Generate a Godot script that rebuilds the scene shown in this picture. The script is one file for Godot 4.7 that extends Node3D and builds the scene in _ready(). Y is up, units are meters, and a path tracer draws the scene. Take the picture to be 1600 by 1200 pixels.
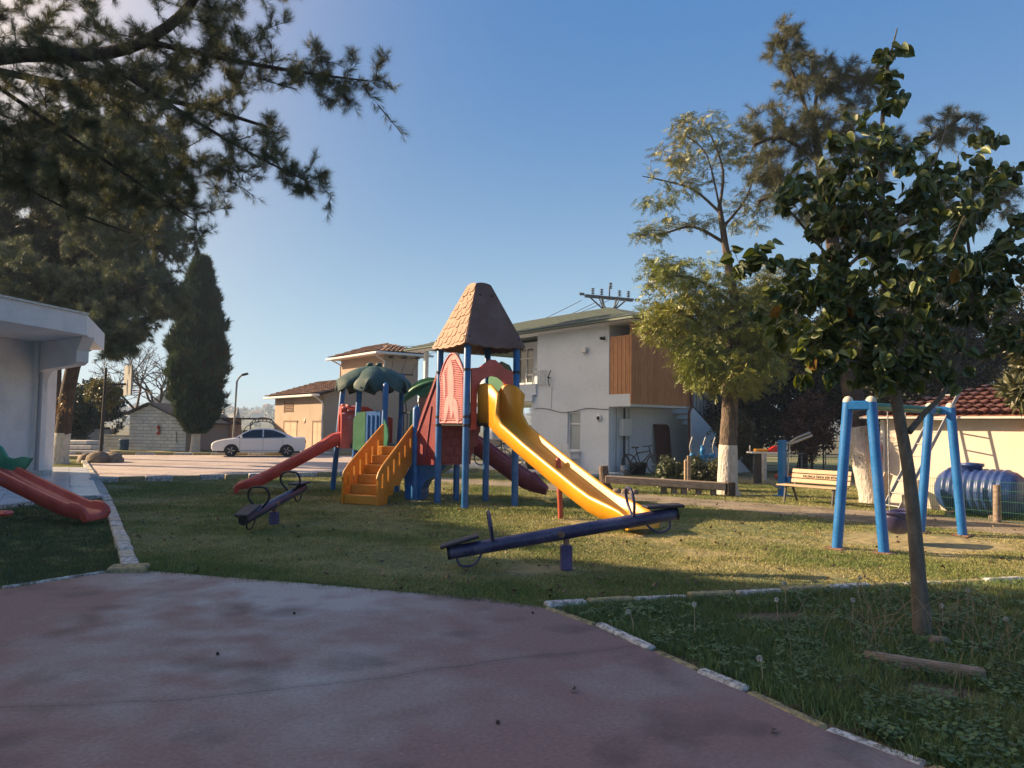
extends Node3D
# A playground in a small park on a sunny autumn afternoon. Metres; P(x, d, y): x to the right, d away from the photographer, y up.

var X := Transform3D.IDENTITY          # frame in which the shape helpers work
var M := {}
var taken := {}
var rng := RandomNumberGenerator.new()
const GA := Vector3(0.8, 0, -0.6)      # the two axes of the site
const GB := Vector3(-0.6, 0, -0.8)


func _ready():
	rng.seed = 7
	setup_view()
	make_materials()
	build_ground()
	build_kerbs()
	build_house()
	build_kiosk()
	build_left_building()
	build_block_shed()
	build_right_shed()
	build_far()
	build_play_structure()
	build_seesaws()
	build_swing()
	build_toddler_slide()
	build_street_things()
	build_yard_things()
	build_car()
	build_trees()
	build_grass()
	build_weeds()


func setup_view():
	var cam := Camera3D.new()
	cam.name = "camera"
	add_child(cam)
	cam.position = Vector3(0, 1.65, 0)
	cam.rotation_degrees = Vector3(3.25, 0, 0.8)
	cam.fov = 53.0
	cam.near = 0.05
	cam.far = 4000.0
	cam.current = true
	var sky_mat := ProceduralSkyMaterial.new()
	sky_mat.sky_top_color = Color(0.185, 0.374, 0.58)
	sky_mat.sky_horizon_color = Color(0.66, 0.767, 0.795)
	sky_mat.sky_curve = 0.135
	sky_mat.sky_energy_multiplier = 0.89
	sky_mat.ground_bottom_color = Color(0.33, 0.32, 0.27)
	sky_mat.ground_horizon_color = Color(0.55, 0.62, 0.66)
	sky_mat.sun_angle_max = 90.0
	sky_mat.sun_curve = 0.40
	var sky := Sky.new()
	sky.sky_material = sky_mat
	var env := Environment.new()
	env.background_mode = Environment.BG_SKY
	env.sky = sky
	env.tonemap_mode = Environment.TONE_MAPPER_LINEAR
	env.tonemap_exposure = 2.3
	env.sdfgi_enabled = true
	env.ssao_enabled = true
	env.ssil_enabled = true
	env.fog_enabled = true
	env.fog_density = 0.0009
	env.fog_light_color = Color(0.74, 0.82, 0.9)
	var we := WorldEnvironment.new()
	we.name = "environment"
	we.environment = env
	add_child(we)
	var sun := DirectionalLight3D.new()
	sun.name = "sun"
	sun.light_energy = 1.6
	sun.light_color = Color(1.0, 0.87, 0.70)
	sun.light_angular_distance = 0.5
	sun.shadow_enabled = true
	add_child(sun)
	var az := deg_to_rad(14.0)
	var el := deg_to_rad(25.0)
	var to_sun := Vector3(-cos(az) * cos(el), sin(el), -sin(az) * cos(el))
	sun.look_at_from_position(to_sun * 50.0, Vector3.ZERO, Vector3.UP)


# ---------------------------------------------------------------- helpers: objects
func P(x, d, y = 0.0) -> Vector3:
	return Vector3(x, y, -d)


func numbered(n: String) -> String:
	if not taken.has(n):
		taken[n] = 0
		return n
	taken[n] += 1
	return "%s_%03d" % [n, taken[n]]


func tag(o, label, category, group = ""):
	o.set_meta("label", label)
	o.set_meta("category", category)
	if group != "":
		o.set_meta("group", group)
	return o


func thing(called: String, label: String, category: String, at: Vector3, group := "") -> Node3D:
	var o := Node3D.new()
	o.name = numbered(called)
	add_child(o)
	o.position = at
	tag(o, label, category, group)
	return o


func mesh_of(st: SurfaceTool) -> ArrayMesh:
	st.generate_normals()
	return st.commit()


func hang(called: String, mesh: Mesh, m: Material, root = null) -> MeshInstance3D:
	# a mesh in world coordinates as a part of root (or as a thing of its own)
	var o := MeshInstance3D.new()
	o.name = called if root != null else numbered(called)
	o.mesh = mesh
	o.material_override = m
	var up = self if root == null else root
	up.add_child(o, true)
	o.global_transform = Transform3D.IDENTITY
	return o


func put(st: SurfaceTool, called: String, m: Material, root = null) -> MeshInstance3D:
	return hang(called, mesh_of(st), m, root)


func struct(st: SurfaceTool, called: String, m: Material) -> MeshInstance3D:
	var o := put(st, called, m)
	o.set_meta("kind", "structure")
	return o


func foliage(called: String, mesh: Mesh, m: Material, xfs: Array, cols: Array, root = null) -> MultiMeshInstance3D:
	var mm := MultiMesh.new()
	mm.transform_format = MultiMesh.TRANSFORM_3D
	mm.use_colors = true
	mm.mesh = mesh
	mm.instance_count = xfs.size()
	for i in xfs.size():
		mm.set_instance_transform(i, xfs[i])
		mm.set_instance_color(i, cols[i])
	var o := MultiMeshInstance3D.new()
	o.name = called if root != null else numbered(called)
	o.multimesh = mm
	o.material_override = m
	o.set_meta("kind", "stuff")
	var up = self if root == null else root
	up.add_child(o, true)
	o.global_transform = Transform3D.IDENTITY
	return o


func frame(o: Vector3, n: Vector3) -> Transform3D:
	# x to the right along a wall seen from outside, y up, z out of the wall
	n = n.normalized()
	return Transform3D(Basis(Vector3.UP.cross(n), Vector3.UP, n), o)


# ---------------------------------------------------------------- helpers: shapes
func S() -> SurfaceTool:
	var st := SurfaceTool.new()
	st.begin(Mesh.PRIMITIVE_TRIANGLES)
	return st


func tri(st: SurfaceTool, a: Vector3, b: Vector3, c: Vector3):
	st.add_vertex(X * a)
	st.add_vertex(X * b)
	st.add_vertex(X * c)


func quad(st: SurfaceTool, a, b, c, d, flat := true):
	st.set_smooth_group(-1 if flat else 0)
	tri(st, a, b, c)
	tri(st, a, c, d)


func box(st: SurfaceTool, c: Vector3, s: Vector3, b := Basis.IDENTITY):
	cbox(st, c, s, 0.0, b)


func cbox(st: SurfaceTool, c: Vector3, s: Vector3, bev: float, b := Basis.IDENTITY):
	# a box with chamfered edges
	var h := s * 0.5
	var v := func(sx, sy, sz, ax) -> Vector3:
		var p := Vector3(sx * (h.x - (0.0 if ax == 0 else bev)), sy * (h.y - (0.0 if ax == 1 else bev)), sz * (h.z - (0.0 if ax == 2 else bev)))
		return c + b * p
	st.set_smooth_group(-1)
	for k in [1, -1]:
		var q = [[k, 1, 1], [k, 1, -1], [k, -1, -1], [k, -1, 1]]
		if k < 0:
			q.reverse()
		_q(st, v, q, [0, 0, 0, 0])
		q = [[1, k, 1], [-1, k, 1], [-1, k, -1], [1, k, -1]]
		if k < 0:
			q.reverse()
		_q(st, v, q, [1, 1, 1, 1])
		q = [[1, 1, k], [1, -1, k], [-1, -1, k], [-1, 1, k]]
		if k < 0:
			q.reverse()
		_q(st, v, q, [2, 2, 2, 2])
	if bev <= 0.0:
		return
	for i in [1, -1]:
		for j in [1, -1]:
			var f = i * j < 0
			for ax in 3:
				var q
				var w
				if ax == 0:
					q = [[1, i, j], [-1, i, j], [-1, i, j], [1, i, j]]
					w = [1, 1, 2, 2]
				elif ax == 1:
					q = [[i, 1, j], [i, -1, j], [i, -1, j], [i, 1, j]]
					w = [2, 2, 0, 0]
				else:
					q = [[i, j, 1], [i, j, -1], [i, j, -1], [i, j, 1]]
					w = [0, 0, 1, 1]
				if f:
					q.reverse()
					w.reverse()
				_q(st, v, q, w)
			for k in [1, -1]:
				var t = [v.call(i, j, k, 0), v.call(i, j, k, 1), v.call(i, j, k, 2)]
				if i * j * k > 0:
					t.reverse()
				tri(st, t[0], t[1], t[2])


func _q(st, v: Callable, q: Array, ax: Array):
	var p = []
	for n in 4:
		p.append(v.call(q[n][0], q[n][1], q[n][2], ax[n]))
	tri(st, p[0], p[2], p[1])
	tri(st, p[0], p[3], p[2])


func tube(st: SurfaceTool, pts: Array, r, sides := 8, caps := true):
	var n := pts.size()
	var ref := Vector3.UP
	var rings = []
	for i in n:
		var t: Vector3 = (pts[min(i + 1, n - 1)] - pts[max(i - 1, 0)]).normalized()
		if i == 0:
			ref = Vector3.UP if abs(t.y) < 0.9 else Vector3.RIGHT
		var u: Vector3 = (ref - t * ref.dot(t)).normalized()
		ref = u
		var w: Vector3 = t.cross(u)
		var rad: float = r[i] if r is Array else r
		var ring = []
		for k in sides:
			var a := TAU * k / sides
			ring.append(pts[i] + (u * cos(a) + w * sin(a)) * rad)
		rings.append(ring)
	st.set_smooth_group(0)
	for i in n - 1:
		for k in sides:
			var k2 := (k + 1) % sides
			tri(st, rings[i][k], rings[i + 1][k], rings[i + 1][k2])
			tri(st, rings[i][k], rings[i + 1][k2], rings[i][k2])
	if caps:
		st.set_smooth_group(-1)
		for k in range(1, sides - 1):
			tri(st, rings[0][0], rings[0][k], rings[0][k + 1])
			tri(st, rings[n - 1][0], rings[n - 1][k + 1], rings[n - 1][k])


func bar(st, a: Vector3, b: Vector3, w: float, h: float, bev := 0.0):
	# a rectangular bar from a to b, w across and h upright
	var t := (b - a).normalized()
	var up := Vector3.UP if abs(t.y) < 0.95 else Vector3.BACK
	var side := t.cross(up).normalized()
	cbox(st, (a + b) * 0.5, Vector3(a.distance_to(b), h, w), bev, Basis(t, side.cross(t), side))


func prism(st: SurfaceTool, poly: Array, z0: float, z1: float, xf := Transform3D.IDENTITY):
	# a flat shape in the x-y plane of xf, from z0 to z1
	var pk := PackedVector2Array(poly)
	if Geometry2D.is_polygon_clockwise(pk):
		pk.reverse()
	var ids := Geometry2D.triangulate_polygon(pk)
	if ids.is_empty():
		push_warning("prism: bad outline")
	st.set_smooth_group(-1)
	for k in range(0, ids.size(), 3):
		var a := pk[ids[k]]
		var b := pk[ids[k + 1]]
		var c := pk[ids[k + 2]]
		if (b - a).cross(c - a) < 0:
			var t := b
			b = c
			c = t
		tri(st, xf * Vector3(a.x, a.y, z1), xf * Vector3(c.x, c.y, z1), xf * Vector3(b.x, b.y, z1))
		tri(st, xf * Vector3(a.x, a.y, z0), xf * Vector3(b.x, b.y, z0), xf * Vector3(c.x, c.y, z0))
	for k in pk.size():
		var a := pk[k]
		var b := pk[(k + 1) % pk.size()]
		tri(st, xf * Vector3(a.x, a.y, z0), xf * Vector3(a.x, a.y, z1), xf * Vector3(b.x, b.y, z1))
		tri(st, xf * Vector3(a.x, a.y, z0), xf * Vector3(b.x, b.y, z1), xf * Vector3(b.x, b.y, z0))


func loft(st: SurfaceTool, rings: Array, closed := true, caps := true, flat := false):
	var n: int = rings[0].size()
	st.set_smooth_group(-1 if flat else 0)
	for i in rings.size() - 1:
		for k in (n if closed else n - 1):
			var k2 := (k + 1) % n
			tri(st, rings[i][k], rings[i + 1][k], rings[i + 1][k2])
			tri(st, rings[i][k], rings[i + 1][k2], rings[i][k2])
	if caps:
		st.set_smooth_group(-1)
		for e in [0, rings.size() - 1]:
			var c := Vector3.ZERO
			for p in rings[e]:
				c += p
			c /= n
			for k in n:
				var k2 := (k + 1) % n
				if e == 0:
					tri(st, c, rings[e][k], rings[e][k2])
				else:
					tri(st, c, rings[e][k2], rings[e][k])


func sweep(st: SurfaceTool, path: Array, sec: Array, side := Vector3.ZERO, flat := false):
	# a closed section (x across, y up from the path) along a path; the section's ends are capped
	var rings = []
	for i in path.size():
		var t: Vector3 = (path[min(i + 1, path.size() - 1)] - path[max(i - 1, 0)]).normalized()
		var s := side if side != Vector3.ZERO else t.cross(Vector3.UP).normalized()
		var n := s.cross(t).normalized()
		var ring = []
		for q in sec:
			ring.append(path[i] + s * q.x + n * q.y)
		rings.append(ring)
	loft(st, rings, true, false, flat)
	var pk := PackedVector2Array(sec)
	var ids := Geometry2D.triangulate_polygon(pk)
	st.set_smooth_group(-1)
	for e in [0, path.size() - 1]:
		for k in range(0, ids.size(), 3):
			tri(st, rings[e][ids[k]], rings[e][ids[k + 1]], rings[e][ids[k + 2]])


func lathe(st: SurfaceTool, prof: Array, xf := Transform3D.IDENTITY, sides := 12, smooth := true):
	# prof: Vector2(radius, height), turned round the y axis of xf
	var rings = []
	for q in prof:
		var ring = []
		for k in sides:
			var a := TAU * k / sides
			ring.append(xf * Vector3(cos(a) * q.x, q.y, sin(a) * q.x))
		rings.append(ring)
	loft(st, rings, true, true, not smooth)


func smooth_path(pts: Array, per := 4) -> Array:
	var out = []
	for i in pts.size() - 1:
		var p0 = pts[max(i - 1, 0)]
		var p3 = pts[min(i + 2, pts.size() - 1)]
		for k in per:
			out.append(pts[i].cubic_interpolate(pts[i + 1], p0, p3, float(k) / per))
	out.append(pts[-1])
	return out


# ---------------------------------------------------------------- helpers: materials
func lin(r, g, b) -> Color:
	return Color(r, g, b).linear_to_srgb()


func noise_img(seed_: int, freq: float, size: int, octaves := 4, kind := FastNoiseLite.TYPE_SIMPLEX_SMOOTH) -> Image:
	var n := FastNoiseLite.new()
	n.seed = seed_
	n.noise_type = kind
	n.frequency = freq
	n.fractal_octaves = octaves
	var im := n.get_seamless_image(size, size)
	im.convert(Image.FORMAT_L8)
	return im


func lut(stops: Array) -> PackedByteArray:
	# stops: [place, r, g, b] in real reflectances
	var out := PackedByteArray()
	for i in 256:
		var v := i / 255.0
		var c := Color(stops[0][1], stops[0][2], stops[0][3])
		for k in stops.size() - 1:
			if v >= stops[k][0]:
				var t := clampf((v - stops[k][0]) / max(stops[k + 1][0] - stops[k][0], 1e-5), 0, 1)
				c = Color(stops[k][1], stops[k][2], stops[k][3]).lerp(Color(stops[k + 1][1], stops[k + 1][2], stops[k + 1][3]), t)
		c = c.linear_to_srgb()
		for q in [c.r, c.g, c.b]:
			out.append(int(clampf(q, 0, 1) * 255))
	return out


func tex(seed_: int, coarse: float, fine: float, stops: Array, size := 256, mix_ := 0.6) -> ImageTexture:
	var a := noise_img(seed_, coarse, size).get_data()
	var b := noise_img(seed_ + 50, fine, size, 2).get_data()
	var l := lut(stops)
	var out := PackedByteArray()
	out.resize(size * size * 3)
	for i in size * size:
		var v := int(a[i] * mix_ + b[i] * (1.0 - mix_)) * 3
		out[i * 3] = l[v]
		out[i * 3 + 1] = l[v + 1]
		out[i * 3 + 2] = l[v + 2]
	return ImageTexture.create_from_image(Image.create_from_data(size, size, false, Image.FORMAT_RGB8, out))


var bumps := {}
func bump_tex(seed_: int, freq: float, octaves := 4) -> ImageTexture:
	var key := "%d_%f" % [seed_, freq]
	if not bumps.has(key):
		bumps[key] = ImageTexture.create_from_image(noise_img(seed_, freq, 256, octaves))
	return bumps[key]


func plain(r, g, b, rough := 0.6, metal := 0.0) -> StandardMaterial3D:
	var m := StandardMaterial3D.new()
	m.albedo_color = lin(r, g, b)
	m.roughness = rough
	m.metallic = metal
	return m


func skin(stops: Array, metres: float, rough := 0.7, bump_cm := 0.0, bump_freq := 0.05, seed_ := 1, coarse := 0.012, fine := 0.12, stretch := Vector3.ONE) -> StandardMaterial3D:
	# a surface whose colour wanders between the stops; the pattern repeats every so many metres
	var m := StandardMaterial3D.new()
	m.albedo_texture = tex(seed_, coarse, fine, stops)
	m.roughness = rough
	m.uv1_triplanar = true
	m.uv1_scale = stretch / metres
	if bump_cm > 0:
		m.heightmap_enabled = true
		m.heightmap_texture = bump_tex(seed_ % 4, bump_freq)
		m.heightmap_scale = bump_cm
	return m


func paint(r, g, b, rough := 0.45, wear := 0.16, seed_ := 1, metres := 1.6) -> StandardMaterial3D:
	# painted metal or moulded plastic, a little faded and dirty in patches
	var d := 1.0 - wear
	return skin([[0.2, r * d * 0.85, g * d * 0.85, b * d * 0.85], [0.5, r, g, b], [0.8, r + (1 - r) * wear * 0.25, g + (1 - g) * wear * 0.25, b + (1 - b) * wear * 0.25]], metres, rough, 0.06, 0.05, seed_)


func leafy(r, g, b, through := 0.5, rough := 0.55) -> StandardMaterial3D:
	var m := plain(r, g, b, rough)
	m.vertex_color_use_as_albedo = true
	m.albedo_color = Color.WHITE
	m.backlight_enabled = true
	m.backlight = Color(through, through, through * 0.6)
	m.cull_mode = BaseMaterial3D.CULL_DISABLED
	return m


func make_materials():
	M.white = skin([[0.2, 0.55, 0.59, 0.63], [0.5, 0.63, 0.68, 0.73], [0.8, 0.68, 0.73, 0.77]], 5.0, 0.8, 0.25, 0.06, 2)
	M.render = skin([[0.15, 0.58, 0.57, 0.55], [0.5, 0.69, 0.68, 0.66], [0.85, 0.75, 0.74, 0.72]], 3.0, 0.85, 0.4, 0.05, 11)
	M.cream = skin([[0.2, 0.60, 0.52, 0.42], [0.6, 0.68, 0.60, 0.50], [0.8, 0.70, 0.63, 0.54]], 3.5, 0.85, 0.3, 0.05, 12)
	M.beige = skin([[0.2, 0.32, 0.25, 0.19], [0.5, 0.37, 0.29, 0.225], [0.8, 0.40, 0.32, 0.25]], 4.0, 0.85, 0.3, 0.05, 3)
	M.trim = plain(0.68, 0.67, 0.66, 0.55)
	M.tile = skin([[0.2, 0.10, 0.055, 0.035], [0.5, 0.20, 0.11, 0.075], [0.8, 0.32, 0.22, 0.17]], 2.2, 0.85, 0.3, 0.06, 5, 0.03)
	M.tile_orange = skin([[0.2, 0.15, 0.06, 0.038], [0.5, 0.27, 0.11, 0.07], [0.8, 0.36, 0.19, 0.13]], 1.5, 0.8, 0.3, 0.06, 6, 0.03)
	M.shingle = skin([[0.2, 0.035, 0.05, 0.045], [0.5, 0.06, 0.085, 0.07], [0.8, 0.09, 0.12, 0.10]], 2.0, 0.9, 0.4, 0.08, 7, 0.03)
	M.wood = skin([[0.15, 0.34, 0.14, 0.045], [0.5, 0.50, 0.215, 0.08], [0.85, 0.58, 0.28, 0.11]], 1.6, 0.55, 0.15, 0.05, 8, 0.02, 0.15, Vector3(3, 0.5, 3))
	M.wood_b = skin([[0.15, 0.30, 0.12, 0.04], [0.5, 0.44, 0.185, 0.065], [0.85, 0.53, 0.25, 0.09]], 1.9, 0.55, 0.15, 0.05, 9, 0.02, 0.15, Vector3(3, 0.5, 3))
	M.old_wood = skin([[0.15, 0.11, 0.082, 0.062], [0.5, 0.24, 0.185, 0.145], [0.85, 0.36, 0.29, 0.235]], 0.9, 0.85, 0.7, 0.07, 10, 0.02, 0.15, Vector3(0.6, 2, 2))
	M.slat = skin([[0.15, 0.4, 0.27, 0.16], [0.5, 0.5, 0.36, 0.23], [0.85, 0.58, 0.43, 0.29]], 0.9, 0.6, 0.2, 0.07, 13, 0.02, 0.15, Vector3(0.6, 3, 3))
	M.blue = paint(0.010, 0.125, 0.36, 0.38, 0.2, 14)
	M.swing_blue = paint(0.012, 0.15, 0.44, 0.4, 0.16, 15)
	M.sign_blue = paint(0.01, 0.20, 0.50, 0.4, 0.14, 16)
	M.red = paint(0.50, 0.075, 0.055, 0.4, 0.2, 17)
	M.maroon = paint(0.24, 0.022, 0.032, 0.45, 0.2, 18)
	M.pink = paint(0.64, 0.27, 0.28, 0.45, 0.16, 19)
	M.pink_dark = paint(0.36, 0.085, 0.095, 0.5, 0.2, 19)
	M.tubered = paint(0.22, 0.035, 0.05, 0.45, 0.2, 20)
	M.yellow = paint(0.80, 0.35, 0.012, 0.36, 0.12, 21, 2.4)
	M.orange = paint(0.58, 0.24, 0.02, 0.42, 0.2, 22)
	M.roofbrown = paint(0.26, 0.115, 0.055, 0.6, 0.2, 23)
	M.roofbrown_shaded = paint(0.15, 0.075, 0.052, 0.6, 0.2, 23)  # the same roof brown with shade painted in, made darker
	M.green = paint(0.02, 0.15, 0.07, 0.45, 0.2, 24)
	M.lightgreen = paint(0.04, 0.26, 0.15, 0.45, 0.2, 24)
	M.teal = paint(0.008, 0.06, 0.058, 0.65, 0.25, 25)
	M.palmtrunk = paint(0.24, 0.12, 0.075, 0.6, 0.2, 26)
	M.purple = paint(0.05, 0.042, 0.11, 0.42, 0.3, 27)
	M.seesaw_b = paint(0.035, 0.038, 0.085, 0.42, 0.3, 50)
	M.post_purple = paint(0.085, 0.06, 0.16, 0.5, 0.2, 28)
	M.redpost = paint(0.42, 0.07, 0.025, 0.45, 0.2, 29)
	M.greenbar = paint(0.02, 0.16, 0.09, 0.42, 0.15, 30)
	M.cap = plain(0.55, 0.50, 0.40, 0.6)
	M.black = plain(0.012, 0.012, 0.014, 0.55)
	M.rubber = plain(0.02, 0.02, 0.022, 0.8)
	M.seat_dark = plain(0.022, 0.02, 0.03, 0.6)
	M.steel = plain(0.5, 0.5, 0.5, 0.35, 0.8)
	M.galv = plain(0.32, 0.33, 0.34, 0.55, 0.4)
	M.darkmetal = plain(0.03, 0.03, 0.034, 0.5, 0.3)
	M.rust = skin([[0.2, 0.12, 0.05, 0.03], [0.6, 0.24, 0.14, 0.09]], 0.6, 0.8, 0.2, 0.08, 31)
	M.pipe_brown = plain(0.16, 0.06, 0.05, 0.5)
	M.door_brown = skin([[0.2, 0.075, 0.025, 0.018], [0.6, 0.115, 0.04, 0.03]], 0.8, 0.5, 0.1, 0.05, 32)
	M.white_plastic = plain(0.7, 0.7, 0.68, 0.45)
	M.offwhite = skin([[0.2, 0.42, 0.40, 0.36], [0.6, 0.6, 0.58, 0.53]], 0.7, 0.8, 0.3, 0.07, 33)
	M.carwhite = plain(0.72, 0.73, 0.74, 0.28)
	M.carwhite.clearcoat_enabled = true
	M.carwhite.clearcoat = 0.8
	M.carwhite.clearcoat_roughness = 0.05
	M.carglass = plain(0.02, 0.028, 0.034, 0.06)
	M.pane = plain(0.05, 0.065, 0.07, 0.06)
	M.curtain = skin([[0.2, 0.20, 0.24, 0.25], [0.6, 0.34, 0.39, 0.40]], 0.8, 0.25, 0.0, 0.05, 34, 0.02, 0.1, Vector3(6, 0.3, 6))
	M.lamp_clear = plain(0.6, 0.62, 0.65, 0.12)
	M.taillight = plain(0.28, 0.012, 0.012, 0.2)
	M.fire_red = plain(0.5, 0.02, 0.015, 0.35)
	M.tank = paint(0.012, 0.045, 0.19, 0.42, 0.2, 35)
	M.bin_blue = paint(0.02, 0.08, 0.18, 0.5, 0.2, 36)
	M.wire_green = plain(0.015, 0.11, 0.06, 0.5)
	M.bark = skin([[0.2, 0.05, 0.036, 0.027], [0.5, 0.115, 0.085, 0.062], [0.8, 0.22, 0.165, 0.125]], 0.9, 0.9, 3.0, 0.05, 37, 0.02, 0.1, Vector3(1.6, 0.4, 1.6))
	M.bark_dark = skin([[0.2, 0.028, 0.021, 0.017], [0.5, 0.06, 0.044, 0.034], [0.8, 0.11, 0.085, 0.066]], 0.9, 0.9, 2.5, 0.05, 38, 0.02, 0.1, Vector3(1.6, 0.4, 1.6))
	M.bark_smooth = skin([[0.2, 0.085, 0.068, 0.05], [0.5, 0.14, 0.115, 0.088], [0.8, 0.2, 0.17, 0.13]], 0.5, 0.8, 0.5, 0.05, 39, 0.02, 0.1, Vector3(1.5, 0.5, 1.5))
	M.limewash = skin([[0.18, 0.22, 0.18, 0.15], [0.4, 0.5, 0.46, 0.42], [0.8, 0.66, 0.63, 0.58]], 0.8, 0.9, 2.6, 0.05, 40, 0.02, 0.1, Vector3(1.6, 0.4, 1.6))
	M.needle = leafy(0, 0, 0, 0.6, 0.6)
	M.leaf = leafy(0, 0, 0, 0.55, 0.45)
	M.blade = leafy(0, 0, 0, 0.45, 0.6)
	M.block = skin([[0.2, 0.58, 0.60, 0.62], [0.6, 0.7, 0.72, 0.74]], 1.2, 0.85, 0.3, 0.07, 41)
	M.block_b = skin([[0.2, 0.50, 0.52, 0.54], [0.6, 0.63, 0.65, 0.68]], 1.3, 0.85, 0.3, 0.07, 42)
	M.mortar = plain(0.22, 0.22, 0.23, 0.95)
	M.kerb_white = skin([[0.28, 0.16, 0.15, 0.13], [0.44, 0.34, 0.33, 0.31], [0.52, 0.56, 0.55, 0.53], [0.8, 0.68, 0.67, 0.64]], 0.7, 0.85, 0.5, 0.08, 43, 0.03)
	M.kerb_yellow = skin([[0.28, 0.15, 0.13, 0.09], [0.44, 0.26, 0.22, 0.13], [0.54, 0.38, 0.31, 0.14], [0.8, 0.46, 0.38, 0.18]], 0.7, 0.85, 0.5, 0.08, 44, 0.03)
	M.kerb_pale = skin([[0.2, 0.22, 0.2, 0.16], [0.4, 0.42, 0.39, 0.31], [0.8, 0.55, 0.52, 0.43]], 0.8, 0.85, 0.5, 0.08, 54, 0.03)
	M.terrace = skin([[0.2, 0.48, 0.50, 0.52], [0.6, 0.60, 0.62, 0.64]], 1.5, 0.26, 0.1, 0.06, 45)
	M.terrace_b = skin([[0.2, 0.42, 0.44, 0.46], [0.6, 0.55, 0.57, 0.59]], 1.1, 0.3, 0.1, 0.06, 46)
	M.stone = skin([[0.2, 0.10, 0.075, 0.055], [0.5, 0.2, 0.155, 0.115], [0.8, 0.3, 0.24, 0.19]], 0.7, 0.9, 1.2, 0.05, 47)
	M.farmetal = plain(0.045, 0.05, 0.055, 0.6)
	M.canvas = plain(0.55, 0.50, 0.42, 0.9)
	M.shed_brown = skin([[0.2, 0.24, 0.15, 0.11], [0.6, 0.33, 0.22, 0.17]], 2.0, 0.85, 0.2, 0.05, 48)


# ---------------------------------------------------------------- ground
const FLAT := Basis(Vector3(1, 0, 0), Vector3(0, 0, -1), Vector3(0, 1, 0))
const PAVE := [Vector2(-14, -8), Vector2(-14, 6.0), Vector2(-7.0, 7.0), Vector2(-4.96, 7.62), Vector2(-4.36, 8.6), Vector2(-4.02, 8.66), Vector2(-3.06, 8.36), Vector2(-1.95, 8.04), Vector2(-0.92, 7.7), Vector2(-0.22, 7.49), Vector2(0.27, 7.2), Vector2(0.72, 6.52), Vector2(1.07, 5.81), Vector2(1.29, 5.34), Vector2(1.48, 4.96), Vector2(1.73, 4.38), Vector2(2.05, 3.9), Vector2(2.7, 2.7), Vector2(3.6, 0.5), Vector2(4.5, -8)]
const TERRACE := [Vector2(-8.66, 16.5), Vector2(-14.5, 26.5), Vector2(-18, 26.5), Vector2(-18, 9), Vector2(-10.1, 9), Vector2(-9.5, 13.6), Vector2(-9.2, 16.2)]
const CARPARK := [Vector2(-11.3, 21.2), Vector2(-3.7, 26.9), Vector2(-3.2, 29.0), Vector2(-6.5, 34.5), Vector2(-3.6, 37.4), Vector2(-8.4, 42.4), Vector2(-26, 37.2), Vector2(-26, 34.5), Vector2(-18.9, 34.2)]
const PATH := [Vector2(-2.6, 25.4), Vector2(1.2, 23.0), Vector2(3.4, 19.7), Vector2(5.83, 17.7), Vector2(7.95, 16.2), Vector2(9.7, 14.9), Vector2(14, 11.6), Vector2(12.6, 9.9), Vector2(8.38, 12.8), Vector2(6.86, 13.9), Vector2(5.1, 15.7), Vector2(2.8, 17.9), Vector2(0.9, 20.9), Vector2(-2.5, 23.2)]
const BED := [Vector2(0.3, 7.15), Vector2(1.2, 7.5), Vector2(2.26, 7.79), Vector2(3.84, 8.3), Vector2(5.82, 8.81), Vector2(9.5, 9.8), Vector2(9.5, -1), Vector2(3.8, -1), Vector2(3.6, 0.5), Vector2(2.7, 2.7), Vector2(2.05, 3.9), Vector2(1.48, 4.96), Vector2(1.07, 5.81), Vector2(0.72, 6.52)]


func sheet(poly: Array, y: float, x0: float, d0: float, w: float) -> SurfaceTool:
	var st := S()
	var pk := PackedVector2Array(poly)
	var ids := Geometry2D.triangulate_polygon(pk)
	st.set_smooth_group(-1)
	for k in range(0, ids.size(), 3):
		var t = [pk[ids[k]], pk[ids[k + 1]], pk[ids[k + 2]]]
		if (t[1] - t[0]).cross(t[2] - t[0]) > 0:
			t.reverse()
		for q in t:
			st.set_uv(Vector2((q.x - x0) / w, (q.y - d0) / w))
			st.add_vertex(P(q.x, q.y, y))
	return st


func baked(size: int, paint_pixel: Callable) -> ImageTexture:
	var out := PackedByteArray()
	out.resize(size * size * 3)
	for j in size:
		paint_pixel.call(j, out)
	return ImageTexture.create_from_image(Image.create_from_data(size, size, false, Image.FORMAT_RGB8, out))


func spread(seed_: int, freq: float, size: int, octaves: int) -> PackedByteArray:
	# noise over a whole sheet, from a smaller picture repeated or enlarged
	if freq < 0.03:
		var im := noise_img(seed_, freq * size / 256.0, 256, octaves)
		im.resize(size, size, Image.INTERPOLATE_CUBIC)
		return im.get_data()
	var a := noise_img(seed_, freq, 512, octaves)
	var out := Image.create_empty(size, size, false, Image.FORMAT_L8)
	for x in range(0, size, 512):
		for y in range(0, size, 512):
			out.blit_rect(a, Rect2i(0, 0, 512, 512), Vector2i(x, y))
	return out.get_data()


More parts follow.
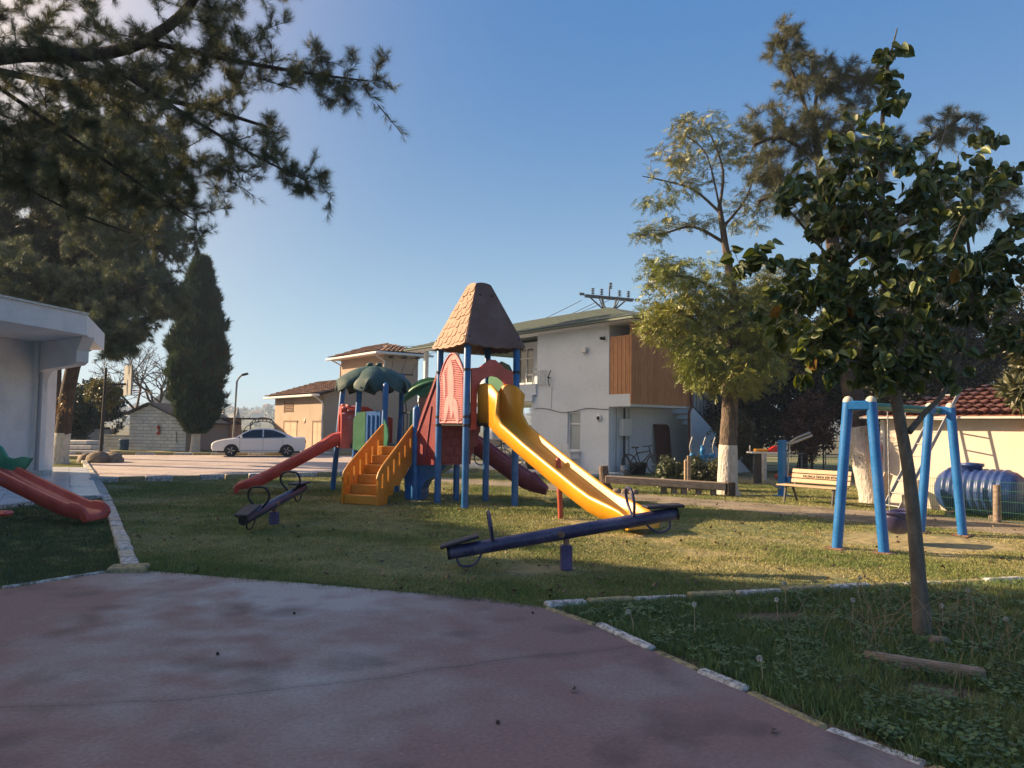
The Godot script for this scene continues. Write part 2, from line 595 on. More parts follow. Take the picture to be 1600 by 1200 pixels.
func build_ground():
	# far ground
	var st := S()
	quad(st, P(-2500, -600, -0.06), P(-2500, 3000, -0.06), P(2500, 3000, -0.06), P(2500, -600, -0.06))
	struct(st, "ground", skin([[0.2, 0.05, 0.06, 0.025], [0.5, 0.09, 0.09, 0.045], [0.8, 0.15, 0.13, 0.08]], 60.0, 0.95, 0.0, 0.05, 60))
	# lawn, with worn and dry places
	var n := 1024
	var x0 := -26.0
	var d0 := -6.0
	var w := 56.0
	var big := spread(61, 0.006, n, 4)
	var mid := spread(62, 0.05, n, 3)
	var fine := spread(63, 0.3, n, 2)
	var worn = [[6.0, 12.1, 1.2], [6.4, 11.6, 1.1], [2.3, 11.9, 0.7], [0.66, 9.1, 0.5], [-3.9, 12.7, 0.5], [-2.9, 15.9, 0.8], [-6.8, 19.4, 0.7], [4.7, 10.9, 0.5], [0.8, 18.0, 0.7], [1.2, 13.6, 0.6], [6.8, 17.2, 0.8]]
	var lawn := baked(n, func(j, out):
		var d: float = d0 + (j + 0.5) / n * w
		for i in n:
			var x: float = x0 + (i + 0.5) / n * w
			var o: int = j * n + i
			var dry: float = (big[o] / 255.0 - 0.48) * 2.4 + (mid[o] / 255.0 - 0.5) * 1.5
			for q in worn:
				var r2: float = ((x - q[0]) * (x - q[0]) + (d - q[1]) * (d - q[1])) / (q[2] * q[2])
				if r2 < 4.0:
					dry += 0.8 * exp(-r2)
			dry = clampf(dry, 0.0, 1.0)
			var f: float = 0.72 + 0.56 * fine[o] / 255.0
			var p: int = o * 3
			out[p] = int(255.0 * sqrt((0.112 + 0.225 * dry) * f))
			out[p + 1] = int(255.0 * sqrt((0.138 + 0.145 * dry) * f))
			out[p + 2] = int(255.0 * sqrt((0.042 + 0.10 * dry) * f)))
	M.lawn = StandardMaterial3D.new()
	M.lawn.albedo_texture = lawn
	M.lawn.roughness = 0.95
	M.lawn.heightmap_enabled = true
	M.lawn.heightmap_texture = ImageTexture.create_from_image(Image.create_from_data(n, n, false, Image.FORMAT_L8, spread(64, 0.35, n, 3)))
	M.lawn.heightmap_scale = 4.0
	struct(sheet([Vector2(x0, d0), Vector2(x0 + w, d0), Vector2(x0 + w, d0 + w), Vector2(x0, d0 + w)], 0.0, x0, d0, w), "lawn", M.lawn)
	# red concrete in front, worn grey, with a crack across it
	n = 1024
	x0 = -8.0
	d0 = -2.0
	w = 12.0
	big = spread(65, 0.004, n, 5)
	mid = spread(66, 0.022, n, 5)
	fine = spread(67, 0.33, n, 2)
	var streak := spread(68, 0.012, n, 4)
	var crack = [Vector2(-4.5, 4.35), Vector2(-2.89, 4.49), Vector2(-1.88, 4.69), Vector2(-1.11, 4.98), Vector2(-0.41, 5.36), Vector2(0.16, 5.61), Vector2(0.88, 5.9), Vector2(1.15, 5.98)]
	var pale = [[-3.69, 8.25, 0.42, 0.8], [-2.42, 7.85, 0.7, 0.8], [-1.7, 7.5, 0.8, 0.6], [-1.93, 6.3, 1.2, 0.4], [-1.84, 5.1, 0.7, 0.4], [-1.0, 4.7, 0.5, 0.25], [-3.2, 6.9, 0.9, 0.3]]
	var bump := PackedByteArray()
	bump.resize(n * n)
	var pave := baked(n, func(j, out):
		var d: float = d0 + (j + 0.5) / n * w
		for i in n:
			var x: float = x0 + (i + 0.5) / n * w
			var o: int = j * n + i
			var m: float = mid[o] / 255.0
			var worn_: float = (big[o] / 255.0 - 0.44) * 1.2 + (m - 0.5) * 0.5
			for q in pale:
				var r2: float = ((x - q[0]) * (x - q[0]) + (d - q[1]) * (d - q[1])) / (q[2] * q[2])
				if r2 < 5.0:
					worn_ += 1.25 * q[3] * exp(-r2) * (0.35 + 1.3 * m)
			worn_ = clampf(worn_, 0.0, 1.2)
			var f: float = 0.78 + 0.44 * fine[o] / 255.0
			if fine[o] > 232:
				f *= 1.25
			var dirt: float = clampf((streak[o] / 255.0 - 0.62) * 4.0, 0.0, 1.0) * 0.35
			f *= 1.0 - dirt
			var h: float = 128.0 + (m - 0.5) * 60.0 + (fine[o] - 128.0) * 0.3
			if d > 4.1 and d < 6.2 and x > -4.6 and x < 1.2:
				for k in 7:
					if x >= crack[k].x and x < crack[k + 1].x:
						var yy: float = lerpf(crack[k].y, crack[k + 1].y, (x - crack[k].x) / (crack[k + 1].x - crack[k].x)) + (m - 0.5) * 0.1
						var e: float = abs(d - yy)
						var open_: float = 0.009 * clampf((x + 5.0) * 0.35, 0.25, 1.0)
						if e < open_:
							f *= 0.6
							h -= 70.0
						elif e < 0.07:
							f *= 0.86 + e
			var p: int = o * 3
			out[p] = int(255.0 * sqrt(clampf((0.27 + 0.10 * worn_) * f, 0, 1)))
			out[p + 1] = int(255.0 * sqrt(clampf((0.175 + 0.17 * worn_) * f, 0, 1)))
			out[p + 2] = int(255.0 * sqrt(clampf((0.16 + 0.17 * worn_) * f, 0, 1)))
			bump[o] = int(clampf(h, 0, 255)))
	M.pave = StandardMaterial3D.new()
	M.pave.albedo_texture = pave
	M.pave.roughness = 0.72
	M.pave.heightmap_enabled = true
	M.pave.heightmap_texture = ImageTexture.create_from_image(Image.create_from_data(n, n, false, Image.FORMAT_L8, bump))
	M.pave.heightmap_scale = 0.8
	struct(sheet(PAVE, 0.012, x0, d0, w), "pavement", M.pave)
	# car park, path, dirt bed
	var cp := skin([[0.2, 0.31, 0.25, 0.225], [0.5, 0.42, 0.35, 0.315], [0.8, 0.50, 0.43, 0.39]], 7.0, 0.85, 0.6, 0.3, 70)
	struct(sheet(CARPARK, 0.006, 0, 0, 1), "car_park", cp)
	var pm := skin([[0.2, 0.10, 0.085, 0.05], [0.5, 0.22, 0.18, 0.125], [0.8, 0.30, 0.25, 0.18]], 3.5, 0.95, 2.0, 0.2, 71)
	struct(sheet(PATH, 0.005, 0, 0, 1), "dirt_path", pm)
	var bm := skin([[0.2, 0.06, 0.062, 0.03], [0.5, 0.11, 0.09, 0.05], [0.8, 0.18, 0.13, 0.09]], 1.8, 0.95, 2.0, 0.2, 72)
	struct(sheet(BED, 0.004, 0, 0, 1), "planting_bed", bm)
	var yard := skin([[0.2, 0.30, 0.22, 0.155], [0.5, 0.42, 0.33, 0.25], [0.8, 0.5, 0.41, 0.32]], 4.0, 0.95, 0.8, 0.2, 73)
	struct(sheet([Vector2(7.0, 24.5), Vector2(9.5, 22.0), Vector2(14, 22), Vector2(19, 32), Vector2(9, 34)], 0.004, 0, 0, 1), "sandy_yard", yard)
	# tiled terrace beside the left building
	var t := Node3D.new()
	t.name = "terrace"
	add_child(t)
	t.set_meta("kind", "structure")
	st = S()
	prism(st, TERRACE, -0.1, 0.085, Transform3D(FLAT, Vector3.ZERO))
	put(st, "terrace_base", M.kerb_white, t)
	var ux := Vector2(0.5, -0.866)
	var uy := Vector2(0.866, 0.5)
	var rim := PackedVector2Array(TERRACE)
	var inner = Geometry2D.offset_polygon(rim, -0.04)[0]
	for i in range(-2, 30):
		for j in range(0, 12):
			var o := Vector2(-14.6, 26.8) + ux * (i * 0.6) - uy * (j * 0.6 + 0.02)
			var c := [o, o + ux * 0.588, o + ux * 0.588 - uy * 0.588, o - uy * 0.588]
			var cut = Geometry2D.intersect_polygons(PackedVector2Array(c), inner)
			if cut.is_empty() or o.y < 10.0:
				continue
			st = S()
			prism(st, Array(cut[0]), 0.08, 0.098 + 0.002 * rng.randf(), Transform3D(FLAT, Vector3.ZERO))
			put(st, "tile", M.terrace if rng.randf() < 0.6 else M.terrace_b, t)


func kerb_run(line: Array, lengths: Array, first_white: bool, tall: float, wide: float, sink := 0.1, called := "kerb", other = null):
	# painted kerb stones one behind the other along a broken line, white and yellow in turn
	var k := Node3D.new()
	k.name = numbered(called)
	add_child(k)
	k.set_meta("kind", "structure")
	var white := first_white
	var i := 0
	for s in line.size() - 1:
		var a: Vector2 = line[s]
		var b: Vector2 = line[s + 1]
		var total := a.distance_to(b)
		var at := 0.0
		while at < total - 0.12:
			var l: float = min(lengths[i % lengths.size()], total - at)
			if total - at - l < 0.2:
				l = total - at
			var dir := (b - a) / total
			var mid := a + dir * (at + l * 0.5)
			var c := P(mid.x, mid.y, (tall - sink) * 0.5 + rng.randf_range(-0.02, 0.012))
			var fw := Vector3(dir.x, 0, -dir.y)
			var st := S()
			var bas := Basis(fw, Vector3.UP, fw.cross(Vector3.UP)).rotated(Vector3.UP, rng.randf_range(-0.03, 0.03)).rotated(fw, rng.randf_range(-0.09, 0.09))
			cbox(st, c, Vector3(l - rng.randf_range(0.012, 0.06), tall + sink, wide * rng.randf_range(0.94, 1.04)), 0.018, bas)
			put(st, "kerb_stone", M.kerb_white if white else (M.kerb_yellow if other == null else other), k)
			white = not white
			at += l
			i += 1


func build_kerbs():
	kerb_run([Vector2(0.33, 7.14), Vector2(0.74, 6.55), Vector2(1.09, 5.84), Vector2(1.31, 5.37), Vector2(1.52, 4.96), Vector2(1.77, 4.38), Vector2(2.09, 3.92), Vector2(2.74, 2.72), Vector2(3.6, 0.6)], [0.72, 0.75, 0.55, 0.46, 0.63, 0.56, 0.7], false, 0.028, 0.09, 0.1)
	kerb_run([Vector2(0.33, 7.2), Vector2(1.2, 7.5), Vector2(2.26, 7.79), Vector2(3.84, 8.3), Vector2(5.82, 8.81), Vector2(9.5, 9.8)], [0.42, 0.5, 0.56, 0.54, 0.55, 0.57, 0.55], true, 0.05, 0.12, 0.1)
	kerb_run([Vector2(-4.22, 8.7), Vector2(-8.42, 16.2)], [0.62], true, 0.075, 0.18, 0.1, "kerb", M.kerb_pale)
	kerb_run([Vector2(-8.5, 16.3), Vector2(-11.0, 20.6), Vector2(-14.4, 26.4), Vector2(-17.5, 31.7)], [0.8], true, 0.1, 0.2, 0.1, "kerb", M.kerb_pale)
	kerb_run([Vector2(-7.0, 7.04), Vector2(-4.98, 7.66), Vector2(-4.42, 8.56)], [0.95], false, 0.03, 0.1, 0.1)
	kerb_run([Vector2(-4.42, 8.58), Vector2(-4.0, 8.66)], [0.5], false, 0.075, 0.24, 0.1)
	kerb_run([Vector2(-11.4, 20.9), Vector2(-3.6, 26.75), Vector2(-1.2, 28.4)], [0.72], true, 0.15, 0.16, 0.1)
	kerb_run([Vector2(-26, 37.3), Vector2(-8.2, 42.7)], [0.9], true, 0.15, 0.16, 0.1)
	kerb_run([Vector2(-26, 34.4), Vector2(-19.0, 34.1), Vector2(-17.6, 31.8)], [0.9], true, 0.15, 0.16, 0.1)


# ---------------------------------------------------------------- buildings
func tiled(st: SurfaceTool, o: Vector3, u: Vector3, v: Vector3, wide: float, up: float, tw: float, tl: float, skip = null):
	# barrel tiles in rows on a roof plane: o lower left corner, u across, v up the slope
	var n := u.cross(v).normalized()
	if n.y < 0:
		n = -n
	var nu := int(wide / tw)
	var nv := int(up / tl)
	st.set_smooth_group(-1)
	for j in nv:
		for i in nu:
			var c := o + u * ((i + 0.5) * tw) + v * (j * tl)
			if skip != null and skip.call((i + 0.5) * tw, (j + 0.5) * tl):
				continue
			var lift := rng.randf_range(0.0, 0.02)
			var low = []
			var high = []
			for k in 5:
				var a := PI * k / 4.0
				var off := u * (-cos(a) * tw * 0.5) + n * (sin(a) * 0.07)
				low.append(c + off + n * (0.05 + lift))
				high.append(c + off * 0.85 + v * (tl * 1.06) + n * 0.012)
			for k in 4:
				tri(st, low[k], high[k], high[k + 1])
				tri(st, low[k], high[k + 1], low[k + 1])


func window_in(root, x0, x1, y0, y1, z, bars: Array, sashes: Array, glass: Material):
	# a white framed window in the wall plane z of the frame X: frame with its panes
	var st := S()
	var f := 0.06
	for q in [[x0, x1, y0, y0 + f], [x0, x1, y1 - f, y1], [x0, x0 + f, y0 + f, y1 - f], [x1 - f, x1, y0 + f, y1 - f]]:
		cbox(st, Vector3((q[0] + q[1]) * 0.5, (q[2] + q[3]) * 0.5, z), Vector3(q[1] - q[0], q[3] - q[2], 0.08), 0.006)
	for y in bars:
		cbox(st, Vector3((x0 + x1) * 0.5, y, z), Vector3(x1 - x0 - 2 * f, f, 0.07), 0.006)
	for x in sashes:
		cbox(st, Vector3(x, (y0 + y1) * 0.5, z), Vector3(f, y1 - y0 - 2 * f, 0.066), 0.006)
	var w := put(st, "window", M.trim, root)
	var edges := [y0 + f] + bars + [y1 - f]
	for k in edges.size() - 1:
		st = S()
		box(st, Vector3((x0 + x1) * 0.5, (edges[k] + edges[k + 1]) * 0.5, z - 0.012), Vector3(x1 - x0 - 2 * f, edges[k + 1] - edges[k], 0.012))
		put(st, "pane", glass, w)
	return w


func hip_roof(st: SurfaceTool, x0, x1, z0, z1, y, ra: Vector3, rb: Vector3):
	# eaves rectangle and a ridge from ra to rb
	var a := Vector3(x0, y, z0)
	var b := Vector3(x1, y, z0)
	var c := Vector3(x1, y, z1)
	var d := Vector3(x0, y, z1)
	quad(st, a, ra, rb, b)
	quad(st, c, rb, ra, d)
	st.set_smooth_group(-1)
	tri(st, b, rb, c)
	tri(st, d, ra, a)
	quad(st, a, b, c, d)


func build_house():
	var h := thing("white_house", "white two-storey house with green hip roof and wood-clad balcony behind the slides", "house", P(3.51, 27.93))
	X = frame(P(-1.05, 33.9), Vector3(-0.8, 0, 0.6))
	var st := S()
	# front wall with the ground floor window, set round the opening
	box(st, Vector3(4.22, 1.45, -0.125), Vector3(2.24, 2.9, 0.25))
	box(st, Vector3(6.835, 1.45, -0.125), Vector3(1.53, 2.9, 0.25))
	box(st, Vector3(5.705, 0.4, -0.125), Vector3(0.73, 0.8, 0.25))
	box(st, Vector3(5.705, 2.6, -0.125), Vector3(0.73, 0.6, 0.25))
	box(st, Vector3(5.52, 4.17, -0.125), Vector3(4.16, 2.54, 0.25))
	# right wall, back walls, porch and loggia walls
	box(st, Vector3(7.475, 2.72, -4.75), Vector3(0.25, 5.44, 8.98))
	box(st, Vector3(3.23, 1.37, -1.76), Vector3(0.26, 2.74, 3.0))
	box(st, Vector3(1.55, 1.37, -3.38), Vector3(3.1, 2.74, 0.24))
	box(st, Vector3(3.57, 4.2, -0.9), Vector3(0.25, 2.4, 1.2))
	box(st, Vector3(0.07, 4.22, -1.62), Vector3(0.14, 2.44, 0.24))
	box(st, Vector3(2.37, 4.22, -1.62), Vector3(2.14, 2.44, 0.24))
	box(st, Vector3(0.72, 3.3, -1.62), Vector3(1.16, 0.6, 0.24))
	box(st, Vector3(0.72, 5.34, -1.62), Vector3(1.16, 0.2, 0.24))
	box(st, Vector3(0.7, 2.72, -9.1), Vector3(13.3, 5.44, 0.24))
	box(st, Vector3(-0.1, 4.22, -5.3), Vector3(0.2, 2.44, 7.1))
	put(st, "wall", M.white, h)
	st = S()
	box(st, Vector3(-1.3, 2.87, -3.0), Vector3(9.2, 0.26, 6.3))
	put(st, "floor_slab", M.white, h)
	for q in [[0.18, 0.0, 2.74], [-5.7, 0.0, 2.74], [-5.75, 3.85, 5.44], [-2.9, 3.85, 5.44]]:
		st = S()
		cbox(st, Vector3(q[0], (q[1] + q[2]) * 0.5, -0.2), Vector3(0.34 if q[1] == 0 else 0.2, q[2] - q[1], 0.34 if q[1] == 0 else 0.2), 0.01)
		put(st, "pillar", M.white, h)
	st = S()
	box(st, Vector3(1.72, 3.22, 0.0), Vector3(3.44, 0.44, 0.14))
	box(st, Vector3(-3.0, 3.42, 0.0), Vector3(5.96, 0.84, 0.14))
	put(st, "parapet", M.white, h)
	window_in(h, 5.345, 6.065, 0.8, 2.29, -0.1, [1.83], [], M.curtain)
	st = S()
	cbox(st, Vector3(5.705, 0.79, 0.03), Vector3(0.84, 0.04, 0.2), 0.006)
	put(st, "window_sill", M.trim, h)
	window_in(h, 0.145, 1.295, 3.605, 5.235, -1.6, [4.75], [0.72], M.pane)
	window_in(h, 1.5, 2.6, 0.9, 2.2, -3.24, [1.8], [2.05], M.pane)
	# roof with fascia and gutter
	st = S()
	hip_roof(st, -6.7, 9.35, 0.6, -9.7, 5.56, Vector3(-3.0, 7.1, -4.5), Vector3(2.9, 7.1, -4.5))
	var roof := put(st, "roof", M.shingle, h)
	st = S()
	cbox(st, Vector3(1.32, 5.49, 0.55), Vector3(16.0, 0.1, 0.1), 0.02)
	cbox(st, Vector3(9.3, 5.49, -4.5), Vector3(0.1, 0.1, 10.2), 0.02)
	put(st, "gutter", plain(0.03, 0.06, 0.048, 0.5), roof)
	st = S()
	box(st, Vector3(1.32, 5.44, 0.2), Vector3(15.8, 0.05, 0.64))
	box(st, Vector3(8.45, 5.44, -4.9), Vector3(1.66, 0.05, 9.5))
	put(st, "soffit", M.trim, roof)
	# shingle courses as thin steps
	st = S()
	for k in range(1, 9):
		var t := k / 9.0
		var a := Vector3(-6.7, 5.56, 0.6).lerp(Vector3(-3.0, 7.1, -4.5), t)
		var b := Vector3(9.35, 5.56, 0.6).lerp(Vector3(2.9, 7.1, -4.5), t)
		bar(st, a + Vector3(0, 0.012, 0), b + Vector3(0, 0.012, 0), 0.03, 0.02)
	var course := put(st, "shingle_course", M.shingle, roof)
	course.set_meta("kind", "stuff")
	# balcony box clad with planks
	var bal := Node3D.new()
	bal.name = "balcony"
	h.add_child(bal)
	st = S()
	box(st, Vector3(8.14, 2.68, -1.5), Vector3(1.08, 0.44, 3.0))
	put(st, "balcony_slab", M.white, bal)
	for k in 11:
		st = S()
		cbox(st, Vector3(7.655 + k * 0.1, 3.92, -0.04 + 0.006 * (k % 2)), Vector3(0.094, 2.04, 0.03), 0.005)
		put(st, "plank", M.wood if rng.randf() < 0.6 else M.wood_b, bal)
	for k in 20:
		st = S()
		cbox(st, Vector3(8.725 + 0.003 * (k % 3), 3.98, -0.02 - (k + 0.5) * 0.152), Vector3(0.03, 2.86, 0.148), 0.004)
		put(st, "plank", M.wood if rng.randf() < 0.5 else M.wood_b, bal)
	st = S()
	cbox(st, Vector3(8.705, 3.98, 0.0), Vector3(0.07, 2.86, 0.05), 0.006)
	cbox(st, Vector3(8.16, 4.965, -0.04), Vector3(1.02, 0.06, 0.05), 0.006)
	put(st, "corner_post", M.wood_b, bal)
	# stairs at the back right with their railing
	st = S()
	prism(st, [Vector2(-3.1, 2.56), Vector2(-3.1, 0), Vector2(-6.7, 0)], -0.1, 0.1, Transform3D(Basis(Vector3(0, 0, 1), Vector3.UP, Vector3(-1, 0, 0)), Vector3(8.7, 0, 0)))
	put(st, "stair_wall", M.white, h)
	for k in 12:
		st = S()
		box(st, Vector3(8.1, 2.5 - k * 0.21 - 0.02, -3.15 - k * 0.29 - 0.15), Vector3(0.94, 0.05, 0.3))
		put(st, "step", M.offwhite, h)
	st = S()
	tube(st, [Vector3(8.7, 3.5, -3.1), Vector3(8.7, 0.95, -6.7)], 0.03, 6)
	tube(st, [Vector3(8.7, 2.68, -3.1), Vector3(8.7, 0.13, -6.7)], 0.025, 6)
	for k in 19:
		var t := k / 18.0
		var y := lerpf(2.68, 0.13, t)
		tube(st, [Vector3(8.7, y, lerpf(-3.1, -6.7, t)), Vector3(8.7, y + 0.82, lerpf(-3.1, -6.7, t))], 0.034 if k % 9 == 0 else 0.012, 5)
		if k % 3 == 1:
			lathe(st, [Vector2(0, -0.07), Vector2(0.035, 0), Vector2(0, 0.07)], Transform3D(Basis.IDENTITY, Vector3(8.7, y + 0.42, lerpf(-3.1, -6.7, t))), 6)
	put(st, "stair_railing", M.black, h)
	# pipes, lamp, camera and cable on the wall
	st = S()
	tube(st, [Vector3(8.78, 5.4, -3.12), Vector3(8.78, 2.5, -3.12), Vector3(8.68, 2.3, -3.1), Vector3(8.68, 0.0, -3.1)], 0.055, 8)
	put(st, "downpipe", M.pipe_brown, h)
	st = S()
	lathe(st, [Vector2(0.0, 0.0), Vector2(0.13, 0.005), Vector2(0.14, 0.04), Vector2(0.11, 0.07), Vector2(0, 0.09)], Transform3D(Basis(Vector3.RIGHT, Vector3(0, 0, 1), Vector3(0, -1, 0)), Vector3(7.13, 2.05, 0.0)), 14)
	var lamp := put(st, "wall_lamp", M.trim, h)
	st = S()
	lathe(st, [Vector2(0.0, 0.08), Vector2(0.07, 0.085), Vector2(0.06, 0.12), Vector2(0, 0.13)], Transform3D(Basis(Vector3.RIGHT, Vector3(0, 0, 1), Vector3(0, -1, 0)), Vector3(7.13, 2.05, 0.0)), 12)
	put(st, "lamp_glass", M.black, lamp)
	st = S()
	cbox(st, Vector3(7.35, 4.95, 0.1), Vector3(0.1, 0.1, 0.24), 0.02)
	tube(st, [Vector3(7.35, 4.95, 0.0), Vector3(7.35, 5.05, 0.02)], 0.02, 5)
	put(st, "camera", M.black, h)
	st = S()
	cbox(st, Vector3(6.35, 4.6, 0.1), Vector3(0.26, 0.2, 0.1), 0.02)
	tube(st, [Vector3(6.35, 4.6, 0.0), Vector3(6.35, 4.45, 0.12)], 0.025, 5)
	put(st, "floodlight", M.trim, h)
	st = S()
	var cable = []
	for k in 13:
		cable.append(Vector3(3.3 + k * 0.36, 2.42 + 0.06 * sin(k * 0.9) - 0.1 * sin(k / 12.0 * PI), 0.025))
	tube(st, smooth_path(cable, 2), 0.012, 4)
	tube(st, [Vector3(4.4, 3.3, 0.015), Vector3(4.36, 2.4, 0.015)], 0.006, 4)
	put(st, "cable", M.darkmetal, h)
	# patio slab in front of the wall
	st = S()
	cbox(st, Vector3(1.4, 0.06, 1.12), Vector3(14.0, 0.12, 2.2), 0.015)
	box(st, Vector3(1.5, 0.055, -1.8), Vector3(3.2, 0.11, 3.2))
	struct(st, "patio", M.offwhite)
	# folded white rack and blue basket on the wall by the loggia
	st = S()
	for k in 4:
		tube(st, [Vector3(3.62 + 0.14 * k, 3.35, 0.06), Vector3(3.62 + 0.14 * k, 3.95, 0.08)], 0.014, 4)
	tube(st, [Vector3(3.55, 3.95, 0.07), Vector3(4.15, 3.95, 0.07)], 0.016, 4)
	tube(st, [Vector3(3.55, 3.4, 0.07), Vector3(4.15, 3.4, 0.07)], 0.016, 4)
	var rack := thing("drying_rack", "pale folding rack with dark crossed arms hung on white house wall", "rack", X * Vector3(3.9, 3.3, 0.06))
	put(st, "rack_frame", M.offwhite, rack)
	st = S()
	tube(st, [Vector3(4.25, 3.65, 0.1), Vector3(4.5, 3.92, 0.16)], 0.022, 5)
	tube(st, [Vector3(4.25, 3.65, 0.1), Vector3(4.42, 3.3, 0.16)], 0.022, 5)
	tube(st, [Vector3(4.25, 3.65, 0.0), Vector3(4.25, 3.65, 0.12)], 0.03, 5)
	put(st, "arm", M.darkmetal, rack)
	# slatted white chair on the parapet of the loggia
	chair(X * Transform3D(Basis.from_euler(Vector3(0, PI, 0)), Vector3(2.75, 3.44, -0.35)), "white slatted chair by the upper window, its back over the parapet")
	X = Transform3D.IDENTITY


func chair(at: Transform3D, label: String):
	# white plastic garden chair
	var keep := X
	X = Transform3D.IDENTITY
	var c := thing("garden_chair", label, "chair", at.origin, "white plastic garden chairs at the house")
	var st := S()
	cbox(st, Vector3(0, 0.42, 0), Vector3(0.46, 0.04, 0.44), 0.012)
	chair_part(st, "seat", c, at)
	st = S()
	for k in 6:
		cbox(st, Vector3(0, 0.52 + k * 0.075, 0.22 + k * 0.018), Vector3(0.42, 0.045, 0.022), 0.006)
	for s in [-0.21, 0.21]:
		bar(st, Vector3(s, 0.42, 0.2), Vector3(s, 0.96, 0.325), 0.035, 0.03)
	chair_part(st, "backrest", c, at)
	for s in [-0.22, 0.22]:
		st = S()
		tube(st, [Vector3(s, 0.65, 0.24), Vector3(s * 1.15, 0.66, -0.15), Vector3(s * 1.1, 0.42, -0.22)], 0.02, 5)
		chair_part(st, "armrest", c, at)
		for z in [-0.2, 0.2]:
			st = S()
			tube(st, [Vector3(s, 0.42, z), Vector3(s * 1.15, 0.0, z * 1.25)], [0.026, 0.02], 6)
			chair_part(st, "leg", c, at)
	X = keep
	return c


func chair_part(st, called, root, at: Transform3D, m = null):
	var o := put(st, called, M.white_plastic if m == null else m, root)
	o.global_transform = at
	return o


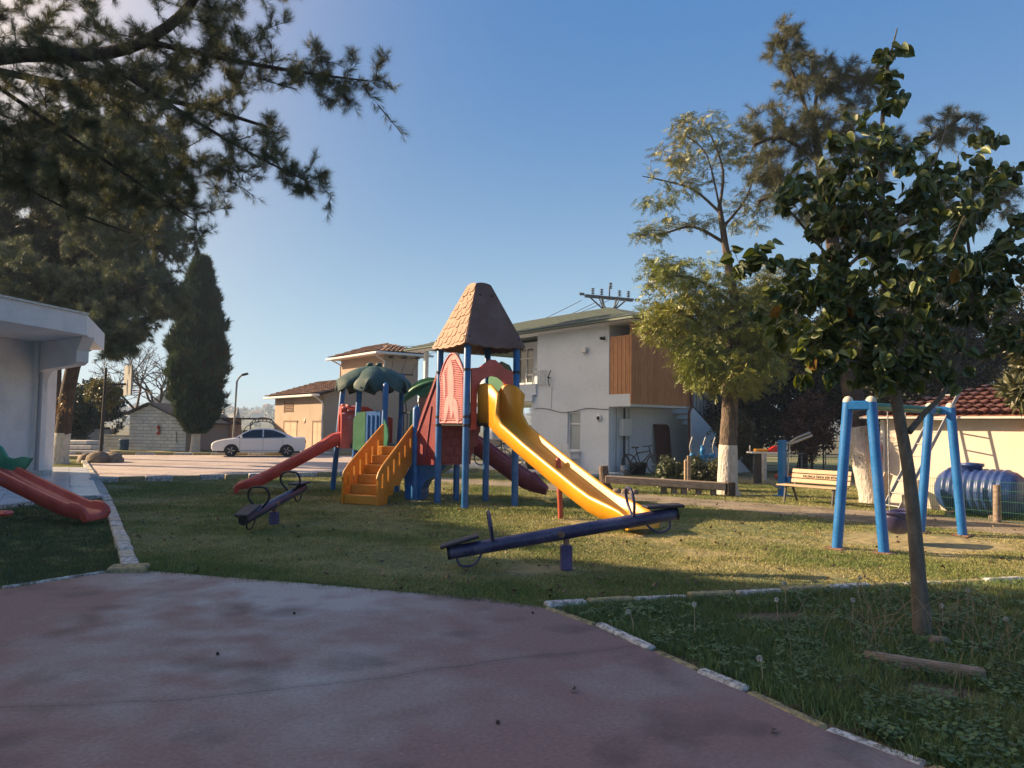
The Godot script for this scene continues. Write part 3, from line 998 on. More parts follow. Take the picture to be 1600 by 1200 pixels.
func build_kiosk():
	var k := thing("beige_building", "beige transformer building with tiled roofs and a taller back block", "building", P(-10.83, 44.6))
	X = frame(P(-15.7, 51.1), Vector3(-0.8, 0, 0.6))
	var st := S()
	# low block, its right gable following the lean-to roof, and the tower
	prism(st, [Vector2(0, 0), Vector2(3.72, 0), Vector2(3.72, 4.72), Vector2(0, 3.5)], -8.1, 0.0, Transform3D(Basis(Vector3(0, 0, -1), Vector3.UP, Vector3(1, 0, 0)), Vector3(8.1, 0, 0)))
	box(st, Vector3(5.0, 3.05, -4.95), Vector3(6.198, 6.1, 2.4))
	put(st, "wall", M.beige, k)
	for q in [[1.9, 4.0, 0.02, 1.86], [6.6, 7.85, 0.02, 1.86]]:
		st = S()
		box(st, Vector3((q[0] + q[1]) * 0.5, q[3], 0.02), Vector3(q[1] - q[0] + 0.24, 0.1, 0.06))
		box(st, Vector3(q[0] - 0.06, (q[3] - 0.05) * 0.5, 0.02), Vector3(0.12, q[3] - 0.05, 0.06))
		put(st, "door_frame", plain(0.14, 0.075, 0.05, 0.7), k)
	for q in [[1.9, 2.93], [2.97, 4.0], [6.6, 7.2], [7.24, 7.85]]:
		st = S()
		cbox(st, Vector3((q[0] + q[1]) * 0.5, 0.92, 0.02), Vector3(q[1] - q[0], 1.76, 0.03), 0.006)
		for y in [0.5, 1.3]:
			box(st, Vector3((q[0] + q[1]) * 0.5, y, 0.04), Vector3(q[1] - q[0] - 0.3, 0.03, 0.012))
		put(st, "door", skin([[0.2, 0.40, 0.28, 0.19], [0.6, 0.5, 0.36, 0.26]], 1.0, 0.6, 0.1, 0.05, 80), k)
	st = S()
	box(st, Vector3(1.78, 2.78, 0.02), Vector3(0.14, 0.7, 0.06))
	for j in 6:
		box(st, Vector3(2.6, 2.5 + j * 0.1, 0.025), Vector3(1.46, 0.04, 0.05), Basis.from_euler(Vector3(0.6, 0, 0)))
	put(st, "louvre", plain(0.2, 0.12, 0.08, 0.7), k)
	st = S()
	lathe(st, [Vector2(0, 0), Vector2(0.16, 0.0), Vector2(0.16, 0.02), Vector2(0, 0.022)], Transform3D(Basis(Vector3.RIGHT, Vector3(0, 0, 1), Vector3(0, -1, 0)), Vector3(5.2, 1.9, 0.0)), 12)
	put(st, "round_plate", plain(0.45, 0.36, 0.28, 0.6), k)
	# roofs
	st = S()
	var slope := Vector3(0, 1.28, -4.2).normalized()
	quad(st, Vector3(-0.6, 3.44, 0.5), Vector3(-0.6, 4.72, -3.7), Vector3(8.5, 4.72, -3.7), Vector3(8.5, 3.44, 0.5))
	quad(st, Vector3(-0.6, 3.34, 0.5), Vector3(8.5, 3.34, 0.5), Vector3(8.5, 4.62, -3.7), Vector3(-0.6, 4.62, -3.7))
	put(st, "roof", M.tile, k)
	st = S()
	tiled(st, Vector3(-0.6, 3.45, 0.5), Vector3(1, 0, 0), slope, 9.1, 4.36, 0.3, 0.4)
	put(st, "roof_tile", M.tile, k).set_meta("kind", "stuff")
	st = S()
	hip_roof(st, 1.2, 8.7, -3.0, -6.9, 6.12, Vector3(3.6, 6.9, -4.95), Vector3(6.4, 6.9, -4.95))
	put(st, "tower_roof", M.tile, k)
	st = S()
	var s2 := Vector3(0, 0.78, -1.95).normalized()
	tiled(st, Vector3(1.2, 6.13, -3.0), Vector3(1, 0, 0), s2, 7.5, 2.1, 0.3, 0.4, func(a, b): return a < b * 1.15 or a > 7.5 - b * 1.1)
	var s3 := Vector3(-2.3, 0.78, 0).normalized()
	tiled(st, Vector3(8.7, 6.13, -3.0), Vector3(0, 0, -1), s3, 3.9, 2.4, 0.3, 0.4, func(a, b): return a < b * 0.8 or a > 3.9 - b * 0.8)
	put(st, "tower_roof_tile", M.tile, k).set_meta("kind", "stuff")
	st = S()
	cbox(st, Vector3(3.95, 3.38, 0.52), Vector3(9.1, 0.14, 0.14), 0.03)
	cbox(st, Vector3(4.95, 6.06, -2.98), Vector3(7.5, 0.14, 0.14), 0.03)
	cbox(st, Vector3(8.7, 6.06, -4.95), Vector3(0.14, 0.14, 3.9), 0.03)
	box(st, Vector3(4.95, 6.05, -4.95), Vector3(7.3, 0.06, 3.8))
	put(st, "gutter", M.trim, k)
	for q in [[Vector3(7.7, 3.35, 0.5), Vector3(7.95, 3.0, 0.08), Vector3(7.98, 2.8, 0.06), Vector3(7.98, 0.1, 0.06)], [Vector3(8.2, 6.0, -3.0), Vector3(8.17, 5.6, -3.75), Vector3(8.17, 3.4, -3.75)], [Vector3(2.0, 6.0, -3.0), Vector3(1.86, 5.7, -3.75), Vector3(1.86, 4.8, -3.72)]]:
		st = S()
		tube(st, q, 0.05, 7)
		put(st, "downpipe", M.trim, k)
	# line insulators high on the right wall
	st = S()
	for j in 3:
		var z := -4.1 - j * 0.75
		for q in 4:
			lathe(st, [Vector2(0.03, -0.03), Vector2(0.09, 0), Vector2(0.03, 0.03)], Transform3D(Basis(Vector3(0, 1, 0), Vector3(1, 0, 0), Vector3(0, 0, -1)), Vector3(8.2 + q * 0.12 + j * 0.3, 5.86, z)), 7)
		tube(st, [Vector3(8.1, 5.86, z), Vector3(8.75 + j * 0.3, 5.86, z)], 0.025, 5)
		tube(st, smooth_path([Vector3(8.7 + j * 0.3, 5.84, z), Vector3(8.5, 5.2, z), Vector3(8.14, 4.9, z - 0.1)], 3), 0.014, 4)
	box(st, Vector3(8.16, 4.85, -4.8), Vector3(0.08, 0.08, 1.9))
	put(st, "insulator", M.darkmetal, k)
	st = S()
	box(st, Vector3(4.05, 0.05, 0.8), Vector3(10.2, 0.1, 1.9))
	struct(st, "kiosk_apron", M.offwhite)
	X = Transform3D.IDENTITY


func build_left_building():
	var b := thing("grey_building", "pale one-storey building with thick overhanging roof slab at the left edge", "building", P(-14, 23))
	var fl := Transform3D(FLAT, Vector3.ZERO)
	var st := S()
	prism(st, [Vector2(-11.4, 20.5), Vector2(-11.95, 17.2), Vector2(-13.4, 8.0), Vector2(-17.9, 7.6), Vector2(-17.0, 25.0), Vector2(-13.2, 24.8)], 3.97, 4.5, fl)
	put(st, "roof_slab", M.render, b)
	st = S()
	prism(st, [Vector2(-11.36, 20.52), Vector2(-11.91, 17.2), Vector2(-13.36, 7.95), Vector2(-13.46, 7.95), Vector2(-12.02, 17.2), Vector2(-11.47, 20.52)], 4.505, 4.56, fl)
	put(st, "roof_edge", M.offwhite, b)
	st = S()
	prism(st, [Vector2(-14.0, 23.0), Vector2(-15.6, 9.0), Vector2(-17.6, 9.0), Vector2(-16.6, 24.2), Vector2(-14.2, 24.0)], 0.0, 3.975, fl)
	put(st, "wall", M.render, b)
	st = S()
	prism(st, [Vector2(-13.9, 23.05), Vector2(-13.96, 22.6), Vector2(-14.1, 22.55), Vector2(-14.1, 23.1)], 0.0, 3.97, fl)
	put(st, "corner_pillar", M.render, b)
	# cantilever beam with a rounded haunch
	st = S()
	var bm := Transform3D(Basis(Vector3(0.79, 0, 0.61), Vector3.UP, Vector3(-0.61, 0, 0.79)), P(-14.0, 22.85))
	prism(st, [Vector2(0, 3.965), Vector2(0, 2.5), Vector2(0.08, 2.85), Vector2(0.3, 3.08), Vector2(0.55, 3.15), Vector2(2.5, 3.22), Vector2(2.7, 3.3), Vector2(2.7, 3.6), Vector2(3.0, 3.965)], -0.16, 0.16, bm)
	put(st, "beam", M.render, b)
	st = S()
	tube(st, [P(-13.85, 22.6, 3.95), P(-13.85, 22.6, 0.1)], 0.06, 8)
	put(st, "downpipe", M.galv, b)
	st = S()
	cbox(st, P(-13.7, 22.5, 0.16), Vector3(0.5, 0.12, 0.4), 0.01)
	put(st, "step", M.offwhite, b)


func blocks(st_root, poly: Array, x0, x1, y1, bw, bh, z):
	# courses of painted blocks cut to an outline, proud of their mortar bed
	var pk := PackedVector2Array(poly)
	var row := 0
	var y := 0.0
	while y < y1:
		var x: float = x0 - (bw * 0.5 if row % 2 else 0.0)
		while x < x1:
			var c := PackedVector2Array([Vector2(x + 0.012, y + 0.012), Vector2(x + bw - 0.012, y + 0.012), Vector2(x + bw - 0.012, y + bh - 0.012), Vector2(x + 0.012, y + bh - 0.012)])
			for cut in Geometry2D.intersect_polygons(c, pk):
				var st := S()
				prism(st, Array(cut), z, z + 0.022 + rng.randf() * 0.008)
				put(st, "block", M.block if rng.randf() < 0.6 else M.block_b, st_root)
			x += bw
		y += bh
		row += 1


func build_block_shed():
	var s := thing("block_shed", "small shed of white painted blocks with a low dark gable roof", "shed", P(-22.9, 46.4))
	X = frame(P(-22.95, 46.4), Vector3(-0.2, 0, 0.98))
	var gable := [Vector2(0, 0), Vector2(3.8, 0), Vector2(3.8, 1.72), Vector2(1.35, 2.72), Vector2(0, 2.16)]
	var st := S()
	prism(st, gable, -5.0, 0.0)
	put(st, "wall", M.mortar, s)
	blocks(s, gable, 0, 3.8, 2.75, 0.48, 0.2, 0.002)
	st = S()
	var r := [Vector2(-0.25, 2.1), Vector2(1.35, 2.76), Vector2(4.15, 1.6), Vector2(4.15, 1.68), Vector2(1.35, 2.86), Vector2(-0.25, 2.2)]
	prism(st, r, -5.4, 0.3)
	put(st, "roof", plain(0.06, 0.055, 0.055, 0.9), s)
	st = S()
	tube(st, [Vector3(3.2, 1.15, 0.05), Vector3(3.25, 0.45, 0.05)], 0.02, 5)
	put(st, "pipe", M.darkmetal, s)
	var e := thing("fire_extinguisher", "red fire extinguisher hung on the white block shed", "fire extinguisher", X * Vector3(2.0, 0.95, 0.08))
	extinguisher(e, X * Transform3D(Basis.IDENTITY, Vector3(2.03, 0.95, 0.13)))
	# low block wall with its own blocks
	var w := thing("block_wall", "low white block wall left of the gabled block shed", "wall", X * Vector3(-2, 0, 0))
	st = S()
	box(st, Vector3(-1.02, 0.42, -0.12), Vector3(2.02, 0.84, 0.2))
	put(st, "wall_core", M.mortar, w)
	blocks(w, [Vector2(-2.03, 0), Vector2(-0.02, 0), Vector2(-0.02, 0.84), Vector2(-2.03, 0.84)], -2.03, 0, 0.84, 0.48, 0.2, -0.016)
	st = S()
	box(st, Vector3(-1.02, 0.865, -0.12), Vector3(2.1, 0.05, 0.3))
	put(st, "coping", M.offwhite, w)
	# white open-fronted booth against the left wall
	var g := thing("white_booth", "white panelled booth with a small opening left of the block shed", "booth", X * Vector3(-0.6, 0, -1.2))
	st = S()
	box(st, Vector3(-0.42, 0.9, -1.2), Vector3(0.78, 1.8, 0.06))
	box(st, Vector3(-0.84, 1.15, -1.2), Vector3(0.08, 2.3, 0.1))
	box(st, Vector3(-0.42, 2.26, -1.2), Vector3(0.78, 0.08, 0.1))
	put(st, "panel", M.trim, g)
	X = Transform3D.IDENTITY
	var bin := thing("blue_bin", "small blue barrel bin at the foot of the white block wall", "bin", P(-22.9, 45.7))
	st = S()
	lathe(st, [Vector2(0.0, 0.0), Vector2(0.24, 0.0), Vector2(0.27, 0.3), Vector2(0.27, 0.58), Vector2(0.29, 0.6), Vector2(0.27, 0.64), Vector2(0.0, 0.66)], Transform3D(Basis.IDENTITY, P(-22.9, 45.7)), 14)
	put(st, "barrel", M.bin_blue, bin)


func extinguisher(root, at: Transform3D):
	var keep := X
	X = Transform3D.IDENTITY
	var st := S()
	lathe(st, [Vector2(0, 0), Vector2(0.085, 0.0), Vector2(0.09, 0.02), Vector2(0.09, 0.42), Vector2(0.06, 0.5), Vector2(0.03, 0.53), Vector2(0, 0.53)], Transform3D.IDENTITY, 12)
	chair_part(st, "cylinder", root, at, M.fire_red)
	st = S()
	lathe(st, [Vector2(0.0, 0.53), Vector2(0.025, 0.53), Vector2(0.025, 0.58), Vector2(0, 0.58)], Transform3D.IDENTITY, 8)
	bar(st, Vector3(-0.02, 0.59, 0), Vector3(0.12, 0.62, 0), 0.02, 0.015)
	tube(st, smooth_path([Vector3(0.0, 0.56, 0.02), Vector3(0.12, 0.5, 0.05), Vector3(0.12, 0.2, 0.06)], 4), 0.012, 5)
	chair_part(st, "valve", root, at, M.black)
	st = S()
	for k in 6:
		var a := -0.7 + k * 0.28 + PI * 0.5
		var b := a + 0.28
		quad(st, Vector3(cos(a) * 0.092, 0.15, sin(a) * 0.092), Vector3(cos(a) * 0.092, 0.34, sin(a) * 0.092), Vector3(cos(b) * 0.092, 0.34, sin(b) * 0.092), Vector3(cos(b) * 0.092, 0.15, sin(b) * 0.092))
	chair_part(st, "paper_label", root, at, M.offwhite)
	X = keep


func build_right_shed():
	var s := thing("cream_shed", "low cream shed with orange tiled eaves at the right edge", "shed", P(8.5, 17.7))
	X = frame(P(8.5, 17.7), Vector3(-0.8, 0, 0.6))
	var st := S()
	box(st, Vector3(3.5, 0.98, -2.5), Vector3(7.0, 1.96, 5.0))
	put(st, "wall", M.cream, s)
	st = S()
	hip_roof(st, -0.35, 7.4, 0.32, -5.3, 2.02, Vector3(2.2, 2.95, -2.5), Vector3(4.8, 2.95, -2.5))
	put(st, "roof", M.tile_orange, s)
	st = S()
	var sl := Vector3(0, 0.93, -2.82).normalized()
	tiled(st, Vector3(-0.35, 2.03, 0.32), Vector3(1, 0, 0), sl, 7.75, 2.9, 0.22, 0.32, func(a, b): return a < b * 0.88 or a > 7.75 - b * 0.88)
	put(st, "roof_tile", M.tile_orange, s).set_meta("kind", "stuff")
	st = S()
	cbox(st, Vector3(3.5, 1.99, 0.3), Vector3(7.7, 0.05, 0.1), 0.01)
	box(st, Vector3(3.5, 1.985, 0.15), Vector3(7.6, 0.03, 0.3))
	put(st, "eave_board", M.offwhite, s)
	st = S()
	cbox(st, Vector3(3.07, 1.0, 0.1), Vector3(0.16, 2.0, 0.14), 0.015)
	put(st, "wooden_post", M.wood, s)
	# white drain pipe at the left corner
	st = S()
	tube(st, [Vector3(0.04, 1.95, 0.05), Vector3(0.04, 0.0, 0.05)], 0.05, 8)
	put(st, "downpipe", M.trim, s)
	var e := thing("fire_extinguisher", "red fire extinguisher hung on the cream shed corner", "fire extinguisher", X * Vector3(0.0, 0.9, 0.1))
	extinguisher(e, X * Transform3D(Basis.IDENTITY.scaled(Vector3(1.1, 1.0, 1.1)), Vector3(0.0, 0.9, 0.2)))
	X = Transform3D.IDENTITY


# ---------------------------------------------------------------- playground
func strip_panel(st: SurfaceTool, a: Vector3, b: Vector3, thick: float, xs: Array, slots: Array, top: Callable, low: Callable, cut: Callable):
	# an upright panel from a to b (on plan) with slots: xs are stations along it, slots[i] says whether piece i carries one
	var along := Vector3(b.x - a.x, 0, b.z - a.z).normalized()
	var xf := Transform3D(Basis(along, Vector3.UP, along.cross(Vector3.UP)), Vector3(a.x, 0, a.z))
	for i in xs.size() - 1:
		var x0: float = xs[i]
		var x1: float = xs[i + 1]
		if slots[i]:
			var c0 = cut.call((x0 + x1) * 0.5)
			prism(st, [Vector2(x0, low.call(x0)), Vector2(x1, low.call(x1)), Vector2(x1, c0[0]), Vector2((x0 + x1) * 0.5, c0[0] - 0.015), Vector2(x0, c0[0])], -thick, thick, xf)
			prism(st, [Vector2(x0, c0[1]), Vector2((x0 + x1) * 0.5, c0[1] + 0.015), Vector2(x1, c0[1]), Vector2(x1, top.call(x1)), Vector2(x0, top.call(x0))], -thick, thick, xf)
		else:
			prism(st, [Vector2(x0, low.call(x0)), Vector2(x1, low.call(x1)), Vector2(x1, top.call(x1)), Vector2(x0, top.call(x0))], -thick, thick, xf)


func chute(path: Array, wide: float, walls: Array, bed := 0.06, side := Vector3.ZERO) -> SurfaceTool:
	# a slide: a U section whose walls change in height along the path
	var st := S()
	var rings = []
	for i in path.size():
		var t: Vector3 = (path[min(i + 1, path.size() - 1)] - path[max(i - 1, 0)]).normalized()
		var s: Vector3 = side if side != Vector3.ZERO else t.cross(Vector3.UP).normalized()
		var n := s.cross(t).normalized()
		var w: float = wide * 0.5
		var h: float = walls[i]
		var sec = [[-w, -bed], [-w - 0.01, h * 0.6], [-w - 0.02, h], [-w + 0.02, h + 0.015], [-w + 0.045, h - 0.01], [-w + 0.06, 0.05], [-w + 0.11, 0.008], [0, 0], [w - 0.11, 0.008], [w - 0.06, 0.05], [w - 0.045, h - 0.01], [w - 0.02, h + 0.015], [w + 0.02, h], [w + 0.01, h * 0.6], [w, -bed]]
		var ring = []
		for q in sec:
			ring.append(path[i] + s * q[0] + n * q[1])
		rings.append(ring)
	loft(st, rings, true, true, false)
	return st


func post(root, x, d, y0, y1, r, m, called := "post", lean := Vector2.ZERO):
	var st := S()
	var a := P(x, d, y0)
	var b := P(x + lean.x, d + lean.y, y1 - r)
	var c := b + Vector3(0, r * 0.6, 0)
	tube(st, [a, b, c, c + Vector3(0, r * 0.3, 0)], [r, r, r * 0.72, r * 0.2], 14)
	return put(st, called, m, root)


func face_frame(a: Vector2, b: Vector2) -> Transform3D:
	# upright plane through two plan points, x from a to b
	var al := Vector3(b.x - a.x, 0, -(b.y - a.y)).normalized()
	return Transform3D(Basis(al, Vector3.UP, al.cross(Vector3.UP)), P(a.x, a.y))


func build_play_structure():
	var n := Vector2(-0.92, 15.7)
	var r := Vector2(0.09, 16.35)
	var l := Vector2(-1.57, 16.7)
	var k := Vector2(-0.56, 17.35)
	var root := thing("play_structure", "blue-posted climbing tower with brown peaked roof, yellow slide and leafy second tower", "playground", P(n.x, n.y))
	for q in [n, r, l, k]:
		var po = post(root, q.x, q.y, 0.0, 3.62, 0.072, M.blue)
		var cs := S()
		for y in [1.66, 1.84, 2.8]:
			tube(cs, [P(q.x, q.y, y), P(q.x, q.y, y + 0.05)], 0.082, 14)
		put(cs, "collar", M.darkmetal, po)
	# --- peaked roof: four moulded panels
	var c := (n + r + l + k) * 0.25
	var corners = [l, n, r, k]
	for i in 4:
		var a: Vector2 = c + (corners[i] - c) * 1.2
		var b: Vector2 = c + (corners[(i + 1) % 4] - c) * 1.2
		var mid := (a + b) * 0.5
		var wide := a.distance_to(b)
		var inset := 0.78 * mid.distance_to(c)
		var along := Vector3(b.x - a.x, 0, -(b.y - a.y)).normalized()
		var inward := Vector3(c.x - mid.x, 0, -(c.y - mid.y)).normalized()
		var up := (inward * inset + Vector3(0, 1.36, 0)).normalized()
		var leng := sqrt(inset * inset + 1.36 * 1.36)
		var xf := Transform3D(Basis(along, up, along.cross(up)), P(mid.x, mid.y, 3.36))
		var poly = []
		for j in 25:
			var u := j / 24.0
			poly.append(Vector2((u - 0.5) * wide, -0.03 * abs(sin(u * PI * 5)) - 0.05 * sin(u * PI)))
		var wt := 0.19
		poly.append(Vector2(wt + (wide * 0.5 - wt) * 0.05, leng * 0.93))
		for j in 7:
			var t := PI * j / 6.0
			poly.append(Vector2(cos(t) * wt * (0.86 + 0.14 * abs(cos(t))), leng * 0.975 + sin(t) * 0.06))
		poly.append(Vector2(-wt - (wide * 0.5 - wt) * 0.05, leng * 0.93))
		var st := S()
		prism(st, poly, -0.02, 0.025, xf)
		var panel := put(st, "roof_panel", M.roofbrown if i in [0, 3] else M.roofbrown_shaded, root)  # the two panels turned from the sun take the brown with shade painted in
		st = S()
		for q in [[-0.42, 0.1], [0.42, 0.1], [-0.1, 0.8], [0.1, 0.8]]:
			lathe(st, [Vector2(0, 0.02), Vector2(0.022, 0.02), Vector2(0.022, 0.04), Vector2(0, 0.05)], xf * Transform3D(Basis(Vector3.RIGHT, Vector3(0, 0, 1), Vector3(0, -1, 0)), Vector3(q[0] * wide, q[1] * leng, 0)), 8)
		put(st, "bolts", M.darkmetal, panel)
		# raised bark-like scales
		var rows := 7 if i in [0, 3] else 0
		for j in rows:
			var y0 := leng * (0.02 + 0.135 * j)
			var half := lerpf(wide * 0.5, wt, y0 / leng) - 0.05
			var cols := int(half * 2 / 0.17)
			for q in cols:
				var w := half * 2 / cols
				var x0 := -half + q * w
				var dy := rng.randf_range(-0.05, 0.05)
				var le := leng * 0.135 + rng.randf_range(-0.03, 0.02)
				var sh := rng.randf_range(-0.02, 0.02)
				st = S()
				var bx := xf * Transform3D(Basis.from_euler(Vector3(-0.05, 0, rng.randf_range(-0.05, 0.05))), Vector3(x0 + w * 0.5, y0 + dy, 0.024))
				prism(st, [Vector2(-w * 0.44, 0.03), Vector2(-w * 0.2 + sh, 0.0), Vector2(w * 0.25 + sh, 0.008), Vector2(w * 0.44, 0.035), Vector2(w * 0.42, le - 0.02), Vector2(0, le), Vector2(-w * 0.42, le - 0.03)], -0.006, 0.012 + rng.randf() * 0.008, bx)
				put(st, "roof_scale", M.roofbrown, panel)
	# --- platform
	var st := S()
	var fl := Transform3D(FLAT, Vector3.ZERO)
	prism(st, [n, r, k, l], 1.68, 1.78, fl)
	put(st, "platform", M.black, root)
	# --- pink relief panel on the left face
	var f := face_frame(l, n)
	var w1 := l.distance_to(n)
	st = S()
	var pink = [Vector2(0.1, 1.74), Vector2(w1 - 0.1, 1.74), Vector2(w1 - 0.08, 2.72)]
	for j in 9:
		var u := 1.0 - j / 8.0
		pink.append(Vector2(0.1 + (w1 - 0.2) * u, 2.78 + 0.42 * pow(sin(u * PI), 0.8)))
	pink.append(Vector2(0.07, 2.72))
	pink.append(Vector2(0.13, 2.45))
	prism(st, pink, -0.02, 0.02, f)
	var pk := put(st, "pink_panel", M.pink, root)
	st = S()
	for j in 34:
		var y := 1.8 + j * 0.038
		var span := (w1 - 0.24) * (1.0 if y < 2.75 else clampf(1.0 - (y - 2.75) / 0.42, 0.1, 1.0))
		bar(st, f * Vector3(w1 * 0.5 - span * 0.5, y, 0.028), f * Vector3(w1 * 0.5 + span * 0.5, y, 0.028), 0.034, 0.016)
	put(st, "ridge", M.pink, pk).set_meta("kind", "stuff")
	st = S()
	for q in [[0.5, 2.45, 0.17, 0.62, 0.1], [0.34, 2.02, 0.12, 0.3, -0.25], [0.7, 1.98, 0.13, 0.28, 0.35], [0.25, 2.5, 0.07, 0.3, 0.1]]:
		var leaf = []
		for j in 15:
			var t := TAU * j / 15.0
			leaf.append(Vector2(sin(t) * q[2] * (0.75 + 0.25 * cos(t)), cos(t) * q[3]))
		prism(st, leaf, 0.02, 0.05, f * Transform3D(Basis.from_euler(Vector3(0, 0, q[4])), Vector3(q[0] * w1, q[1], 0)))
	put(st, "leaf_relief", M.pink, pk)
	# frame of the relief
	st = S()
	for j in pink.size():
		var a2: Vector2 = pink[j]
		var b2: Vector2 = pink[(j + 1) % pink.size()]
		if a2.distance_to(b2) > 0.02:
			bar(st, f * Vector3(a2.x, a2.y, 0.025), f * Vector3(b2.x, b2.y, 0.025), 0.035, 0.035, 0.008)
	put(st, "panel_rim", M.pink, pk)
	st = S()
	for q in [[0.14, 1.8], [w1 - 0.14, 1.8], [0.12, 2.66], [w1 - 0.12, 2.66]]:
		lathe(st, [Vector2(0, 0.035), Vector2(0.018, 0.034), Vector2(0.018, 0.046), Vector2(0, 0.052)], f * Transform3D(Basis(Vector3.RIGHT, Vector3(0, 0, 1), Vector3(0, -1, 0)), Vector3(q[0], q[1], 0)), 8)
	put(st, "bolts", M.darkmetal, pk)
	# --- red arch panel over the yellow slide
	f = face_frame(n, r)
	var w2 := n.distance_to(r)
	st = S()
	var red = [Vector2(0.1, 1.6), Vector2(0.1, 2.86), Vector2(0.28, 2.88), Vector2(0.42, 2.98), Vector2(0.52, 3.06), Vector2(0.66, 3.06), Vector2(0.78, 2.98), Vector2(0.92, 2.88), Vector2(w2 - 0.1, 2.84), Vector2(w2 - 0.1, 1.78), Vector2(w2 - 0.22, 1.78)]
	for j in 9:
		var t := PI * j / 8.0
		red.append(Vector2(w2 * 0.5 + cos(t) * 0.37, 2.36 + sin(t) * 0.36))
	red.append(Vector2(0.23, 1.78))
	red.append(Vector2(0.23, 1.6))
	prism(st, red, -0.025, 0.025, f)
	put(st, "arch_panel", M.red, root)
	# --- back panels seen through the arch
	f = face_frame(k, r)
	st = S()
	prism(st, [Vector2(0.08, 1.78), Vector2(w1 - 0.08, 1.78), Vector2(w1 - 0.08, 2.75), Vector2(w1 * 0.75, 3.0), Vector2(w1 * 0.5, 3.1), Vector2(w1 * 0.25, 3.0), Vector2(0.08, 2.75)], -0.02, 0.02, f)
	var gp := put(st, "back_panel", M.green, root)
	st = S()
	for j in 14:
		bar(st, f * Vector3(0.25, 1.9 + j * 0.06, -0.035), f * Vector3(w1 - 0.1, 1.9 + j * 0.06, -0.035), 0.03, 0.026)
	put(st, "rib", M.yellow, gp)
	# --- yellow slide
	var dirv := Vector3(0.54, 0, 0.84)
	var o := P((n.x + r.x) * 0.5, (n.y + r.y) * 0.5, 0)
	var key = [[-0.05, 1.8, 0.72], [0.16, 1.8, 0.74], [0.34, 1.785, 0.72], [0.42, 1.75, 0.66], [0.54, 1.67, 0.3], [0.8, 1.53, 0.21], [1.6, 1.18, 0.19], [2.4, 0.84, 0.19], [3.2, 0.51, 0.19], [3.6, 0.36, 0.19], [3.9, 0.285, 0.2], [4.15, 0.26, 0.17], [4.4, 0.255, 0.11], [4.55, 0.235, 0.06], [4.62, 0.19, 0.03], [4.63, 0.1, 0.01]]
	var path = []
	var walls = []
	for q in key:
		path.append(o + dirv * q[0] + Vector3(0, q[1], 0))
		walls.append(q[2])
	put(chute(path, 0.62, walls, 0.07, dirv.cross(Vector3.UP)), "yellow_slide", M.yellow, root)
	post(root, 0.93, 14.24, 0.0, 1.12, 0.05, M.redpost, "slide_support", Vector2(-0.06, 0.02))
	st = S()
	box(st, o + dirv * 0.1 + Vector3(0, 1.71, 0), Vector3(0.7, 0.05, 0.5), Basis(dirv.cross(Vector3.UP), Vector3.UP, -dirv))
	put(st, "slide_bracket", M.black, root)
	# --- red climbing wall below the platform and its sloping wing
	f = face_frame(l, k)
	st = S()
	prism(st, [Vector2(0.02, 0.83), Vector2(0.78, 0.83), Vector2(0.8, 1.05), Vector2(0.87, 1.08), Vector2(0.86, 1.2), Vector2(0.95, 1.24), Vector2(0.98, 1.5), Vector2(1.02, 1.56), Vector2(1.02, 1.95), Vector2(0.02, 1.95)], -0.04, 0.04, f)
	var cw := put(st, "climbing_wall", M.maroon, root)
	st = S()
	for j in 5:
		for q in 4:
			var x := 0.05 + q * 0.22 + (0.1 if j % 2 else 0.0)
			if x + 0.2 < 0.84:
				cbox(st, f * Vector3(x + 0.1, 0.95 + j * 0.19, 0.045), Vector3(0.2, 0.165, 0.03), 0.012, f.basis)
	put(st, "block_relief", M.maroon, cw)
	var wing := Vector2(-2.16, 17.3)
	f = face_frame(wing, l)
	var w3 := wing.distance_to(l)
	st = S()
	prism(st, [Vector2(-0.02, 0.78), Vector2(w3 - 0.03, 0.83), Vector2(w3 - 0.03, 2.9), Vector2(w3 * 0.72, 2.5), Vector2(w3 * 0.4, 2.06), Vector2(w3 * 0.12, 1.55), Vector2(0.0, 1.2)], -0.04, 0.04, f)
	var wg := put(st, "sloping_wing", M.maroon, root)
	st = S()
	bar(st, f * Vector3(w3 * 0.15, 1.45, 0.05), f * Vector3(w3 - 0.06, 2.68, 0.05), 0.04, 0.05, 0.01)
	bar(st, f * Vector3(w3 * 0.55, 1.0, 0.05), f * Vector3(w3 * 0.75, 2.1, 0.05), 0.03, 0.03, 0.01)
	put(st, "wing_rim", M.pink_dark, wg)
	# blue curved piece under it
	st = S()
	prism(st, [Vector2(0.0, 0.82), Vector2(0.72, 0.82), Vector2(0.62, 0.68), Vector2(0.42, 0.55), Vector2(0.2, 0.42), Vector2(0.12, 0.25), Vector2(0.1, 0.0), Vector2(-0.25, 0.0), Vector2(-0.28, 0.5), Vector2(-0.15, 0.75)], -0.25, 0.25, face_frame(Vector2(-2.05, 17.5), Vector2(-1.2, 17.3)))
	put(st, "blue_crawl_arch", M.blue, root)
	post(root, -1.22, 17.4, 0.0, 0.95, 0.07, M.blue)
	post(root, -2.02, 18.6, 0.0, 1.2, 0.06, M.palmtrunk)
	# --- maroon slide at the back right
	var mp = smooth_path([P(-1.1, 18.25, 1.25), P(-0.85, 18.2, 1.16), P(0.0, 18.05, 0.58), P(0.35, 17.98, 0.36), P(0.62, 17.93, 0.27), P(0.85, 17.9, 0.22)], 4)
	var mw = []
	for i in mp.size():
		mw.append(0.26 if i < 13 else lerpf(0.3, 0.04, (i - 13) / 7.0))
	put(chute(mp, 0.55, mw, 0.09), "maroon_slide", M.tubered, root)
	# --- second tower
	var p1 := Vector2(-4.5, 19.6)
	var p2 := Vector2(-3.73, 18.3)
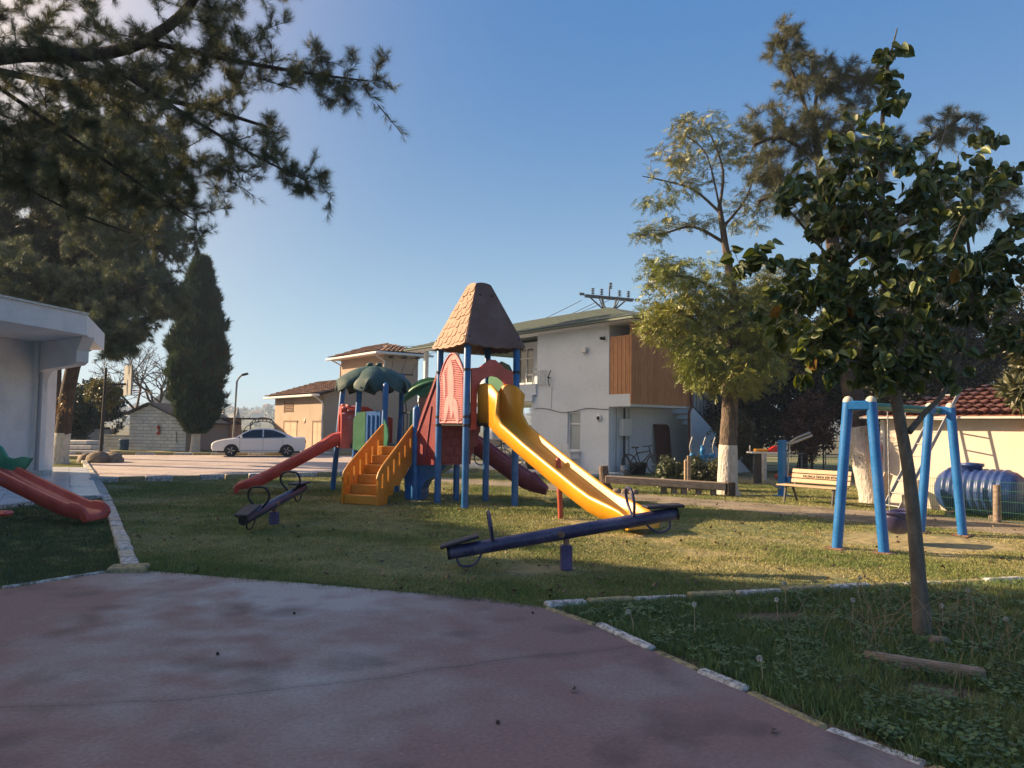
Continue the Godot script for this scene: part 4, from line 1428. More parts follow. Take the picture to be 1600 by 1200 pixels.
	var p3 := Vector2(-2.95, 17.75)
	var p4 := Vector2(-2.83, 19.3)
	var s1 := Vector2(-2.13, 17.25)
	post(root, p1.x, p1.y, 0.0, 2.95, 0.07, M.blue, "post", Vector2(0.22, 0.0))
	post(root, p2.x, p2.y, 0.0, 2.9, 0.07, M.blue, "post", Vector2(0.12, 0.0))
	post(root, p3.x, p3.y, 0.0, 2.66, 0.07, M.blue, "post", Vector2(0.04, 0.0))
	post(root, p4.x, p4.y, 0.0, 2.95, 0.07, M.blue, "post", Vector2(0.08, 0.0))
	post(root, s1.x, s1.y, 0.0, 2.12, 0.085, M.blue)
	st = S()
	prism(st, [p1, p2, p3, s1, Vector2(-1.62, 17.0), Vector2(-1.75, 18.4), p4], 1.12, 1.22, fl)
	put(st, "platform", M.teal, root)
	st = S()
	prism(st, [Vector2(0.05, 0.72), Vector2(0.9, 0.72), Vector2(0.9, 1.2), Vector2(0.05, 1.2)], -0.03, 0.0, face_frame(p3, s1))
	put(st, "riser_panel", M.teal, root)
	# leafy canopy: six drooping leaves round a hub
	var cc := P(-3.33, 18.65, 3.08)
	for j in 6:
		leaf_panel(root, "canopy_leaf", cc, deg_to_rad(32 + 60 * j), 0.88 if j % 3 else 0.95, 0.42, 0.38, M.teal, 0.04)
	st = S()
	for q in [-0.12, 0.1]:
		lathe(st, [Vector2(0, 0.09), Vector2(0.07, 0.06), Vector2(0.1, 0), Vector2(0, -0.06)], Transform3D(Basis.IDENTITY, cc + Vector3(q, 0.02, 0.05)), 10)
	put(st, "canopy_knob", M.teal, root)
	# red hood at the head of the red slide
	var so := P(-4.1, 18.95, 0)
	var sd := Vector3(-0.985, 0, -0.0).normalized()
	sd = Vector3(-0.95, 0, 0.3).normalized()
	var hood := Transform3D(Basis(sd.cross(Vector3.UP) * -1.0, Vector3.UP, sd), so)
	hood.basis.x = Vector3.UP.cross(sd)
	var hp = [Vector2(-0.5, 1.1), Vector2(-0.5, 1.75)]
	for j in 9:
		var t := PI - PI * j / 8.0
		hp.append(Vector2(cos(t) * 0.5, 1.78 + sin(t) * 0.36))
	hp.append(Vector2(0.5, 1.1))
	hp.append(Vector2(0.3, 1.1))
	for j in 9:
		var t := PI * j / 8.0
		hp.append(Vector2(cos(t) * 0.3, 1.62 + sin(t) * 0.33))
	hp.append(Vector2(-0.3, 1.1))
	st = S()
	prism(st, hp, -0.3, 0.12, hood)
	var hd := put(st, "slide_hood", M.red, root)
	st = S()
	for j in 12:
		var t := PI - PI * (j + 0.5) / 12.0
		lathe(st, [Vector2(0, -0.03), Vector2(0.06, 0), Vector2(0.05, 0.03), Vector2(0, 0.045)], hood * Transform3D(Basis.IDENTITY, Vector3(cos(t) * 0.46, 1.78 + sin(t) * 0.36, 0.05 - 0.12 * (j % 2))), 8)
	put(st, "hood_trim", M.pink, hd)
	f = face_frame(p1, p4)
	st = S()
	prism(st, [Vector2(0.1, 1.22), Vector2(1.55, 1.22), Vector2(1.55, 1.85), Vector2(1.2, 1.95), Vector2(0.9, 2.12), Vector2(0.6, 2.15), Vector2(0.35, 2.1), Vector2(0.1, 1.85)], -0.02, 0.02, f)
	put(st, "back_panel", M.red, root)
	# red slide
	var rp = []
	var rw = []
	for q in [[0.05, 1.24, 0.24], [0.22, 1.22, 0.22], [0.4, 1.13, 0.18], [0.7, 0.96, 0.16], [1.2, 0.68, 0.16], [1.7, 0.4, 0.16], [1.9, 0.29, 0.17], [2.05, 0.24, 0.16], [2.22, 0.22, 0.11], [2.4, 0.2, 0.06], [2.46, 0.15, 0.04], [2.47, 0.06, 0.02]]:
		rp.append(so + sd * q[0] + Vector3(0, q[1], 0))
		rw.append(q[2])
	put(chute(rp, 0.6, rw, 0.07, sd.cross(Vector3.UP)), "red_slide", M.red, root)
	# green and blue front panels
	f = face_frame(p2, p3)
	st = S()
	prism(st, [Vector2(0.02, 1.1), Vector2(0.42, 1.02), Vector2(0.42, 1.98), Vector2(0.15, 1.96), Vector2(0.02, 1.8)], 0.0, 0.05, f)
	put(st, "green_panel", M.green, root)
	st = S()
	prism(st, [Vector2(0.44, 1.02), Vector2(0.9, 1.1), Vector2(0.9, 2.0), Vector2(0.44, 1.98)], 0.0, 0.05, f)
	var bp := put(st, "blue_panel", paint(0.02, 0.13, 0.4, 0.4, 0.2, 52), root)
	st = S()
	for q in [0.52, 0.66, 0.8]:
		cbox(st, f * Vector3(q, 1.5, 0.06), Vector3(0.03, 0.8, 0.03), 0.006, f.basis)
	put(st, "panel_rib", M.blue, bp)
	# green wings either side of the stair head
	f = face_frame(p3, s1)
	var w4 := p3.distance_to(s1)
	st = S()
	prism(st, [Vector2(0.06, 1.05), Vector2(0.14, 1.05), Vector2(0.2, 1.4), Vector2(0.17, 1.6), Vector2(0.09, 1.78), Vector2(0.06, 1.8)], 0.01, 0.06, f)
	put(st, "green_wing", M.lightgreen, root)
	st = S()
	var gw = [Vector2(w4 - 0.07, 1.05), Vector2(w4 - 0.36, 1.05), Vector2(w4 - 0.4, 1.5), Vector2(w4 - 0.38, 1.98)]
	for j in 5:
		var t := j / 4.0 * PI * 0.5
		gw.append(Vector2(w4 - 0.36 + 0.3 * sin(t), 1.72 + 0.3 * cos(t)))
	prism(st, gw, -0.3, -0.25, f)
	var gwn := put(st, "green_wing", M.green, root)
	st = S()
	for j in 7:
		var t := 0.2 + j / 6.0 * 1.2
		bar(st, f * Vector3(w4 - 0.36 + 0.18 * sin(t), 1.72 + 0.18 * cos(t), -0.24), f * Vector3(w4 - 0.36 + 0.28 * sin(t), 1.72 + 0.28 * cos(t), -0.24), 0.03, 0.02)
	put(st, "wing_rib", M.lightgreen, gwn)
	# dark metal railing on the far side of the deck
	st = S()
	var ra := P(p4.x + 0.05, p4.y, 0)
	var rb := P(-1.72, 18.3, 0)
	for y in [1.3, 1.98]:
		tube(st, [ra + Vector3(0, y, 0), rb + Vector3(0, y, 0)], 0.016, 5)
	for j in 12:
		var q := ra.lerp(rb, j / 11.0)
		tube(st, [q + Vector3(0, 1.3, 0), q + Vector3(0, 1.98, 0)], 0.011, 4)
	tube(st, smooth_path([ra.lerp(rb, 0.05) + Vector3(0, 1.98, 0), ra.lerp(rb, 0.05) + Vector3(0, 2.2, 0), ra.lerp(rb, 0.12) + Vector3(0, 2.26, 0), ra.lerp(rb, 0.16) + Vector3(0, 1.98, 0)], 3), 0.014, 5)
	tube(st, smooth_path([ra.lerp(rb, 0.45) + Vector3(0, 1.98, 0), ra.lerp(rb, 0.45) + Vector3(0, 2.2, 0), ra.lerp(rb, 0.53) + Vector3(0, 2.26, 0), ra.lerp(rb, 0.56) + Vector3(0, 1.98, 0)], 3), 0.014, 5)
	put(st, "railing", M.black, root)
	# moulded palm tree panel
	st = S()
	f = face_frame(Vector2(-2.5, 17.9), Vector2(-1.45, 17.55))
	prism(st, [Vector2(0.36, 1.2), Vector2(0.55, 1.2), Vector2(0.56, 1.8), Vector2(0.62, 2.42), Vector2(0.5, 2.47), Vector2(0.38, 2.3), Vector2(0.4, 1.8)], -0.03, 0.03, f)
	put(st, "palm_trunk", M.palmtrunk, root)
	st = S()
	var pl = [Vector2(-0.02, 2.18), Vector2(0.06, 2.40), Vector2(0.2, 2.58), Vector2(0.4, 2.72), Vector2(0.62, 2.78), Vector2(0.78, 2.77), Vector2(0.86, 2.72), Vector2(0.74, 2.62), Vector2(0.66, 2.46), Vector2(0.58, 2.36), Vector2(0.42, 2.32), Vector2(0.34, 2.40), Vector2(0.25, 2.36), Vector2(0.18, 2.32), Vector2(0.08, 2.26)]
	prism(st, pl, -0.05, 0.05, f)
	var pm := put(st, "palm_leaf", M.green, root)
	st = S()
	tube(st, smooth_path([f * Vector3(0.02, 2.24, 0.04), f * Vector3(0.2, 2.46, 0.06), f * Vector3(0.5, 2.61, 0.06), f * Vector3(0.8, 2.7, 0.04)], 4), [0.02, 0.03, 0.04, 0.05, 0.055, 0.06, 0.06, 0.06, 0.055, 0.05, 0.04, 0.03, 0.02], 6)
	put(st, "leaf_rib", M.green, pm)
	# --- orange stairs
	var lb := P(-3.55, 16.36)
	var lt := P(-2.93, 17.62)
	var rb2 := P(-2.76, 16.05)
	var rt := P(-2.2, 17.26)
	for q in [[lb, lt], [rb2, rt]]:
		var run: float = q[0].distance_to(q[1])
		st = S()
		var top := func(x): return 0.66 + 1.0 * x / run + (0.0 if x > 0.13 else -0.13 * pow(1.0 - x / 0.13, 2.0))
		var low := func(x): return max(0.0, floor((x - 0.12) / 0.235) * 0.185) if x > 0.12 else 0.0
		var cut := func(x): return [0.28 + 0.8 * x / run, 0.56 + 0.93 * x / run]
		var xs = [0.0, 0.06, 0.12, 0.17]
		var sl = [false, false, true]
		var x := 0.17
		while x < run - 0.2:
			xs.append(x + 0.15)
			sl.append(false)
			xs.append(x + 0.21)
			sl.append(true)
			x += 0.21
		xs.append(run)
		sl.append(false)
		strip_panel(st, q[0], q[1], 0.025, xs, sl, top, low, cut)
		put(st, "stair_rail_panel", M.orange, root)
		st = S()
		var al: Vector3 = (q[1] - q[0]).normalized()
		var tp = []
		for j in 8:
			var xx := run * j / 7.0
			tp.append(q[0] + al * xx + Vector3(0, top.call(xx) + 0.005, 0))
		tp.insert(1, q[0] + al * 0.06 + Vector3(0, top.call(0.06) + 0.005, 0))
		tube(st, tp, 0.036, 8)
		put(st, "stair_handrail", M.orange, root)
	for j in 6:
		var t := (j + 0.0) / 6.0
		var a := lb.lerp(lt, t + 0.02)
		var b := rb2.lerp(rt, t + 0.02)
		var a2 := lb.lerp(lt, t + 0.19)
		st = S()
		var ac := (b - a).normalized()
		var fw := (a2 - a).normalized()
		fw = (fw - ac * fw.dot(ac)).normalized()
		var h := 0.2 * (j + 1)
		cbox(st, (a + b) * 0.5 + fw * 0.13 + Vector3(0, h - 0.1, 0), Vector3(a.distance_to(b) - 0.05, 0.2, 0.27), 0.015, Basis(ac, Vector3.UP, ac.cross(Vector3.UP)))
		put(st, "stair_step", M.orange, root)


func leaf_panel(root, called: String, c: Vector3, ang: float, leng: float, wide: float, drop: float, m: Material, thick: float):
	# a big moulded leaf bending down and outwards from c
	var dirv := Vector3(cos(ang), 0, -sin(ang))
	var side := Vector3(sin(ang), 0, cos(ang))
	var rows = []
	var under = []
	for i in 11:
		var u := i / 10.0
		var w := wide * (0.35 + 0.65 * sin(clampf(u * 1.25 + 0.1, 0, 1) * PI * 0.5)) * (1.0 if u < 0.75 else sqrt(max(0.02, 1.0 - pow((u - 0.75) / 0.26, 2.0))))
		w *= 1.0 + 0.09 * sin(u * 15.0)
		var a = []
		var b = []
		for j in 9:
			var v := j / 4.0 - 1.0
			var y = -drop * u * u - 0.16 * v * v * (0.5 + u) + 0.03 * (1.0 - abs(v))
			var p := c + dirv * (leng * u) + side * (w * v) + Vector3(0, y, 0)
			a.append(p)
			b.append(p + Vector3(0, -thick, 0))
		b.reverse()
		rows.append(a + b)
	var st := S()
	loft(st, rows, true, true, false)
	put(st, called, m, root)


func build_seesaws():
	var s := thing("seesaw", "large purple tube seesaw on a square post in front of the yellow slide", "seesaw", P(0.66, 9.09))
	seesaw(s, P(-0.70, 8.97, 0.2), P(1.97, 9.23, 0.66), 0.078, P(0.66, 9.1), M.purple)
	var t := thing("seesaw", "small dark blue seesaw left of the orange stairs, seen nearly end on", "seesaw", P(-3.87, 12.8))
	seesaw(t, P(-4.03, 11.75, 0.2), P(-3.74, 13.95, 0.52), 0.078, P(-3.89, 12.8), M.seesaw_b)


func seesaw(s, a: Vector3, b: Vector3, r: float, foot: Vector3, m):
	var t := (b - a).normalized()
	var across := t.cross(Vector3.UP).normalized()
	var up := across.cross(t).normalized()
	var st := S()
	tube(st, [a, a + t * 0.02, b - t * 0.02, b], [r * 0.9, r, r, r * 0.9], 16)
	put(st, "beam", m, s)
	var mid := (foot - a).dot(t)
	var pv := a + t * mid
	st = S()
	cbox(st, Vector3(foot.x, (pv.y - 0.13) * 0.5, foot.z), Vector3(0.13, pv.y - 0.13, 0.13), 0.012, Basis(t.slide(Vector3.UP).normalized(), Vector3.UP, across))
	put(st, "post", M.post_purple, s)
	st = S()
	tube(st, [Vector3(foot.x, pv.y - 0.14, foot.z), Vector3(foot.x, pv.y, foot.z)], 0.035, 8)
	tube(st, [pv - across * 0.1, pv + across * 0.1], 0.04, 10)
	put(st, "pivot", M.rust, s)
	for e in [[a, t], [b, -t]]:
		var o: Vector3 = e[0]
		var i: Vector3 = e[1]
		st = S()
		var tilt := (i + up * 0.12).normalized()
		cbox(st, o + i * 0.14 + up * (r + 0.035), Vector3(0.46, 0.035, 0.24), 0.012, Basis(tilt, across.cross(tilt).normalized() * (1 if across.cross(tilt).y > 0 else -1), across if across.cross(tilt).y > 0 else -across))
		put(st, "seat", M.seat_dark, s)
		st = S()
		tube(st, [o - i * 0.02, o + i * 0.015], r * 1.02, 14)
		put(st, "end_cap", M.black, s)
		# rounded handle standing across the beam
		st = S()
		var h0 := o + i * 0.52 + up * r * 0.8
		tube(st, smooth_path([h0 - across * 0.05, h0 - across * 0.16 + up * 0.13, h0 - across * 0.17 + up * 0.24, h0 - across * 0.1 + up * 0.32, h0 + across * 0.1 + up * 0.32, h0 + across * 0.17 + up * 0.24, h0 + across * 0.16 + up * 0.13, h0 + across * 0.05], 3), 0.018, 7)
		put(st, "handle", M.purple if m == M.purple else M.black, s)
		# bumper loop below
		st = S()
		var g := o + i * 0.08 - up * r * 0.8
		tube(st, smooth_path([g, g - up * 0.09 + i * 0.02, g - up * 0.125 + i * 0.1, g - up * 0.11 + i * 0.2, g + i * 0.3], 3), 0.014, 6)
		put(st, "bumper", M.purple if m == M.purple else M.black, s)


func build_swing():
	var v := Vector3(2.2, 0, -1.92)
	var f1 := P(4.63, 11.01)
	var f2 := P(5.13, 10.66)
	var t1 := P(4.78, 10.93, 2.14)
	var t2 := P(5.02, 10.76, 2.14)
	var s := thing("swing_set", "blue A-frame swing stand with green top bar and cream capped legs", "swing", f1)
	for q in [[f1, t1], [f2, t2], [f1 + v, t1 + v], [f2 + v, t2 + v]]:
		var st := S()
		var u: Vector3 = (q[1] - q[0]).normalized()
		tube(st, [q[0] - u * 0.05, q[0] + u * 0.3, q[1] - u * 0.06], [0.07, 0.072, 0.072], 16)
		var leg := put(st, "leg", M.swing_blue, s)
		st = S()
		tube(st, [q[1] - u * 0.065, q[1] - u * 0.02, q[1] + u * 0.012, q[1] + u * 0.024], [0.0725, 0.066, 0.042, 0.012], 14)
		put(st, "cap", M.cap, leg)
		st = S()
		cbox(st, Vector3(q[0].x, 0.012, q[0].z), Vector3(0.26, 0.024, 0.26), 0.006, Basis.from_euler(Vector3(0, 0.7, 0)))
		put(st, "foot_plate", M.rust, leg)
	var a := (t1 + t2) * 0.5 + Vector3(0, -0.11, 0)
	var st := S()
	tube(st, [a, a + v], 0.055, 14)
	put(st, "top_bar", M.greenbar, s)
	for o in [Vector3.ZERO, v]:
		st = S()
		bar(st, t1 + o + Vector3(0, -0.11, 0), t2 + o + Vector3(0, -0.11, 0), 0.14, 0.13, 0.015)
		bar(st, a + o * 0.8 + Vector3(0, 0, 0), a + o * 0.8 + v * (0.12 if o == Vector3.ZERO else 0.08), 0.13, 0.12, 0.015)
		put(st, "bracket", M.swing_blue, s)
	# the bucket seat on its chains
	var top := a + v * 0.42
	var c := top + Vector3(0.0, -1.72, 0.0)
	var b := thing("baby_swing", "dark purple bucket swing seat hanging on chains between the blue legs", "swing seat", Vector3(c.x, 0.2, c.z))
	var xf := Transform3D(Basis(v.normalized(), Vector3.UP, v.normalized().cross(Vector3.UP)), c)
	st = S()
	var sec = []
	for k in 11:
		var t := k / 10.0
		sec.append(Vector2(0.27 * sin(PI * 0.5 * t) + 0.02, -0.17 + 0.3 * t * t))
	for k in 11:
		var t := 1.0 - k / 10.0
		sec.append(Vector2(max(0.0, 0.24 * sin(PI * 0.5 * t)), -0.14 + 0.28 * t * t))
	var sb := Transform3D(Basis(Vector3(1.1, 0, 0), Vector3(0, 1, 0), Vector3(0, 0, 0.85)), Vector3.ZERO)
	lathe(st, sec, xf * sb, 20)
	put(st, "bucket", M.purple, b)
	st = S()
	var rim = []
	for k in 21:
		var t := TAU * k / 20.0
		rim.append(xf * Vector3(cos(t) * 0.31, 0.135 + 0.03 * cos(t * 2.0), sin(t) * 0.25))
	tube(st, rim, 0.035, 8, false)
	put(st, "rim", M.purple, b)
	for q in [-0.29, 0.29]:
		st = S()
		var e := xf * Vector3(q, 0.16, 0)
		var h = top + v.normalized() * q * 1.1 + Vector3(0, -0.05, 0)
		var links := 22
		for k in links:
			var p0 := e.lerp(h, float(k) / links)
			var p1 := e.lerp(h, (k + 1.15) / links)
			tube(st, [p0, p1], 0.009 if k % 2 else 0.012, 4)
		put(st, "chain", M.galv, b)


func build_toddler_slide():
	# red toddler slide with a green leaf panel by the terrace
	var s := thing("toddler_slide", "small red slide with green leaf panel beside the terrace on the left", "slide", P(-8.7, 12.9))
	var keys = smooth_path([P(-9.0, 13.25, 0.86), P(-8.75, 13.15, 0.83), P(-8.4, 13.0, 0.68), P(-7.4, 12.62, 0.36), P(-7.0, 12.47, 0.24), P(-6.75, 12.38, 0.2), P(-6.6, 12.32, 0.19), P(-6.56, 12.31, 0.1)], 3)
	var w = []
	for i in keys.size():
		w.append(0.14 if i < 14 else (0.17 if i < 17 else lerpf(0.14, 0.02, (i - 17) / 4.0)))
	put(chute(keys, 0.46, w, 0.07), "chute", M.red, s)
	var st := S()
	var f := face_frame(Vector2(-8.95, 13.3), Vector2(-8.0, 13.2))
	prism(st, [Vector2(0, 0.85), Vector2(0.5, 0.72), Vector2(0.68, 0.86), Vector2(0.78, 1.02), Vector2(0.6, 1.04), Vector2(0.45, 1.0), Vector2(0.32, 1.03), Vector2(0.2, 1.2), Vector2(0.0, 1.3)], -0.03, 0.03, f)
	put(st, "leaf_panel", M.lightgreen, s)
	st = S()
	prism(st, [Vector2(-0.1, 0.1), Vector2(0.3, 0.1), Vector2(0.42, 0.4), Vector2(0.3, 0.7), Vector2(-0.1, 0.72)], -0.04, 0.04, face_frame(Vector2(-9.2, 13.3), Vector2(-8.2, 13.1)))
	put(st, "side_panel", M.green, s)
	for q in [Vector2(-8.95, 13.0), Vector2(-8.98, 13.5)]:
		post(s, q.x, q.y, 0.0, 0.95, 0.05, M.green, "leg")
	var r := thing("spring_rocker", "low red and green spring rocker on the grass below the small red slide", "spring rocker", P(-7.55, 11.0))
	st = S()
	cbox(st, P(-7.45, 11.0, 0.34), Vector3(0.75, 0.07, 0.22), 0.03)
	put(st, "board", M.red, r)
	st = S()
	cbox(st, P(-7.8, 11.0, 0.4), Vector3(0.26, 0.06, 0.3), 0.025)
	put(st, "seat", M.green, r)
	st = S()
	var coil = []
	for k in 49:
		var t := k / 48.0
		coil.append(P(-7.55 + 0.08 * cos(t * TAU * 5), 11.0 + 0.08 * sin(t * TAU * 5), 0.02 + t * 0.3))
	tube(st, coil, 0.014, 5)
	put(st, "spring", M.black, r)


# ---------------------------------------------------------------- far things
func build_far():
	# hills across the valley
	var n := FastNoiseLite.new()
	n.seed = 90
	n.frequency = 0.004
	var n2 := FastNoiseLite.new()
	n2.seed = 91
	n2.frequency = 0.02
	var hill := func(x, d) -> float:
		var t: float = smoothstep(330.0, 820.0, d)
		return -3.0 + t * (17.5 + 7.0 * n.get_noise_2d(x, d) + 2.0 * n2.get_noise_2d(x, d)) - smoothstep(900.0, 1300.0, d) * 12.0
	var st := S()
	var nx := 90
	var nd := 24
	st.set_smooth_group(0)
	for j in nd:
		for i in nx:
			var q = []
			for e in [[0, 0], [1, 0], [1, 1], [0, 1]]:
				var x: float = -1300.0 + 2600.0 * (i + e[0]) / nx
				var d: float = 300.0 + 1000.0 * (j + e[1]) / nd
				q.append(P(x, d, hill.call(x, d)))
			tri(st, q[0], q[2], q[1])
			tri(st, q[0], q[3], q[2])
	struct(st, "hills", skin([[0.2, 0.05, 0.07, 0.04], [0.45, 0.09, 0.10, 0.06], [0.6, 0.16, 0.15, 0.11], [0.8, 0.22, 0.2, 0.16]], 120.0, 0.95, 0.0, 0.05, 92, 0.03, 0.2))
	var xs = []
	var cs = []
	for i in 900:
		var x := rng.randf_range(-560, 260)
		var d := rng.randf_range(430, 900)
		var s := rng.randf_range(2.5, 6.0)
		xs.append(Transform3D(Basis.IDENTITY.rotated(Vector3.UP, rng.randf() * TAU).scaled(Vector3(s, s * rng.randf_range(0.6, 1.1), s)), P(x, d, hill.call(x, d) + s * 0.3)))
		var g := rng.randf_range(0.6, 1.3)
		cs.append(Color(0.035 * g, 0.055 * g, 0.03 * g))
	foliage("hillside_trees", clump_mesh(11, 26, 0.5), M.leaf, xs, cs)
	# houses on the hillside
	var proto: Node3D = null
	for i in 30:
		var x := rng.randf_range(-330, -150)
		var d := rng.randf_range(470, 790)
		if i > 21:
			x = rng.randf_range(-60, 40)
		var o: Node3D
		if proto == null:
			proto = thing("hillside_house", "tiny pale house with red-brown roof on the hazy hillside", "house", Vector3.ZERO, "houses on the far hillside")
			st = S()
			box(st, Vector3(0, 2.5, 0), Vector3(9, 7, 8))
			put(st, "wall", plain(0.5, 0.47, 0.42, 0.9), proto)
			st = S()
			hip_roof(st, -5, 5, 4.5, -4.5, 6.0, Vector3(-1.5, 8.2, 0), Vector3(1.5, 8.2, 0))
			put(st, "roof", plain(0.3, 0.17, 0.12, 0.9), proto)
			o = proto
		else:
			o = proto.duplicate()
			o.name = numbered("hillside_house")
			add_child(o)
		o.position = P(x, d, hill.call(x, d))
		o.rotation.y = rng.randf() * TAU
		o.scale = Vector3.ONE * rng.randf_range(0.5, 0.9)
	# pylon behind the white house
	var py := thing("pylon", "steel lattice pylon with crossarm and insulators rising behind the house roof", "pylon", P(7.6, 60))
	st = S()
	var c := P(7.55, 60, 0)
	for s in [[-0.25, -0.25], [0.25, -0.25], [-0.25, 0.25], [0.25, 0.25]]:
		tube(st, [c + Vector3(s[0] * 1.6, 0, s[1] * 1.6), c + Vector3(s[0], 10.6, s[1]), c + Vector3(s[0] * 2.4, 12.0, s[1])], 0.05, 4)
	for k in 16:
		var y := 0.7 * k
		for s in [-1, 1]:
			tube(st, [c + Vector3(-0.35 * s, y, 0.3), c + Vector3(0.35 * s, y + 0.7, 0.3)], 0.03, 4)
	put(st, "mast", M.farmetal, py)
	st = S()
	bar(st, c + Vector3(-1.9, 12.1, 0.15), c + Vector3(1.9, 11.8, 0.15), 0.1, 0.16)
	bar(st, c + Vector3(-1.9, 12.1, -0.4), c + Vector3(1.9, 11.8, -0.4), 0.1, 0.16)
	for s in [-1, 1]:
		tube(st, [c + Vector3(0, 10.6, 0), c + Vector3(1.5 * s, 11.95, 0)], 0.06, 4)
		tube(st, [c + Vector3(0.2 * s, 10.4, 0), c + Vector3(0.8 * s, 11.9, 0)], 0.05, 4)
	tube(st, [c + Vector3(0, 11.9, 0), c + Vector3(0, 12.8, 0)], 0.06, 5)
	put(st, "crossarm", M.farmetal, py)
	for q in [[-2.0, 12.1, -0.5], [-1.3, 12.15, 0.0], [-0.6, 12.1, 0.0], [0.1, 12.6, 0.0], [0.8, 12.0, 0.0], [1.5, 11.95, 0.0], [2.05, 11.7, 0.5]]:
		st = S()
		for k in 4:
			lathe(st, [Vector2(0.04, -0.05), Vector2(0.17, 0), Vector2(0.04, 0.06)], Transform3D(Basis.from_euler(Vector3(0, 0, q[2] * 2.4)), c + Vector3(q[0] + q[2] * 0.2 * k, q[1] + 0.1 + 0.13 * k * (1 - abs(q[2])) - 0.12 * k * abs(q[2]), 0)), 7)
		put(st, "insulator", M.darkmetal, py)
	var wires := thing("power_line", "thin power cables running left from the pylon towards the beige building", "cable", c + Vector3(-2, 11.5, 0))
	for q in [[-2.2, 11.7, -9.6, 9.3], [-1.0, 11.6, -9.8, 8.9], [0.3, 11.9, -9.2, 9.6]]:
		st = S()
		var pts = []
		for k in 13:
			var t := k / 12.0
			pts.append(Vector3(lerpf(c.x + q[0], q[2], t), lerpf(q[1], q[3] - 1.5, t) - 1.2 * sin(PI * t), lerpf(-60, -62, t)))
		tube(st, pts, 0.022, 4)
		put(st, "cable", M.farmetal, wires)
	# lamp post by the car
	var lp := thing("street_lamp", "grey street lamp with curved arm behind the white car", "street lamp", P(-16.6, 46))
	st = S()
	tube(st, smooth_path([P(-16.6, 46, 0), P(-16.52, 46, 2.0), P(-16.46, 46, 3.9), P(-16.42, 46, 4.25), P(-16.25, 46, 4.5), P(-16.1, 46, 4.6)], 3), 0.055, 7)
	put(st, "pole", M.galv, lp)
	st = S()
	cbox(st, P(-15.98, 46, 4.62), Vector3(0.36, 0.13, 0.2), 0.03, Basis.from_euler(Vector3(0, 0, 0.25)))
	put(st, "lamp_head", M.darkmetal, lp)
	# low brown building and fence behind the car
	var br := thing("brown_hut", "low brown hut with flat dark roof behind the cypress", "hut", P(-19.2, 50))
	st = S()
	box(st, P(-18.95, 51, 0.98), Vector3(1.5, 1.96, 2.0))
	put(st, "wall", M.shed_brown, br)
	st = S()
	box(st, P(-18.1, 51, 2.0), Vector3(3.7, 0.1, 2.6))
	put(st, "roof", plain(0.09, 0.07, 0.06, 0.9), br)
	var fe := thing("green_screen", "dark green screen fence behind the car under the closed parasols", "fence", P(-20, 57))
	for k in 12:
		st = S()
		cbox(st, P(-22.6 + k * 0.42, 57, 0.6), Vector3(0.38, 1.2, 0.05), 0.01)
		put(st, "board", plain(0.02, 0.06, 0.04, 0.8), fe)
	for k in 2:
		var x: float = [-21.8, -20.75][k]
		var pa := thing("closed_parasol", ["left one of the two closed cream parasols, partly behind the lamp post", "taller closed cream parasol leaning right beside the iron arch"][k], "parasol", P(x, 58), "closed parasols behind the car")
		st = S()
		tube(st, [P(x, 58, 0), P(x + 0.15, 58, 2.85)], 0.03, 6)
		put(st, "pole", M.trim, pa)
		st = S()
		var rings = []
		for j in 6:
			var t := j / 5.0
			var ring = []
			for q in 12:
				var a := TAU * q / 12.0
				var r := lerpf(0.46, 0.05, t) * (1.0 if q % 2 else 0.72)
				ring.append(P(x + 0.02 + 0.13 * t + cos(a) * r, 58 + sin(a) * r, lerpf(1.15, 2.8 + 0.1 * k, t)))
			rings.append(ring)
		loft(st, rings, true, true, true)
		put(st, "canvas", M.canvas, pa)
	var ar := thing("iron_arch", "black wrought iron entrance arch behind the white car roof", "arch", P(-19.3, 60))
	st = S()
	for r in [0.0, 0.28]:
		var pts = []
		for k in 13:
			var a := PI - PI * k / 12.0
			pts.append(P(-19.35 + cos(a) * (0.95 - r * 0.3), 60, 1.55 + sin(a) * (0.62 - r)))
		tube(st, pts, 0.035, 5)
	for s in [-1, 1]:
		tube(st, [P(-19.35 + 0.95 * s, 60, 0), P(-19.35 + 0.95 * s, 60, 1.75)], 0.05, 6)
		tube(st, smooth_path([P(-19.35 + 0.95 * s, 60, 1.6), P(-19.35 + 1.25 * s, 60, 1.45), P(-19.35 + 1.45 * s, 60, 1.1)], 3), 0.03, 5)
	for k in 9:
		var a := PI - PI * (k + 0.5) / 9.0
		tube(st, [P(-19.35 + cos(a) * 0.88, 60, 1.55 + sin(a) * 0.36), P(-19.35 + cos(a) * 0.94, 60, 1.55 + sin(a) * 0.6)], 0.04, 5)
	put(st, "arch", M.black, ar)
	# grey pyramid roof beyond the block shed
	var tp := thing("pyramid_roof", "pale grey pyramid shaped roof behind the block shed beside the cypress", "roof", P(-26.0, 60))
	st = S()
	var apex := P(-25.6, 60, 5.4)
	var cr = [P(-28.2, 58.0, 2.4), P(-23.4, 58.0, 2.4), P(-23.0, 62.0, 2.4), P(-28.0, 62.0, 2.4)]
	st.set_smooth_group(-1)
	for k in 4:
		tri(st, cr[k], apex, cr[(k + 1) % 4])
	quad(st, cr[0], cr[1], cr[2], cr[3])
	put(st, "roof", plain(0.26, 0.29, 0.28, 0.8), tp)
	for q in cr:
		st = S()
		tube(st, [Vector3(q.x, 0, q.z), q], 0.07, 6)
		put(st, "post", M.galv, tp)
	# pale steps and blue-grey wall beyond the left tree
	var sp := thing("white_steps", "low white concrete steps in sunshine beyond the left pine trunk", "steps", P(-22.3, 39.5))
